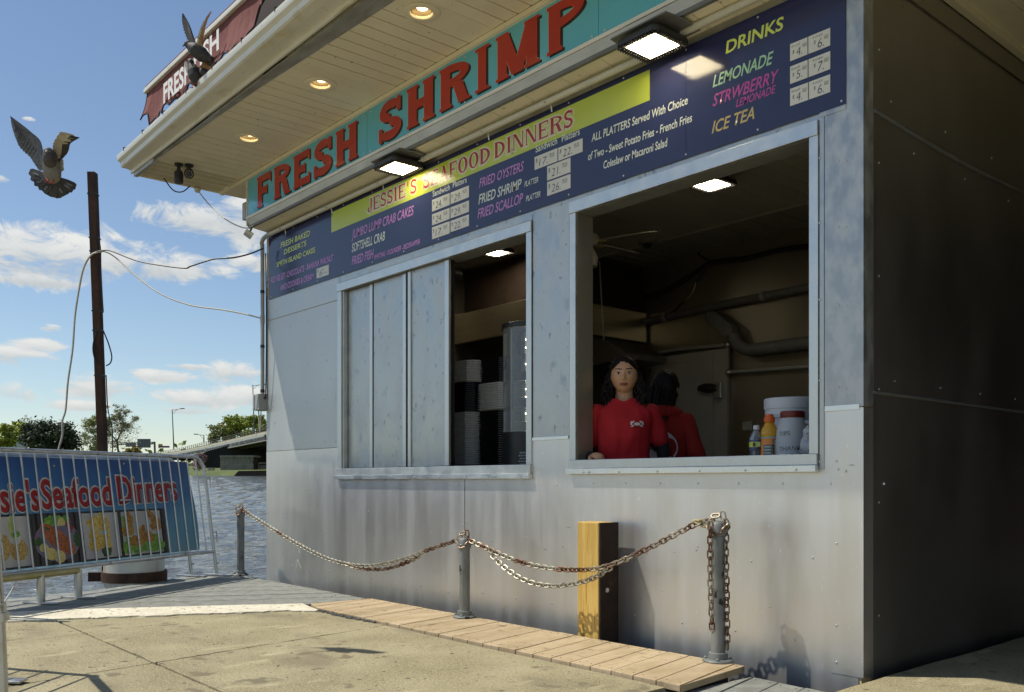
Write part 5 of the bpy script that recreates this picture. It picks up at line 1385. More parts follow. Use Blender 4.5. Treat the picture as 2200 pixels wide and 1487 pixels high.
MB().lathe(c, [(.09, -.045), (.10, -.03), (.10, 0)], 20).build('base', fanm, t); MB().sphere(c + V((0, 0, -.045)), .05, .05, .045, 14, 8).build('dome', M['black'], t)
# cooker hood and red boxes deep on the left
c = onY(1295, 765, 2.9)
t = thing('cooker_hood', c, 'dark steel cooker hood behind the woman', 'hood')
hm = mat('hood_steel', (.17, .165, .15), (.22, .21, .19), .4, .6, scale=3)
MB().prism([onY(1262, 730, 2.9), onY(1292, 728, 2.9), onY(1340, 757, 2.9), onY(1338, 768, 2.9), onY(1262, 790, 2.9)], (0, .7, 0)).build('canopy', hm, t, smooth=False, bevel=.004)
MB().tube([onY(1288, 562, 2.85), onY(1297, 730, 2.85)], .008, 6).build('hanging_rod', M['pvc'], t)
red = mat('red_enamel', (.16, .012, .012), rough=.4)
o = onY(1283, 637, 3.4); single('alarm_box', box(o + V((-.09, -.05, -.11)), o + V((.09, .06, .11))), red, o, 'small red wall box, upper of two beside the jamb', 'box', 'red wall boxes inside', bevel=.01)
o = onY(1283, 695, 3.4); single('alarm_box', MB().sphere(o, .13, .08, .13, 18, 12), red, o, 'round red wall bell, lower of two red boxes beside the jamb', 'bell', 'red wall boxes inside')
# socket plate and low shelf on the right of the back wall
single('wall_socket', box(bw_(1595, 925, .02), bw_(1618, 905, .005)), coolm, bw_(1606, 915, .02), 'pair of wall sockets in the dark low on the back wall', 'socket')
# shelf things by the right jamb
def bottle(px, pyb, pyt, y, label, prof, mats):
    b = onY(px, pyb, y); D = (b - CAM).dot(FW); b = V((b.x, b.y, CT)); h = atD(px, pyt, D).z - CT
    t = thing('drink_bottle', b, label, 'bottle')
    for nm, m, pr_ in zip(('body', 'drink', 'wrapper', 'cap'), mats, prof):
        if m: MB().lathe(b, [(r * h, z * h) for r, z in pr_], 22).build(nm, m, t)
    return t, b, h
water_in = mat('bottled_water', (.75, .8, .82), rough=.05, trans=.9)
lab1 = mat('blue_wrapper', (.03, .04, .16), rough=.3); labo = mat('orange_wrapper', (.75, .22, .03), (.85, .30, .05), .3, scale=8)
orange = mat('orange_drink', (.62, .30, .01), (.70, .38, .02), .15, scale=6); capo = mat('orange_cap', (.75, .12, .02), rough=.4)
BP = [(.14, .0), (.155, .02), (.155, .16), (.145, .2), (.155, .24), (.155, .42), (.165, .44), (.165, .66), (.155, .70), (.10, .85), (.062, .90), (.062, .93)]
t, b, h = bottle(1625, 978, 914, .30, 'small clear water bottle with a blue label, leftmost on the sill', (BP, [(.146, .03), (.146, .42), (.155, .44), (.155, .62), (.001, .62)], [(.167, .46), (.167, .66), (.166, .66)], [(.07, .905), (.07, .99), (.06, 1.0), (.001, 1.0)]), (clear, water_in, lab1, lidw))
tc = (CAM - b); tc.z = 0; tc.normalize(); rt = V((-tc.y, tc.x, 0))
MB().lathe(b, [(.1675 * h, .50 * h), (.1675 * h, .62 * h)], 22, cap=False).build('label_band', M['lime'], t)
for s_ in (-.05, .06): MB().obox(b + tc * .168 * h + rt * s_ * h * 1.0 + UP * .56 * h, rt * .022 * h, tc * .003, UP * .045 * h).build('label_picture', M['black'] if s_ < 0 else M['t_mint'], t, smooth=False)
t, b, h = bottle(1653, 977, 890, .30, 'orange sports drink bottle with an orange cap between the water bottle and the jug', ([(.13, 0), (.15, .02), (.15, .30), (.14, .5), (.145, .60), (.155, .64), (.14, .72), (.09, .82), (.075, .85)], [(.001, .0), (.001, .01)], [(.154, .03), (.154, .32), (.146, .5), (.150, .56)], [(.095, .85), (.10, .87), (.10, .93), (.075, .96), (.07, .99), (.05, 1.0), (.001, 1.0)]), (orange, None, labo, capo))
MB().lathe(b, [(.152 * h, .56 * h), (.154 * h, .58 * h)], 22, cap=False).build('label_stripe', M['teal'], t)
cyl = lambda a, r, z: b + (tc * math.cos(a) + rt * math.sin(a)) * r + UP * z
for a0, a1, m, r_ in ((-.75, .35, M['pvcdark'], .1565), (.4, 1.2, M['black'], .157)):
    mb = MB(); vs = [cyl(a0 + (a1 - a0) * i / 6, r_ * h, z * h) for i in range(7) for z in ((.06, .44) if m is M['pvcdark'] else (.04, .53))]
    mb.add(vs, [(2 * i, 2 * i + 2, 2 * i + 3, 2 * i + 1) for i in range(6)]); mb.build('label_panel', m, t)
rr2 = (tc * math.cos(.62) + rt * math.sin(.62)) * (.160 * h); rx = (rt * math.cos(.62) - tc * math.sin(.62))
place_text('G', b + rr2 + UP * .44 * h - rx * .03 * h, tuple(rx), (0, 0, 1), .06 * h, .08 * h, M['t_white'], t, 0, .03)
place_text('ENDURANCE', b + rr2 + UP * .42 * h - rx * .02 * h, (0, 0, -1), tuple(rx), .36 * h, .05 * h, M['t_tan'], t, 0, .02)
for k in range(6):
    q = b + (tc * math.cos(-.2) + rt * math.sin(-.2)) * (.1585 * h) + UP * (.40 - .055 * k) * h
    MB().obox(q, (rt * math.cos(-.2) - tc * math.sin(-.2)) * .06 * h, tc * .001, UP * .008 * h).build('label_print', M['t_grey'], t, smooth=False)
# tip jug
b = onY(1703, 975, .34); D = (b - CAM).dot(FW); b = V((b.x, b.y, CT)); h = atD(1700, 884, D).z - CT
t = thing('tip_jug', b, 'frosted plastic tip jug with a red lid and handwritten TIPS THANKS', 'jug')
w = 36 / FOC * D
MB().lathe(b, [(w * .95, 0), (w, .02), (w * 1.0, h * .45), (w * .93, h * .68), (w * .74, h * .86), (w * .66, h * .89)], 28).build('body', frost, t)
MB().lathe(b, [(w * .70, h * .885), (w * .72, h * .90), (w * .72, h * .985), (w * .68, h)], 28).build('lid', red, t)
MB().lathe(b + UP * .002, [(w * .9, .004), (w * .9, h * .22), (.001, h * .22)], 24).build('notes_inside', mat('bank_notes', (.30, .40, .42), (.5, .52, .5), .6, scale=60), t)
tc = (CAM - b); tc.z = 0; tc.normalize(); rt = V((-tc.y, tc.x, 0))
hp = [b + rt * w * .62 + UP * h * .80 + tc * w * .3, b + rt * w * 1.05 + UP * h * .78 + tc * w * .3, b + rt * w * 1.25 + UP * h * .62 + tc * w * .3, b + rt * w * 1.15 + UP * h * .42 + tc * w * .3, b + rt * w * .85 + UP * h * .38 + tc * w * .3]
MB().tube(smooth_path(hp, 6), .013, 10).build('handle', frost, t)
def jugtext(s, a0, z, hh):
    me = text_mesh(s, .05, -.01)
    for v in me.vertices:
        a = a0 + v.co.x * hh / .729 / w; zz = z + v.co.y * hh / .729 + .01 * (v.co.x * .2)
        r_ = w * 1.004 + .001; v.co = b + (tc * math.cos(a) + rt * math.sin(a)) * r_ + UP * zz - ORG[t.name]
    me.materials.append(M['t_ink']); link('lettering', me, t)
jugtext('TIPS', -.85, h * .56, .026); jugtext('THANKS', -.85, h * .30, .026)
# white bucket behind
b = onY(1700, 930, .62); D = (b - CAM).dot(FW); b = V((b.x, b.y, CT)); h = atD(1700, 857, D).z - CT; w = 57 / FOC * D
t = thing('food_bucket', b, 'big round white lidded bucket behind the tip jug', 'bucket')
MB().lathe(b, [(w * .88, 0), (w * .96, h * .8), (w * .96, h * .86)], 36).build('tub', lidw, t)
MB().lathe(b, [(w * 1.0, h * .85), (w * 1.0, h * .985), (w * .97, h), (w * .9, h * .985)], 36).build('lid', lidw, t)
tc = (CAM - b); tc.z = 0; tc.normalize(); rt = V((-tc.y, tc.x, 0))
MB().obox(b - rt * w * .50 + tc * w * .86 + UP * h * .74, rt * .045, tc * .012, UP * .012).build('grip', lidw, t, smooth=False, bevel=.004)
MB().obox(b - rt * w * .48 + tc * w * .86 + UP * h * .55, rt * .035, tc * .008, UP * .06).build('label', M['card'], t, smooth=False)
MB().tube(smooth_path([b - rt * w * .95 + UP * h * .45, b - rt * w * 1.12 + UP * h * .25, b - rt * w * 1.02 + UP * h * .02], 6), .003, 5).build('bail', M['trim'], t)
b = onY(1741, 975, .24); b = V((b.x - .01, b.y, CT))
t = thing('plastic_bag', b + UP * .02, 'crumpled clear plastic bag by the right jamb of the big window', 'bag')
mb = MB()
for (dz, r) in ((.03, .035), (.12, .05), (.19, .03)):
    mb2 = MB().sphere(b + V((0, 0, dz)), r, r * .8, r * 1.2, 12, 8)
    for v in mb2.v: v += V((mnoise.noise(v * 40), mnoise.noise(v * 40 + V((9, 0, 0))), mnoise.noise(v * 40 + V((0, 9, 0))))) * .014
    mb2.build('film', mat('clear_film', (.7, .72, .74), rough=.2, trans=.4), t)
# takeaway trays behind the small window: nested foam and black containers
foam = mat('foam_tray', (.66, .66, .64), (.74, .74, .72), .6, scale=30); blk = mat('black_tray', (.016, .016, .018), rough=.3)
def trays(px0, px1, pyb, pyt, y, m, label, n):
    a, bq = onY(px0, pyb, y), onY(px1, pyb, y); z0 = onY((px0 + px1) / 2, pyb, y).z; z1 = onY((px0 + px1) / 2, pyt, y).z
    z0 = max(z0, CT); t = thing('tray_stack', V(((a.x + bq.x) / 2, y, z0)), label, 'trays', 'takeaway tray stacks')
    W_ = (bq.x - a.x) / 2; c = V(((a.x + bq.x) / 2, y + W_, 0)); st = (z1 - z0) / n
    base = None
    for i in range(n):
        if base is None:
            mb = MB(); k = W_ * .35
            def oc(r): return [(r, k - r * 0), ] and [(-W_ * r, -(W_ - k) * r), (-(W_ - k) * r, -W_ * r), ((W_ - k) * r, -W_ * r), (W_ * r, -(W_ - k) * r), (W_ * r, (W_ - k) * r), ((W_ - k) * r, W_ * r), (-(W_ - k) * r, W_ * r), (-W_ * r, (W_ - k) * r)]
            vs = [(x, y_, z) for r, z in ((.90, 0), (.97, st * .55), (1.0, st * .6), (1.0, st * .95)) for x, y_ in oc(r)]
            fs = [(q * 8 + j, q * 8 + (j + 1) % 8, (q + 1) * 8 + (j + 1) % 8, (q + 1) * 8 + j) for q in range(3) for j in range(8)] + [tuple(range(8))[::-1], tuple(range(24, 32))]
            base = mb.add(vs, fs).mesh('tray', m, V((0, 0, 0)), False)
        o = link('tray', base, t); o.location = V((c.x + RND.uniform(-.003, .003), c.y + RND.uniform(-.003, .003), z0 + i * st)) - ORG[t.name]
    return t
trays(958, 1008, 1000, 886, .42, foam, 'pale foam tray stack at the bottom left of the small window', 22)
trays(958, 1008, 886, 822, .42, blk, 'black tray stack in the middle of the left pile', 14)
trays(958, 1012, 822, 776, .42, foam, 'pale foam tray stack on top of the left pile', 9)
trays(1014, 1083, 1000, 882, .52, blk, 'black tray stack at the bottom of the taller middle pile', 24)
trays(1013, 1083, 882, 823, .52, foam, 'pale foam tray stack in the middle of the taller pile', 12)
trays(1016, 1084, 823, 771, .52, blk, 'black tray stack on top of the taller middle pile', 11)
# heated display case
dc = onY(1136, 990, .62); D = (dc - CAM).dot(FW); w = 56 / FOC * D; dc = V((dc.x, dc.y, CT)); zt = atD(1110, 697, D).z; zb = atD(1110, 930, D).z
t = thing('display_case', dc, 'tall round glass display case with lit shelves behind the small window', 'display case')
MB().lathe(dc, [(w, 0), (w, zb - CT)], 32).build('base', M['black'], t)
MB().lathe(dc, [(w * 1.06, zt - CT - .045), (w * 1.06, zt - CT - .01), (w * .9, zt - CT)], 32).build('top', M['black'], t)
glass = mat('case_glass', (.8, .9, 1.0), rough=.02, trans=.80, spec=1.0)
MB().lathe(dc, [(w * .99, zb - CT), (w * .99, zt - CT - .045)], 32, cap=False).build('glass', glass, t)
for k, py in enumerate((770, 826, 880)):
    z = atD(1110, py, D).z - CT; MB().lathe(dc, [(w * .9, z), (w * .9, z + .006)], 28).build('shelf', clear, t)
tc = (CAM - dc); tc.z = 0; tc.normalize(); rt = V((-tc.y, tc.x, 0))
MB().tube([dc - rt * w * .62 + tc * w * .72 + UP * (zb - CT), dc - rt * w * .62 + tc * w * .72 + UP * (zt - CT - .05)], .014, 8).build('post', M['pvc'], t)
MB().tube([dc + rt * w * .1 - tc * w * .5 + UP * (zb - CT), dc + rt * w * .1 - tc * w * .5 + UP * (zt - CT - .05)], .05, 8).build('post', M['pvc'], t)
for j in range(12):
    MB().sphere(dc + rt * w * -.05 - tc * w * .2 + UP * (zb - CT + (zt - zb - .08) * j / 12 + .02), .006, None, None, 6, 4).build('led', M['led'], t)
for (py, cc_) in ((812, (.30, .02, .03)), (868, (.55, .53, .48)), (918, (.45, .40, .22))):
    z = atD(1110, py, D).z; MB().box(V((dc.x, dc.y, z)) + tc * w * .3 - rt * w * .28 + V((-.05, -.05, -.035)), V((dc.x, dc.y, z)) + tc * w * .3 - rt * w * .28 + V((.05, .05, .04))).build('wrapped_food', mat('wrapped_food', cc_, rough=.3), t, bevel=.02)
vb_ = MB()
for r_ in range(6):
    for c_ in range(4):
        a = -.35 + c_ * .11 + (.05 if r_ % 2 else 0); q = dc + (tc * math.cos(a) + rt * math.sin(a)) * (w + .001) + UP * (.04 + r_ * .022)
        vb_.obox(q, (rt * math.cos(a) - tc * math.sin(a)) * .009, (tc * math.cos(a) + rt * math.sin(a)) * .001, UP * .006)
prop(vb_.build('vent_slot', M['pvc'], t, smooth=False), kind='stuff')
# stainless hood across the back of the small window, warm in the lamp light
hz0, hz1 = onY(1050, 727, 2.3).z, onY(1050, 660, 2.3).z
hm2 = mat('hood_brushed', (.62, .56, .42), (.70, .63, .48), .26, .9, scale=3, stretch=(1, 1, 8), bump=.12, bscale=30, bstretch=(6, 1, 1))
t = thing('extractor_hood', V((.8, 2.3, hz0)), 'long brushed steel extractor hood glowing warm behind the takeaway trays', 'hood')
MB().box((-.0, 2.3, hz0), (1.55, 3.9, hz1)).build('canopy', hm2, t, smooth=False, bevel=.01)
MB().box((-.0, 2.45, hz1 + .001), (1.5, 3.9, 3.45)).build('chase', M['roofdark'], t, smooth=False)
MB().box((-.0, 2.6, .2), (1.5, 3.9, hz0 - .001)).build('backsplash', M['black'], t, smooth=False)
single('speaker', MB().lathe(onY(975, 590, .25), [(.03, -.06), (.05, -.05), (.06, .03), (.02, .06)], 16, (0, -1, 0)), M['black'], onY(975, 590, .25), 'small dark round speaker in the top corner of the small window', 'speaker')
# ------------------------------------------------------------------ people: one continuous body each, clothing and hair on it
def remesh(mb, voxel, name, smooth=2):
    me = mb.mesh(name, [], V((0, 0, 0)), True)
    o = bpy.data.objects.new(name, me); COL.objects.link(o)
    r = o.modifiers.new('r', 'REMESH'); r.mode = 'VOXEL'; r.voxel_size = voxel
    if smooth:
        s = o.modifiers.new('s', 'SMOOTH'); s.factor = .5; s.iterations = smooth
    bpy.context.view_layer.update()
    out = bpy.data.meshes.new_from_object(o.evaluated_get(bpy.context.evaluated_depsgraph_get()))
    bpy.data.objects.remove(o)
    out.polygons.foreach_set('use_smooth', [True] * len(out.polygons))
    return out
def caps(mb, pts, rs, n=14):
    pts = smooth_path(pts, 4); k = len(rs) - 1; N_ = len(pts) - 1
    rr = []
    for i in range(len(pts)):
        f = i / N_ * k; j = min(int(f), k - 1); rr.append(rs[j] + (rs[j + 1] - rs[j]) * (f - j))
    mb.tube(pts, rr, n); mb.sphere(pts[0], rr[0], None, None, 12, 8); mb.sphere(pts[-1], rr[-1], None, None, 12, 8)
def torso(mb, g, sh=.185, hip=.16, z0=.86):
    lv = [(z0, hip, .115), (z0 + .10, hip * .98, .112), (1.06, .150, .108), (1.18, .158, .120), (1.28, .168, .122), (1.355, sh * .93, .100), (1.40, sh * .62, .080), (1.43, .075, .066)]
    n = 24; vs = []
    for z, a, b in lv:
        for j in range(n):
            t = 2 * math.pi * j / n; c, s = math.cos(t), math.sin(t)
            e = .85
            x = (a + g) * (abs(c) ** e) * (1 if c > 0 else -1); y = (b + g) * (abs(s) ** e) * (1 if s > 0 else -1)
            if s < 0 and 1.1 < z < 1.33: y *= 1.12 + .10 * math.exp(-((abs(x) - .075) / .05) ** 2)
            vs.append(V((x, y, z + g * (z - 1.1))))
    mb.add(vs, [(i * n + j, i * n + (j + 1) % n, (i + 1) * n + (j + 1) % n, (i + 1) * n + j) for i in range(len(lv) - 1) for j in range(n)] + [tuple(range(n))[::-1], tuple(range((len(lv) - 1) * n, len(lv) * n))])
HC = V((0, -.025, 1.585))
def head(mb, HC=HC):
    nu, nv = 72, 56; vs = []
    for i in range(nv + 1):
        th = math.pi * i / nv
        for j in range(nu):
            a = 2 * math.pi * j / nu; d = V((math.sin(th) * math.cos(a), math.sin(th) * math.sin(a), math.cos(th)))
            x, y, z = .0865 * d.x, .097 * d.y, .119 * d.z
            zz = z / .118
            if zz < 0:
                k = 1 - .23 * zz * zz; x *= k
                if y < 0: y *= 1 - .04 * zz * zz
                else: y *= 1 - .40 * zz * zz
            if y < 0:
                f = max(0, -d.y)
                gs = lambda px, pz, sx, sz: math.exp(-((x - px) / sx) ** 2 - ((z - pz) / sz) ** 2)
                y *= .94
                y -= f * (.019 * gs(0, -.026, .011, .016) + .009 * gs(0, -.004, .0085, .022) + .006 * (gs(.014, -.030, .008, .008) + gs(-.014, -.030, .008, .008)))
                y += f * .008 * (gs(.032, .006, .018, .012) + gs(-.032, .006, .018, .012))
                y -= f * .004 * (gs(.034, .024, .024, .007) + gs(-.034, .024, .024, .007))
                y -= f * (.0065 * gs(0, -.058, .020, .0055) + .0075 * gs(0, -.069, .018, .006)) - f * .003 * gs(0, -.0635, .024, .002)
                y -= f * .007 * gs(0, -.098, .022, .016)
                y -= f * .004 * (gs(.042, -.028, .022, .024) + gs(-.042, -.028, .022, .024))
            vs.append(HC + V((x, y, z)))
    mb.add(vs, [(i * nu + j, (i + 1) * nu + j, (i + 1) * nu + (j + 1) % nu, i * nu + (j + 1) % nu) for i in range(nv) for j in range(nu)])
    for s in (-1, 1):
        mb.sphere(HC + V((s * .087, .006, -.012)), .010, .018, .031, 12, 8, Matrix.Rotation(s * -.3, 3, 'Z'))
    caps(mb, [HC + V((0, .03, -.06)), V((0, .012, 1.47)), V((0, .02, 1.39))], [.060, .058, .072])
def hand(mb, wrist, d, palm_n, curl=.6):
    d = V(d).normalized(); n_ = V(palm_n).normalized(); s = d.cross(n_).normalized(); n_ = s.cross(d)
    caps(mb, [wrist, wrist + d * .05, wrist + d * .085], [.024, .034, .033], 10)
    for k, (o, L) in enumerate(((-.028, .062), (-.009, .072), (.010, .068), (.028, .052))):
        p = wrist + d * .085 + s * o; q1 = p + (d * math.cos(curl * .5) + n_ * math.sin(curl * .5)) * L * .45
        q2 = q1 + (d * math.cos(curl * 1.3) + n_ * math.sin(curl * 1.3)) * L * .32; q3 = q2 + (d * math.cos(curl * 1.9) + n_ * math.sin(curl * 1.9)) * L * .25
        caps(mb, [p - d * .02, p, q1, q2, q3], [.0095, .0095, .0085, .008, .007], 8)
    p = wrist + d * .03 - s * .03; caps(mb, [p, p - s * .022 + d * .025 + n_ * .01, p - s * .026 + d * .052 + n_ * .02], [.012, .011, .009], 8)
def person(name_lab, loc, rot, arms, skin, hairf, shirt_m, under_m, sleeve=.52, legs_m=None):
    root = thing('person', (0, 0, 0), name_lab, 'person')
    mb = MB(); torso(mb, 0); head(mb)
    for (S, E, Wr, hd, pn, cu) in arms:
        caps(mb, [S, E, Wr], [.046, .038, .027]); hand(mb, Wr, hd, pn, cu)
    for s in (-1, 1):
        caps(mb, [V((s * .09, 0, .90)), V((s * .10, -.01, .48)), V((s * .105, .02, .09))], [.085, .058, .040])
        caps(mb, [V((s * .105, .03, .05)), V((s * .11, -.06, .035)), V((s * .115, -.14, .028))], [.042, .040, .026])
    me = remesh(mb, .0042, 'body', 1)
    lip = mat('lips', (.20, .075, .055), rough=.4); brow = mat('brow_hair', (.016, .010, .008), rough=.7); wht = mat('eye_white', (.50, .46, .42), rough=.2); iris = mat('iris', (.012, .007, .005), rough=.12)
    for m in (skin, lip, brow): me.materials.append(m)
    for p in me.polygons:
        c = p.center - HC
        if c.y < -.05:
            if abs(c.z + .063) < .0105 * math.sqrt(max(0, 1 - (c.x / .027) ** 2)) + .0005 and abs(c.x) < .027: p.material_index = 1
            for s in (-1, 1):
                X_ = c.x * s
                if .012 < X_ < .055 and abs(c.z - (.030 + .006 * math.sin((X_ - .012) / .043 * 2.2))) < .0038: p.material_index = 2
                if .017 < X_ < .048 and abs(c.z - (.0115 + .004 * math.sin((X_ - .017) / .031 * 3.1))) < .0019: p.material_index = 2
    body = link('body', me, root)
    for s in (-1, 1):
        e = HC + V((s * .0335, -.0755, .006))
        MB().sphere(e, .0142, .0105, .0076, 14, 10).build('eye', wht, root); MB().sphere(e + V((0, -.0055, .0003)), .0072, .006, .0072, 12, 8).build('iris', iris, root)
    def cloth(nm, fn, m, vox=.007, cut=None):
        mb = MB(); fn(mb); me = remesh(mb, vox, nm, 3)
        bm = bmesh.new(); bm.from_mesh(me)
        dead = [f for f in bm.faces if cut(f.calc_center_median())]
        bmesh.ops.delete(bm, geom=dead, context='FACES')
        for v in bm.verts:
            v.co += V((mnoise.noise(v.co * 9), mnoise.noise(v.co * 9 + V((5, 0, 0))), 0)) * .009 + v.normal * .004 * mnoise.noise(V((v.co.x * 22, v.co.y * 22, v.co.z * 9)))
        bm.to_mesh(me); bm.free(); me.materials.append(m); return link(nm, me, root)
    def shirt(mb):
        torso(mb, .016)
        for (S, E, Wr, *_r) in arms:
            e = S.lerp(E, .70 if sleeve < .53 else 1.0)
            if sleeve > 1: caps(mb, [S, E, E.lerp(Wr, .95)], [.064, .056, .044])
            else: caps(mb, [S + V((0, 0, .0)), S.lerp(e, .5), e], [.062, .056, .058])
    cloth('shirt', shirt, shirt_m, cut=lambda c: (V((c.x, c.y * .9, 0)).length < .082 and c.z > 1.395 + c.y * .35) or c.z < .872)
    MB().tube([V((.084 * math.cos(a), .012 + .088 * math.sin(a), 1.402 + .034 * math.sin(a))) for a in [k * .2617994 for k in range(24)]], .009, 8, closed=True).build('collar', shirt_m, root, off=V((0, 0, 0)))
    if under_m:
        def un(mb):
            for (S, E, Wr, *_r) in arms: caps(mb, [S, E, Wr], [.050, .045, .034])
        cloth('undersleeves', un, under_m, cut=lambda c: False)
    def tr(mb):
        mb.tube([V((0, 0, .70)), V((0, 0, .95))], [.17, .165], 20)
        for s in (-1, 1): caps(mb, [V((s * .09, 0, .88)), V((s * .10, -.01, .48)), V((s * .105, .02, .12))], [.098, .075, .062])
    cloth('trousers', tr, legs_m or M['cable_black'], .010, cut=lambda c: False)
    hairf(root)
    root.location = loc; root.rotation_euler = (0, 0, rot)
    return root
hairm = mat('dark_hair', (.007, .005, .0045), (.016, .011, .009), .6, scale=60, stretch=(3, 3, .4), spec=.2)
def strands(root, specs, r=.010):
    mb = MB()
    for pts in specs: caps(mb, pts, [r * .7, r, r, r * .9, r * .5], 6)
    mb2 = mb.build('hair', hairm, root); prop(mb2, kind=None); return mb2
def scalp(mb, back=1.0, front_z=.055):
    nu, nv = 48, 32; vs = []; fs = []
    for i in range(nv + 1):
        th = math.pi * .80 * i / nv
        for j in range(nu):
            a = 2 * math.pi * j / nu; d = V((math.sin(th) * math.cos(a), math.sin(th) * math.sin(a), math.cos(th)))
            k = 1 + .05 * mnoise.noise(d * 7) + .03 * mnoise.noise(d * 19)
            vs.append(HC + V((.0955 * d.x * k, .014 + .102 * d.y * k, .006 + .130 * d.z * k)))
    for i in range(nv):
        for j in range(nu):
            q = [i * nu + j, (i + 1) * nu + j, (i + 1) * nu + (j + 1) % nu, i * nu + (j + 1) % nu]
            c = sum((vs[k] for k in q), V((0, 0, 0))) / 4 - HC
            if c.y < -.030 and c.z < front_z + .034 - abs(c.x) * .70: continue
            if c.y < .0 and c.z < .0: continue
            fs.append(tuple(q))
    mb.add(vs, fs)
def hair_woman(root):
    mb = MB(); scalp(mb)
    r_ = random.Random(5)
    for s in (-1, 1):
        for k in range(95):
            a = r_.uniform(.0, 1.15); p = HC + V((s * .088 * math.sin(a + .5), -.015 + .09 * math.cos(a) * r_.uniform(.1, .9), r_.uniform(-.05, .05)))
            end = V((s * r_.uniform(.075, .140), r_.uniform(-.085, .07), r_.uniform(1.33, 1.50)))
            pts = [p]
            for t in (.25, .5, .75, 1):
                q = p.lerp(end, t); q += V((math.sin(t * 17 + k * 1.7) * .014 + s * .014 * math.sin(t * 3.1), math.cos(t * 15 + k * 2) * .014, 0)); pts.append(q)
            caps(mb, pts, [.006, .0075, .0075, .007, .003], 5)
    for k in range(60):   # frizz on the crown
        d = V((r_.uniform(-1, 1), r_.uniform(.05, 1), r_.uniform(.1, 1))).normalized(); p = HC + V((.083 * d.x, .012 + .095 * d.y, .006 + .122 * d.z))
        q = p + d * r_.uniform(.006, .018) + V((r_.uniform(-.02, .02), r_.uniform(-.02, .02), r_.uniform(-.02, .01)))
        caps(mb, [p, p.lerp(q, .5) + d * .004, q], [.006, .006, .003], 5)
    mb.build('hair', hairm, root, ang=180)
def hair_back(root):
    mb = MB(); scalp(mb, front_z=.03)
    r_ = random.Random(9)
    for k in range(170):
        a = r_.uniform(-2.0, 2.0); p = HC + V((.080 * math.sin(a), .015 + .092 * math.cos(a), r_.uniform(-.06, .06)))
        end = V((.07 * math.sin(a) + r_.uniform(-.02, .02), .10 + .03 * math.cos(a) + r_.uniform(-.02, .02), r_.uniform(1.14, 1.34)))
        pts = [p] + [p.lerp(end, t) + V((math.sin(t * 7 + k) * .006, .02 * math.sin(t * 3), 0)) for t in (.3, .6, .85, 1)]
        caps(mb, pts, [.007, .008, .008, .007, .003], 5)
    mb.build('hair', hairm, root, ang=180)
skin = mat('warm_brown_skin', (.53, .29, .165), (.60, .335, .195), .5, scale=30)
redc = mat('red_tshirt', (.38, .006, .011), (.42, .008, .015), .85, scale=6)
redh = mat('red_hoodie', (.30, .012, .008), (.34, .018, .011), .9, scale=6)
blackc = mat('black_sleeves', (.008, .008, .012), rough=.9)
wpos = atD(1341, 812, 5.92)
ZF = wpos.z - HC.z + .012
fr = rad(41)
E_ = lambda x, y, z: V((x, y, z))
woman_loc = V((wpos.x, wpos.y, ZF))
szl = 1.14 - ZF
arms = [(E_(-.175, .0, 1.345), E_(-.245, .03, 1.09), E_(-.20, -.14, szl + .02), (.55, -.8, -.12), (0, -.2, -1), .5),
        (E_(.175, .0, 1.345), E_(.250, .05, 1.10), E_(.255, .02, .88), (0, -.15, -1), (-1, 0, 0), .7)]
woman = person('woman in a red crew neck t-shirt over black sleeves looking out of the big window', woman_loc, fr, arms, skin, hair_woman, redc, blackc)
# crab emblem and faint lettering on the chest, laid on the shirt
def chest(root, side=1):
    sh = [o for o in root.children if o.name.startswith('shirt')][0]
    from mathutils.bvhtree import BVHTree
    bv = BVHTree.FromPolygons([v.co for v in sh.data.vertices], [p.vertices[:] for p in sh.data.polygons])
    def put(x, z, e=.004, back=False):
        y0 = .6 if back else -.6
        hit = bv.ray_cast(V((x, y0, z)), V((0, -1 if back else 1, 0)))
        return (hit[0] if hit[0] else V((x, .1 if back else -.12, z))) + V((0, e if back else -e, 0))
    return put
put = chest(woman)
wm = mat('shirt_print_white', (.62, .60, .60), rough=.8); dm = mat('shirt_print_dark', (.05, .01, .015), rough=.8)
mb = MB(); cxx, czz = .085, 1.262
def patch(mb, x, z, rx, rz, n=12, wob=0, put_=None, back=False):
    pts = [(put_ or put)(x + rx * math.cos(2 * math.pi * i / n) * (1 + wob * math.sin(i * 2.5)), z + rz * math.sin(2 * math.pi * i / n), .004, back) for i in range(n)]
    c = (put_ or put)(x, z, .005, back); mb.add([c] + pts, [(0, i + 1, (i + 1) % n + 1) for i in range(n)])
patch(mb, cxx, czz, .020, .010, 14, .1)
for s in (-1, 1):
    patch(mb, cxx + s * .030, czz + .012, .011, .006); patch(mb, cxx + s * .020, czz + .017, .005, .004); patch(mb, cxx + s * .036, czz + .002, .006, .009)
    for k in range(3): patch(mb, cxx + s * (.024 + .004 * k), czz - .008 - .004 * k, .009, .0022)
e = mb.build('crab_emblem', wm, woman, smooth=False, off=V((0, 0, 0))); prop(e, label='small white crab emblem printed on the chest')
def shirttext(s, x0, x1, z, h, m, root, put_, back=False, arc=0.):
    me = text_mesh(s, 0, .01); xs = [v.co.x for v in me.vertices]; a, b = min(xs), max(xs)
    for v in me.vertices:
        f = (v.co.x - a) / (b - a); x = x0 + (x1 - x0) * f; v.co = put_(x, z + v.co.y * h / .729 + arc * (1 - (2 * f - 1) ** 2), .0045, back)
    me.materials.append(m); link('lettering', me, root)
shirttext('SEAFOOD', .067, .108, 1.236, .008, dm, woman, put)
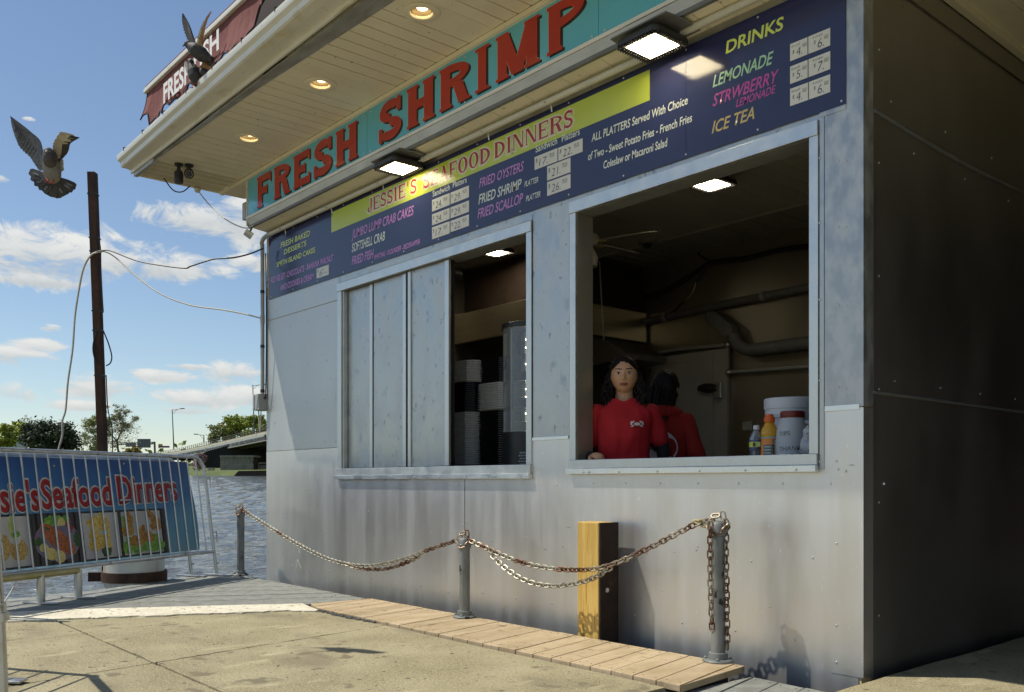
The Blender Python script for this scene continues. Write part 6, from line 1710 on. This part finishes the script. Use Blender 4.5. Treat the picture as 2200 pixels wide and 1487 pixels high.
# colleague seen from behind
ppos = atD(1428, 835, 6.35); ZP2 = ppos.z - HC.z
arms2 = [(E_(-.175, .0, 1.345), E_(-.255, -.02, 1.08), E_(-.20, -.20, .98), (0.2, -1, 0), (0, 0, -1), .7),
         (E_(.175, .0, 1.345), E_(.255, -.02, 1.08), E_(.20, -.20, .98), (-.2, -1, 0), (0, 0, -1), .7)]
skin2 = mat('tan_skin', (.30, .17, .11), (.33, .19, .12), .5, scale=30)
mate = person('person in a red hooded top seen from behind with long black hair beside the cooler', V((ppos.x, ppos.y, ZP2)), rad(180 + 8), arms2, skin2, hair_back, redh, None, sleeve=1.2)
hd = MB()
for i in range(13):
    a = -1.7 + i * 3.4 / 12; hd_p = V((.115 * math.sin(a), .02 + .105 * math.cos(a), 1.40 + .02 * math.cos(a)))
    hd.sphere(hd_p, .036, .036, .045, 10, 8)
hd.build('hood', redh, mate, ang=180, off=V((0, 0, 0)))
put2 = chest(mate)
mb = MB(); patch(mb, -.05, 1.17, .105, .115, 30, 0, put2, True); mb.build('print_disc', wm, mate, off=V((0, 0, 0)))
p3 = lambda x, z, e, back: put2(x, z, e + .002, back)
shirttext('LOR', -.075, -.145, 1.165, .028, redh, mate, p3, True)
shirttext('3', -.115, -.13, 1.02, .03, wm, mate, p3, True)
mb = MB()
for pts in (((-.07, 1.215), (-.05, 1.20), (-.06, 1.23)), ((-.09, 1.12), (-.14, 1.09), (-.12, 1.115)), ((-.08, 1.245), (-.055, 1.22), (-.04, 1.26))):
    mb.add([p3(x, z, .005, True) for x, z in pts], [(0, 1, 2)])
mb.build('print_figure', dm, mate, smooth=False, off=V((0, 0, 0)))
# ------------------------------------------------------------------ pigeons
bgrey = mat('pigeon_grey', (.10, .105, .12), (.17, .175, .185), .7, scale=60); bdark = mat('pigeon_dark', (.025, .023, .024), (.045, .042, .04), .65, scale=50)
bbelly = mat('pigeon_belly', (.17, .165, .155), (.24, .23, .21), .75, scale=50); bchest = mat('pigeon_chest', (.045, .035, .038), (.07, .055, .055), .5, scale=40)
bpale = mat('pale_feathers', (.34, .32, .28), (.46, .44, .38), .7, scale=40); bbrown = mat('brown_feathers', (.26, .13, .05), (.36, .19, .08), .7, scale=40)
bfoot = mat('pigeon_foot', (.36, .05, .04), rough=.6); beak = mat('beak', (.08, .07, .06), rough=.5)
def P_(D0):
    return lambda px, py, dd=0.: atD(px, py, D0 + dd)
def feather(root_p, tip, w, nrm_, tipw=.5):
    """one flat blade as a polygon"""
    d = (tip - root_p); s = d.normalized().cross(nrm_).normalized()
    return [root_p - s * w * .5, root_p + d * .55 - s * w * .62, root_p + d * .9 - s * w * .55, tip - s * w * .18 * tipw, tip + s * w * .18 * tipw, root_p + d * .9 + s * w * .55, root_p + d * .55 + s * w * .62, root_p + s * w * .5]
def wing(lead, trail, nf, m, par, name='wing', m2=None, cover=.45):
    """lead: points root-wrist-tip along the front edge; trail: matching feather ends"""
    L_ = smooth_path(lead, 8); T_ = smooth_path(trail, 8)
    def at(a, f):
        x = f * (len(a) - 1); i = min(int(x), len(a) - 2); return a[i].lerp(a[i + 1], x - i)
    nn = (L_[-1] - L_[0]).cross(T_[len(T_) // 2] - L_[0]).normalized()
    w = MB()
    n = 16; vs = []
    for i in range(n + 1):
        f = i / n; a, b = at(L_, f), at(T_, f); th = .010 * (1 - f) + .003
        for t, k in ((0, 0), (.12, 1), (cover, .35), (cover, -.2), (.12, -.6)): vs.append(a.lerp(b, t) + nn * th * k)
    w.add(vs, [(i * 5 + j, i * 5 + (j + 1) % 5, (i + 1) * 5 + (j + 1) % 5, (i + 1) * 5 + j) for i in range(n) for j in range(5)])
    o = w.build(name, m, par, ang=50)
    fl = 0
    for i in range(nf):
        f = (i + .5) / nf; a = at(L_, f).lerp(at(T_, f), .25); b = at(T_, f)
        wd = (at(T_, min(1, f + .5 / nf)) - at(T_, max(0, f - .5 / nf))).length * 1.15 + .006
        pts = [p + nn * (.0012 * (i % 3) - .002) for p in feather(a, b, min(wd, .034), nn)]
        MB().prism(pts, nn * .0012).build('flight_feather', m2 or m, o, smooth=False)
    return o
def bird_body(root, path, rs, m, name='body', n=16):
    return MB().tube(smooth_path(path, 5), [rs[0] + 0 for _ in [0]] * 0 or [ (lambda f: rs[min(int(f), len(rs) - 2)] + (rs[min(int(f), len(rs) - 2) + 1] - rs[min(int(f), len(rs) - 2)]) * (f - min(int(f), len(rs) - 2)))(i / (len(path) * 5 - 5) * (len(rs) - 1)) for i in range(len(path) * 5 - 4)], n)
def foot(par, a, b):
    MB().tube([a, b], .004, 6).build('leg', bfoot, par)
    d = (b - a).normalized(); s = d.cross(FW).normalized()
    for k in (-.6, 0, .6): MB().tube([b, b + (FW * -.6 + s * k + d * .2).normalized() * .022], .0028, 5).build('toe', bfoot, par)
# 1: landing pigeon, belly and fanned tail to the camera
p = P_(5.15)
t = thing('pigeon', p(110, 352), 'grey pigeon landing with spread wings and fanned dark tail over the left of the scene', 'pigeon')
bd = bird_body(t, [p(104.5, 323, -.05), p(105.5, 334, -.05), p(109, 352, -.015), p(112, 370, .0), p(114, 385, .02), p(114.5, 394, .03)], [.024, .030, .046, .049, .040, .015], None)
k = len(bd.v); bd.build('body', bbelly, t, ang=180)
MB().sphere(p(107, 340, -.055), .046, .040, .052, 16, 10).build('chest', bchest, t)
hd_ = p(104.5, 326, -.075); MB().sphere(hd_, .0245, .026, .024, 14, 10).build('head', bgrey, t)
MB().tube([hd_ - FW * .018 + V((0, 0, -.004)), hd_ - FW * .042 + V((0, 0, -.016)) + RT * .004], [.009, .002], 8).build('beak', bpale, t)
for s in (-1, 1): MB().sphere(hd_ - FW * .012 + RT * .021 * s + V((0, 0, .004)), .004, None, None, 8, 6).build('eye', M['awning_edge'], t)
wing([p(95, 345, 0), p(88, 305, .02), p(66, 283, .0), p(45, 266, -.03), p(22, 249, -.06)], [p(85, 368, .02), p(66, 340, .03), p(45, 320, .0), p(35, 297, -.03), p(31, 280, -.05)], 15, bgrey, t, m2=bgrey)
wing([p(122, 340, 0), p(140, 335, .02), p(148, 322, .0), p(152, 308, -.03), p(172, 296, -.08)], [p(134, 372, .03), p(118, 342, .0), p(114, 325, -.04), p(114, 308, -.09), p(128, 285, -.12)], 13, bdark, t, m2=bpale)
tl = MB().sphere(p(113, 388, .02), .03, .02, .02, 12, 8).build('tail', bdark, t)
tips = [(63, 368), (66, 381), (73, 393), (82, 403), (93, 413), (103, 420), (114, 424), (126, 426), (138, 421), (149, 414), (157, 409), (163, 402)]
for i, q in enumerate(tips):
    a = p(108 + i * 1.1, 386, .02); b = p(*q, .05 + .004 * (i % 2)); pts = feather(a, b, .040, FW, 2.0)
    MB().prism(pts, FW * .0012).build('tail_feather', bdark, tl, smooth=False)
    a2 = a.lerp(b, .52) - FW * .003; b2 = a.lerp(b, .84) - FW * .003
    if i not in (5, 6, 7): MB().prism(feather(a2, b2, .009, FW, 1.0), FW * .0006).build('pale_streak', bgrey, tl, smooth=False)
foot(t, p(101, 383, -.03), p(103, 390, -.05)); foot(t, p(117, 385, -.03), p(112, 394, -.05))
# 2: pigeon taking off from the gutter, wings straight up
Dg = (onY(430, 140, -1.33) - CAM).dot(FW)
p = P_(Dg - .02)
t = thing('pigeon', p(425, 105), 'dark pigeon taking off with both wings raised over the gutter, uppermost of the birds', 'pigeon')
bird_body(t, [p(402, 95), p(407, 99), p(420, 107), p(435, 118), p(448, 124), p(456, 128)], [.022, .030, .058, .056, .030, .012], None).build('body', bdark, t, ang=180)
hd_ = p(403, 95); MB().sphere(hd_, .027, .026, .025, 14, 10).build('head', bdark, t)
MB().tube([hd_ - RT * .018, hd_ - RT * .040 - V((0, 0, .018))], [.010, .003], 8).build('beak', beak, t)
wing([p(422, 95, .03), p(415, 75, .05), p(408, 55, .07), p(394, 29, .09)], [p(408, 92, .05), p(398, 70, .07), p(392, 45, .09), p(391, 31, .09)], 12, bdark, t)
wing([p(424, 95, -.05), p(425, 78, -.08), p(435, 50, -.12), p(452, 24, -.16)], [p(434, 97, -.05), p(438, 75, -.09), p(443, 52, -.13), p(453, 28, -.16)], 12, bpale, t, m2=bbrown)
tl = MB().sphere(p(450, 125), .03, .018, .02, 10, 8).build('tail', bdark, t)
for i in range(5):
    MB().prism(feather(p(448, 124), p(463 - i * 4, 127 + i * 6, .02 * i), .022, FW, 2), FW * .0012).build('tail_feather', bdark, tl, smooth=False)
# 3: bird behind it with one brown wing spread down on the gutter
p = P_(Dg + .03)
t = thing('pigeon', p(440, 158), 'pigeon half hidden behind the gutter with its brown lit wing spread down', 'pigeon')
bird_body(t, [p(430, 150), p(436, 154), p(442, 158), p(448, 163)], [.014, .030, .030, .010], None, ).build('body', bdark, t, ang=180)
wing([p(432, 141), p(438, 130), p(448, 128), p(453, 133)], [p(430, 152), p(437, 158), p(447, 152), p(453, 142)], 9, bbrown, t, m2=bbrown, cover=.5)
# 4: pigeon perched on the gutter edge
Dq = (onY(415, 185, -1.335) - CAM).dot(FW)
p = P_(Dq)
t = thing('pigeon', p(414, 188), 'dark pigeon perched on the gutter lip with head up, one pale wing lifted', 'pigeon')
bird_body(t, [p(410, 131), p(411, 139), p(416, 152), p(420, 165), p(421, 176), p(417, 184)], [.022, .028, .050, .055, .042, .016], None).build('body', bdark, t, ang=180)
hd_ = p(410, 132); MB().sphere(hd_, .024, .025, .022, 14, 10).build('head', bgrey, t)
MB().tube([hd_ - FW * .018, hd_ - FW * .04 - V((0, 0, .010))], [.009, .002], 8).build('beak', bpale, t)
for s in (-1, 1): MB().sphere(hd_ - FW * .014 + RT * .02 * s + V((0, 0, .004)), .004, None, None, 8, 6).build('eye', bpale, t)
wing([p(408, 150, .03), p(402, 138, .05), p(397, 131, .06)], [p(410, 172, .03), p(402, 152, .05), p(398, 134, .06)], 7, bpale, t, m2=bpale)
foot(t, p(413, 180, -.02), p(413, 189, -.03)); foot(t, p(420, 176, -.02), p(421, 180, -.03))
# ------------------------------------------------------------------ far bank, bridge, trees
def far(px, py, D): return atD(px, py, D)
bank_m = mat('grassy_bank', (.075, .105, .022), (.13, .155, .045), .9, scale=.35, bump=.4, bscale=3)
def hz(D): return water_z(CAM + FW * D)
# bank: a strip of land rising from the water, running out to the horizon
mb = MB(); prof_ = [(150, -.4), (151, .25), (158, .45), (185, .70), (260, 1.0), (1400, 1.0)]
lat_ = [-900, -160, -90, -70, -50, -30, 0, 200, 900]
vs = []
for d, h in prof_:
    for l in lat_:
        q = CAM + FW * (d + (6 if d < 200 else 0) * math.sin(l * .05)) + RT * l; vs.append(V((q.x, q.y, WZ + WS * (d - 8) + h)))
nl = len(lat_)
mb.add(vs, [(i * nl + j, i * nl + j + 1, (i + 1) * nl + j + 1, (i + 1) * nl + j) for i in range(len(prof_) - 1) for j in range(nl)])
structure('far_bank', mb, bank_m)
stonem = mat('bridge_stone', (.20, .185, .15), (.30, .28, .23), .9, scale=.8); conc = mat('bridge_concrete', (.44, .41, .31), (.52, .48, .37), .85, scale=.4)
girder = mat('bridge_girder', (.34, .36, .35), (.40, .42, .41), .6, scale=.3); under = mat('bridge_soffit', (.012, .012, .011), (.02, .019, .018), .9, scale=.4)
railm = mat('bridge_rail', (.13, .12, .10), rough=.7); lampm = mat('lamp_pole_grey', (.10, .10, .10), rough=.6)
br = thing('road_bridge', far(500, 985, 190), 'long low road bridge crossing the far side of the river', 'bridge')
DA, DB = 160., 420.
def bpx(f): # photo positions along the near edge, from behind the stall to its far end
    return f
keys = [(660, 152., 900, 917, 944), (569, 170., 917, 927, 947), (500, 205., 934, 943, 961), (440, 250., 949.5, 957, 973), (380, 320., 964, 970, 982), (300, 440., 976, 980.5, 986)]
side = V((FW.x * .35 + RT.x * .94, FW.y * .35 + RT.y * .94, 0)) * 0
back_ = (FW * .25 - RT * -.97).normalized()
wid = FW * 40 + RT * 18
def strip(i0, i1, m, th, name, both=False):
    mb = MB(); vs = []
    for k in keys:
        a, b = far(k[0], k[2 + i0], k[1]), far(k[0], k[2 + i1], k[1]); vs += [a, b, b + wid * th, a + wid * th]
    n = len(keys)
    mb.add(vs, [(i * 4 + j, i * 4 + (j + 1) % 4, (i + 1) * 4 + (j + 1) % 4, (i + 1) * 4 + j) for i in range(n - 1) for j in range(4)] + [(0, 3, 2, 1), tuple((n - 1) * 4 + j for j in range(4))])
    return mb.build(name, m, br, smooth=False)
keys2 = keys; keys = [(k[0], k[1], k[3], k[3] + (k[4] - k[3]) * .28, k[4]) for k in keys2]
strip(0, 1, conc, .03, 'parapet')
keys = [(k[0], k[1], k[3] + (k[4] - k[3]) * .29, k[4], k[4]) for k in keys2]
strip(0, 1, girder, .02, 'girder')
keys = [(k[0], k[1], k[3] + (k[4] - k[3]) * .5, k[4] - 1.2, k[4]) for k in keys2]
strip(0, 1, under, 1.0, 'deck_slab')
keys = keys2
def kp_at(f):
    x = f * (len(keys) - 1); i = min(int(x), len(keys) - 2); t = x - i
    return [keys[i][j] * (1 - t) + keys[i + 1][j] * t for j in range(5)]
def kpx(px):
    for i in range(len(keys) - 1):
        if keys[i][0] >= px >= keys[i + 1][0]:
            t = (keys[i][0] - px) / (keys[i][0] - keys[i + 1][0]); return [px] + [keys[i][j] * (1 - t) + keys[i + 1][j] * t for j in range(1, 5)]
px = 650.
while px > 318:
    k = kpx(px); a, b = far(px, k[3], k[1]), far(px, k[2], k[1]); MB().obox((a + b) / 2, RT * .06, FW * .06, UP * (b.z - a.z) / 2).build('fence_post', railm, br, smooth=False)
    px -= 7.2 * (1 - .55 * (650 - px) / 330)
for f in (0.05, .5, .95):
    MB().tube([far(k[0], k[3] + (k[2] - k[3]) * f, k[1]) for k in keys], .05, 4).build('fence_rail', railm, br)
for px in (569, 532, 443, 401, 362):
    k = kpx(min(px, 600)); q = far(px, k[4] - (k[4] - k[3]) * .62, k[1] - .5); MB().sphere(q, .28, None, None, 8, 6).build('drain_light', conc, br)
# girders seen from below, abutment wall and pier
for i in range(8):
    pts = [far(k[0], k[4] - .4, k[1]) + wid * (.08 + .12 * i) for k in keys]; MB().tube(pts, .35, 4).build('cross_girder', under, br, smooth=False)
def wallpx(x0, x1, yt, yb, D, depth, m, name, blocks=None):
    a, b, c, d = far(x0, yb, D), far(x1, yb, D), far(x1, yt, D), far(x0, yt, D)
    return MB().prism([a, b, c, d], FW * depth).build(name, m, br, smooth=False)
pier = wallpx(474, 545, 981, 1014, 172, 3, M['roofdark'], 'pier')
r2_ = random.Random(3)
for row in range(7):
    y0, y1 = 982 + row * 4.5, 982 + row * 4.5 + 4.2; x = 474 - (row % 2) * 4
    while x < 545:
        w_ = r2_.uniform(8, 14); xa, xb = max(474, x), min(545, x + w_ - .4)
        if xb - xa > 2:
            sh = stonem
            a, b, c, d = far(xa, y1, 172), far(xb, y1, 172), far(xb, y0, 172), far(xa, y0, 172)
            MB().prism([a, b, c, d], FW * -.22).build('stone', sh, br, smooth=False, bevel=.03)
        x += w_
wallpx(472, 548, 978.5, 982, 171.5, 4, stonem, 'pier_cap')
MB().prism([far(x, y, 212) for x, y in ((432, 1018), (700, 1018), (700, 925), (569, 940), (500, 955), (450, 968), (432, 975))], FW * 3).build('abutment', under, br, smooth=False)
MB().prism([far(x, y, 141.) for x, y in ((500, 1025), (760, 1025), (760, 1008), (512, 1012))], FW * 60).build('painted_shade_bank', M['roofdark'], br, smooth=False)  # near-black strip over the sunlit grass, bridge shade put into its colour
wallpx(446, 458, 1005, 1012, 168, 1, conc, 'kerb_block')
# car parked under the bridge
cp = thing('parked_car', far(560, 1006, 176), 'pale car parked in the shade under the bridge', 'car')
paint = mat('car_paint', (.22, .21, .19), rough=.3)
ca_, cb2, cc2, cd2 = far(546, 1008, 176), far(590, 1008, 176), far(590, 999, 176), far(546, 1000, 176)
MB().prism([far(546, 1007.5, 176), far(590, 1007.5, 176), far(590, 1000, 176), far(582, 999, 176), far(577, 994.5, 176), far(557, 994.5, 176), far(552, 1000, 176), far(546, 1002, 176)], FW * 1.7).build('body', paint, cp, smooth=False, bevel=.06)
MB().prism([far(555, 999.5, 175.9), far(580, 999, 175.9), far(576, 995.4, 175.9), far(558, 995.4, 175.9)], FW * .05).build('window', M['black'], cp, smooth=False)
for x in (555, 580): MB().lathe(far(x, 1006.5, 176), [(.33, -.05), (.36, 0), (.33, .1)], 16, tuple(-FW)).build('wheel', M['black'], cp); MB().lathe(far(x, 1006.5, 175.9), [(.2, 0), (.18, .02)], 12, tuple(-FW)).build('rim', M['trim'], cp)
# white riverside railing
rl = thing('river_railing', far(480, 1020, 152), 'pale metal railing along the far river edge', 'railing')
rm = mat('pale_rail', (.40, .40, .37), rough=.6)
for dy in (0, 3.2, 6.2):
    MB().tube([far(402, 1016 + dy, 153), far(506, 1014.5 + dy, 153)], .05, 5).build('rail', rm, rl)
for i in range(9):
    x = 402 + i * 13; MB().tube([far(x, 1024, 153), far(x, 1014.5, 153)], .06, 5).build('post', rm, rl)
rl2 = thing('dark_railing', far(540, 1018, 153), 'dark thin railing along the river edge under the bridge', 'railing')
for dy in (0, 4): MB().tube([far(507, 1014.5 + dy, 153), far(640, 1013 + dy, 153)], .05, 5).build('rail', lampm, rl2)
for i in range(7): MB().tube([far(507 + i * 20, 1022, 153), far(507 + i * 20, 1014, 153)], .06, 5).build('post', lampm, rl2)
# street lamps on the bridge
for px, pyb, pyt, D, armx, army, lab in ((373.5, 966, 880, 330., 392, 878, 'tall thin street lamp on the far bridge ramp, left of the trees'), (546.5, 931, 827, 178., 566, 826, 'tall street lamp on the bridge beside the stall corner'), (438, 950, 934.5, 300., 421, 933, 'short far street lamp with its arm to the left')):
    b, tp = far(px, pyb, D), far(px - (3.5 if pyt < 900 else 0), pyt, D); t = thing('street_lamp', b, lab, 'street lamp', 'street lamps on the bridge'); r = .13 * D / 178
    MB().tube([b, tp], [r, r * .6], 8).build('post', lampm, t)
    e = far(armx, army, D); MB().tube([tp - UP * .2, e], r * .4, 6).build('arm', lampm, t); MB().tube([tp - UP * .9 * D / 178, tp.lerp(e, .55)], r * .25, 5).build('brace', lampm, t)
    MB().obox(e, RT * .4 * D / 178, FW * .2, UP * .08 * D / 178).build('lamp_head', lampm, t, smooth=False)
# signs beyond the ramp
def board(x0, x1, y0, y1, D, m, name, lab, posts=True):
    t = thing(name, far((x0 + x1) / 2, y1, D), lab, 'road sign'); MB().prism([far(x0, y1, D), far(x1, y1, D), far(x1, y0, D), far(x0, y0, D)], FW * .15).build('panel', m, t, smooth=False); return t
sgm = mat('sign_back', (.16, .16, .17), (.20, .20, .21), .6, scale=.5)
t = board(295, 323.5, 943, 962, 400, sgm, 'road_sign', 'large grey back of a highway sign on a gantry')
for x in (300, 305, 310, 315, 320): MB().tube([far(x, 943, 399.8), far(x, 962, 399.8)], .08, 4).build('stiffener', lampm, t)
t = thing('sign_gantry', far(333, 975, 401), 'thin lattice sign gantry carrying the grey highway sign', 'gantry')
for y in (950.5, 954): MB().tube([far(252, y + 1.5, 402), far(334, y - .5, 402)], .22, 5).build('chord', lampm, t)
for i in range(18): MB().tube([far(254 + i * 4.5, 951.5, 402), far(256.5 + i * 4.5, 955, 402)], .12, 4).build('lattice', lampm, t)
MB().tube([far(333, 978, 401), far(332, 949, 401)], .45, 6).build('post', lampm, t)
board(270, 292, 951, 960, 398, sgm, 'road_sign', 'smaller grey highway sign back left of the big one')
board(340, 349, 954, 958, 380, mat('yellow_sign', (.6, .36, .03), rough=.5), 'road_sign', 'small yellow sign above the ramp fence')
board(340, 364, 958, 962, 381, mat('purple_sign', (.16, .06, .15), rough=.5), 'road_sign', 'small purple sign just under the yellow one')
# white curved roof at far left
t = thing('white_pavilion', far(20, 985, 200), 'white curved roof of a pavilion behind the dark pine', 'building')
tent = mat('white_roof', (.72, .73, .74), (.78, .79, .80), .5, scale=.2)
n = 10; mb = MB(); vs = []
for i in range(n + 1):
    x = -60 + 120 * i / n; y = 935 + .0105 * max(0, x + 10) ** 1.75
    vs += [far(x, y, 200), far(x, 990, 200), far(x, 990, 215), far(x, y - 4, 225)]
mb.add(vs, [(i * 4 + j, i * 4 + (j + 1) % 4, (i + 1) * 4 + (j + 1) % 4, (i + 1) * 4 + j) for i in range(n) for j in range(4)]); mb.build('roof', tent, t)
# two white vans behind the barricade
for x0, x1, lab in ((141, 170, 'white van parked on the far bank behind the barricade'),):
    t = thing('parked_van', far((x0 + x1) / 2, 993, 175), lab, 'van')
    MB().prism([far(x0, 993, 175), far(x1, 993, 175), far(x1 - 1, 989.5, 175), far(x1 - 5, 988.5, 175), far(x0, 988.5, 175)], FW * 2).build('body', tent, t, smooth=False, bevel=.05)
    MB().prism([far(x0 + 2, 992, 174.9), far(x1 - 4, 992, 174.9), far(x1 - 5, 990, 174.9), far(x0 + 2, 990, 174.9)], FW * .05).build('window', M['black'], t, smooth=False)

# trees
bark = mat('bark', (.075, .06, .045), (.11, .09, .065), .9, scale=3)
def leafmat(n, a, b): return mat(n, a, b, .7, scale=.55, detail=2, lo=.35, hi=.65)
def tree(lab, px, pyb, pyt, hw, D, m, seed, nleaf=2600, leaf=.32, bare=.0, cx=0, shape='round', name='tree', crown0=.25, cat='tree', clumps=26, group=None):
    r = random.Random(seed); b = far(px, pyb, D); H = (pyb - pyt) / FOC * D; W_ = hw / FOC * D
    t = thing(name, b, lab, cat, group)
    mb = MB(); tips = []
    def limb(p, d, L, rad_, lv):
        q = p + d * L * .5 + V((r.uniform(-1, 1), r.uniform(-1, 1), 0)) * L * .06; e = q + (d + V((r.uniform(-.3, .3), r.uniform(-.3, .3), .12))).normalized() * L * .5
        mb.tube([p, q, e], [rad_, rad_ * .75, rad_ * .5], 5 if lv else 8, cap=False); tips.append(e); 
        if lv < (4 if bare else 3):
            for k in range(r.choice((2, 3)) + (1 if lv == 0 else 0)):
                a = r.uniform(0, 6.28); sp = r.uniform(.45, .95); nd = (d * 1.0 + V((math.cos(a) * sp, math.sin(a) * sp, r.uniform(-.05, .3)))).normalized()
                limb(p.lerp(e, r.uniform(.55, 1.0)) if lv else e, nd, L * r.uniform(.55, .8), rad_ * .52, lv + 1)
    for k in range(3 if shape == 'multi' else 1):
        dd = V((r.uniform(-.35, .35), r.uniform(-.3, .3), 1)).normalized() if shape == 'multi' else V((0, 0, 1))
        limb(b, dd, H * .42, H * .028, 0)
    cz = b.z + H * (crown0 + 1) / 2; ch = H * (1 - crown0) / 2
    # keep limbs within the crown outline
    for v in mb.v:
        if v.z > b.z + H * .35:
            k = max(0, 1 - ((v.z - cz) / (ch * 1.05)) ** 2) ** .5 * W_ * .97; dx = (v - b).dot(RT); lim = max(k, .3)
            if abs(dx) > lim: v -= RT * (dx - math.copysign(lim, dx))
            dy = (v - b).dot(FW); 
            if abs(dy) > lim: v -= FW * (dy - math.copysign(lim, dy))
        if v.z > b.z + H: v.z = b.z + H
    mb.build('trunk', bark, t)
    cm = MB(); cl = []
    for i in range(clumps):
        for _ in range(30):
            d = V((r.uniform(-1, 1), r.uniform(-1, 1), r.uniform(-1, 1)))
            if .25 < d.length < 1: break
        if shape == 'flat': d.z = d.z * .6 + .2
        cl.append((V((b.x, b.y, cz)) + RT * (cx / FOC * D) + RT * d.x * W_ * .86 + FW * d.y * W_ * .8 + UP * d.z * ch * .86, r.uniform(.55, 1.15)))
    for i in range(nleaf):
        c, k = r.choice(cl); s = W_ * .26 * k
        if bare and r.random() < bare: c = r.choice(tips); s = W_ * .10
        p = c + V((r.gauss(0, .55), r.gauss(0, .55), r.gauss(0, .38))) * s
        L = leaf * r.uniform(.6, 1.4); a = V((r.uniform(-1, 1), r.uniform(-1, 1), r.uniform(-.6, .6))).normalized(); n_ = a.cross(V((r.uniform(-1, 1), r.uniform(-1, 1), r.uniform(-1, 1)))).normalized()
        cm.add([p - a * L, p + n_ * L * .55, p + a * L, p - n_ * L * .55], [(0, 1, 2, 3)])
    cm.build('crown', m, t, smooth=False); return t
yg = leafmat('spring_leaf', (.24, .30, .03), (.42, .45, .07)); pine = leafmat('pine_needle', (.028, .044, .018), (.055, .075, .032)); pal = leafmat('young_leaf', (.27, .29, .10), (.42, .43, .18)); brn = leafmat('budding_twig', (.27, .25, .12), (.38, .35, .19)); org_ = leafmat('orange_shrub_leaf', (.22, .17, .02), (.30, .22, .03)); pk = leafmat('blossom', (.34, .22, .22), (.46, .30, .29)); gr = leafmat('hedge_leaf', (.16, .22, .05), (.28, .34, .10))
tree('yellow green spring tree at the far left edge of the far bank', 8, 992, 909, 30, 195, yg, 1, 2600, .36)
tree('yellow green spring tree left of the dark pine, behind the white roof', 47, 992, 900, 32, 205, yg, 2, 3200, .36)
tree('bare grey treetop showing above the dark pine on the left', 72, 990, 893, 22, 215, brn, 3, 900, .12, bare=.7)
tree('broad dark evergreen pine with several trunks on the far bank', 110, 1000, 900, 64, 185, pine, 4, 9000, .30, shape='multi', name='pine_tree', crown0=.12, clumps=70)
tree('pale half leafed tree just left of the rusty pole', 203, 996, 884, 34, 190, pal, 5, 9000, .15, bare=.4, crown0=.12, clumps=60)
tree('thinly leafed spreading tree right of the rusty pole', 252, 996, 882, 46, 192, brn, 6, 8000, .13, bare=.65, crown0=.15, clumps=60)
tree('small orange tinted shrub below the grey highway sign', 283, 990, 956, 22, 260, org_, 7, 1600, .30, name='shrub', cat='shrub', crown0=0)
tree('pink blossoming shrub where the bridge meets the bank', 428, 1012, 973, 19, 165, pk, 8, 2200, .16, bare=.4, name='shrub', cat='shrub', crown0=.0, clumps=36)
tree('leafy tree behind the bridge fence, leftmost of three', 470, 965, 911, 30, 330, pal, 9, 6000, .36, bare=.3, crown0=.1)
tree('tall tree behind the bridge fence, middle of three', 507, 965, 890, 34, 330, yg, 10, 8000, .36, bare=.3, crown0=.1, clumps=40)
tree('tree behind the bridge fence beside the stall corner, rightmost of three', 552, 965, 893, 32, 325, yg, 12, 8000, .36, bare=.3, crown0=.1, clumps=40)
mb = MB(); r_ = random.Random(4)
for i in range(7000):
    x = r_.uniform(-60, 345)
    if x < 46 and r_.random() < .8: continue
    y = 974 + 10 * mnoise.noise(V((x * .03, 0, 0))) + r_.random() ** .6 * 26; D = r_.uniform(215, 240)
    q = far(x, y, D); L = r_.uniform(.25, .5); a = V((r_.uniform(-1, 1), r_.uniform(-1, 1), r_.uniform(-.6, .6))).normalized(); n_ = a.cross(V((r_.uniform(-1, 1), r_.uniform(-1, 1), r_.uniform(-1, 1)))).normalized()
    mb.add([q - a * L, q + n_ * L * .6, q + a * L, q - n_ * L * .6], [(0, 1, 2, 3)])
single('undergrowth', mb, gr, far(140, 995, 220), None, None, kind='stuff', ang=0)
mb = MB(); mb.m = 0
for i in range(14):
    x = -1200 + i * 170; D = 900
    for k in range(220):
        q = far(x + r_.gauss(0, 90), 1000 - abs(r_.gauss(0, 16)), D); L = r_.uniform(2, 4); a = V((r_.uniform(-1, 1), r_.uniform(-1, 1), r_.uniform(-.6, .6))).normalized(); n_ = a.cross(V((r_.uniform(-1, 1), r_.uniform(-1, 1), r_.uniform(-1, 1)))).normalized()
        mb.add([q - a * L, q + n_ * L * .6, q + a * L, q - n_ * L * .6], [(0, 1, 2, 3)])
single('far_woods', mb, gr, far(140, 1000, 900), None, None, kind='stuff', ang=0)
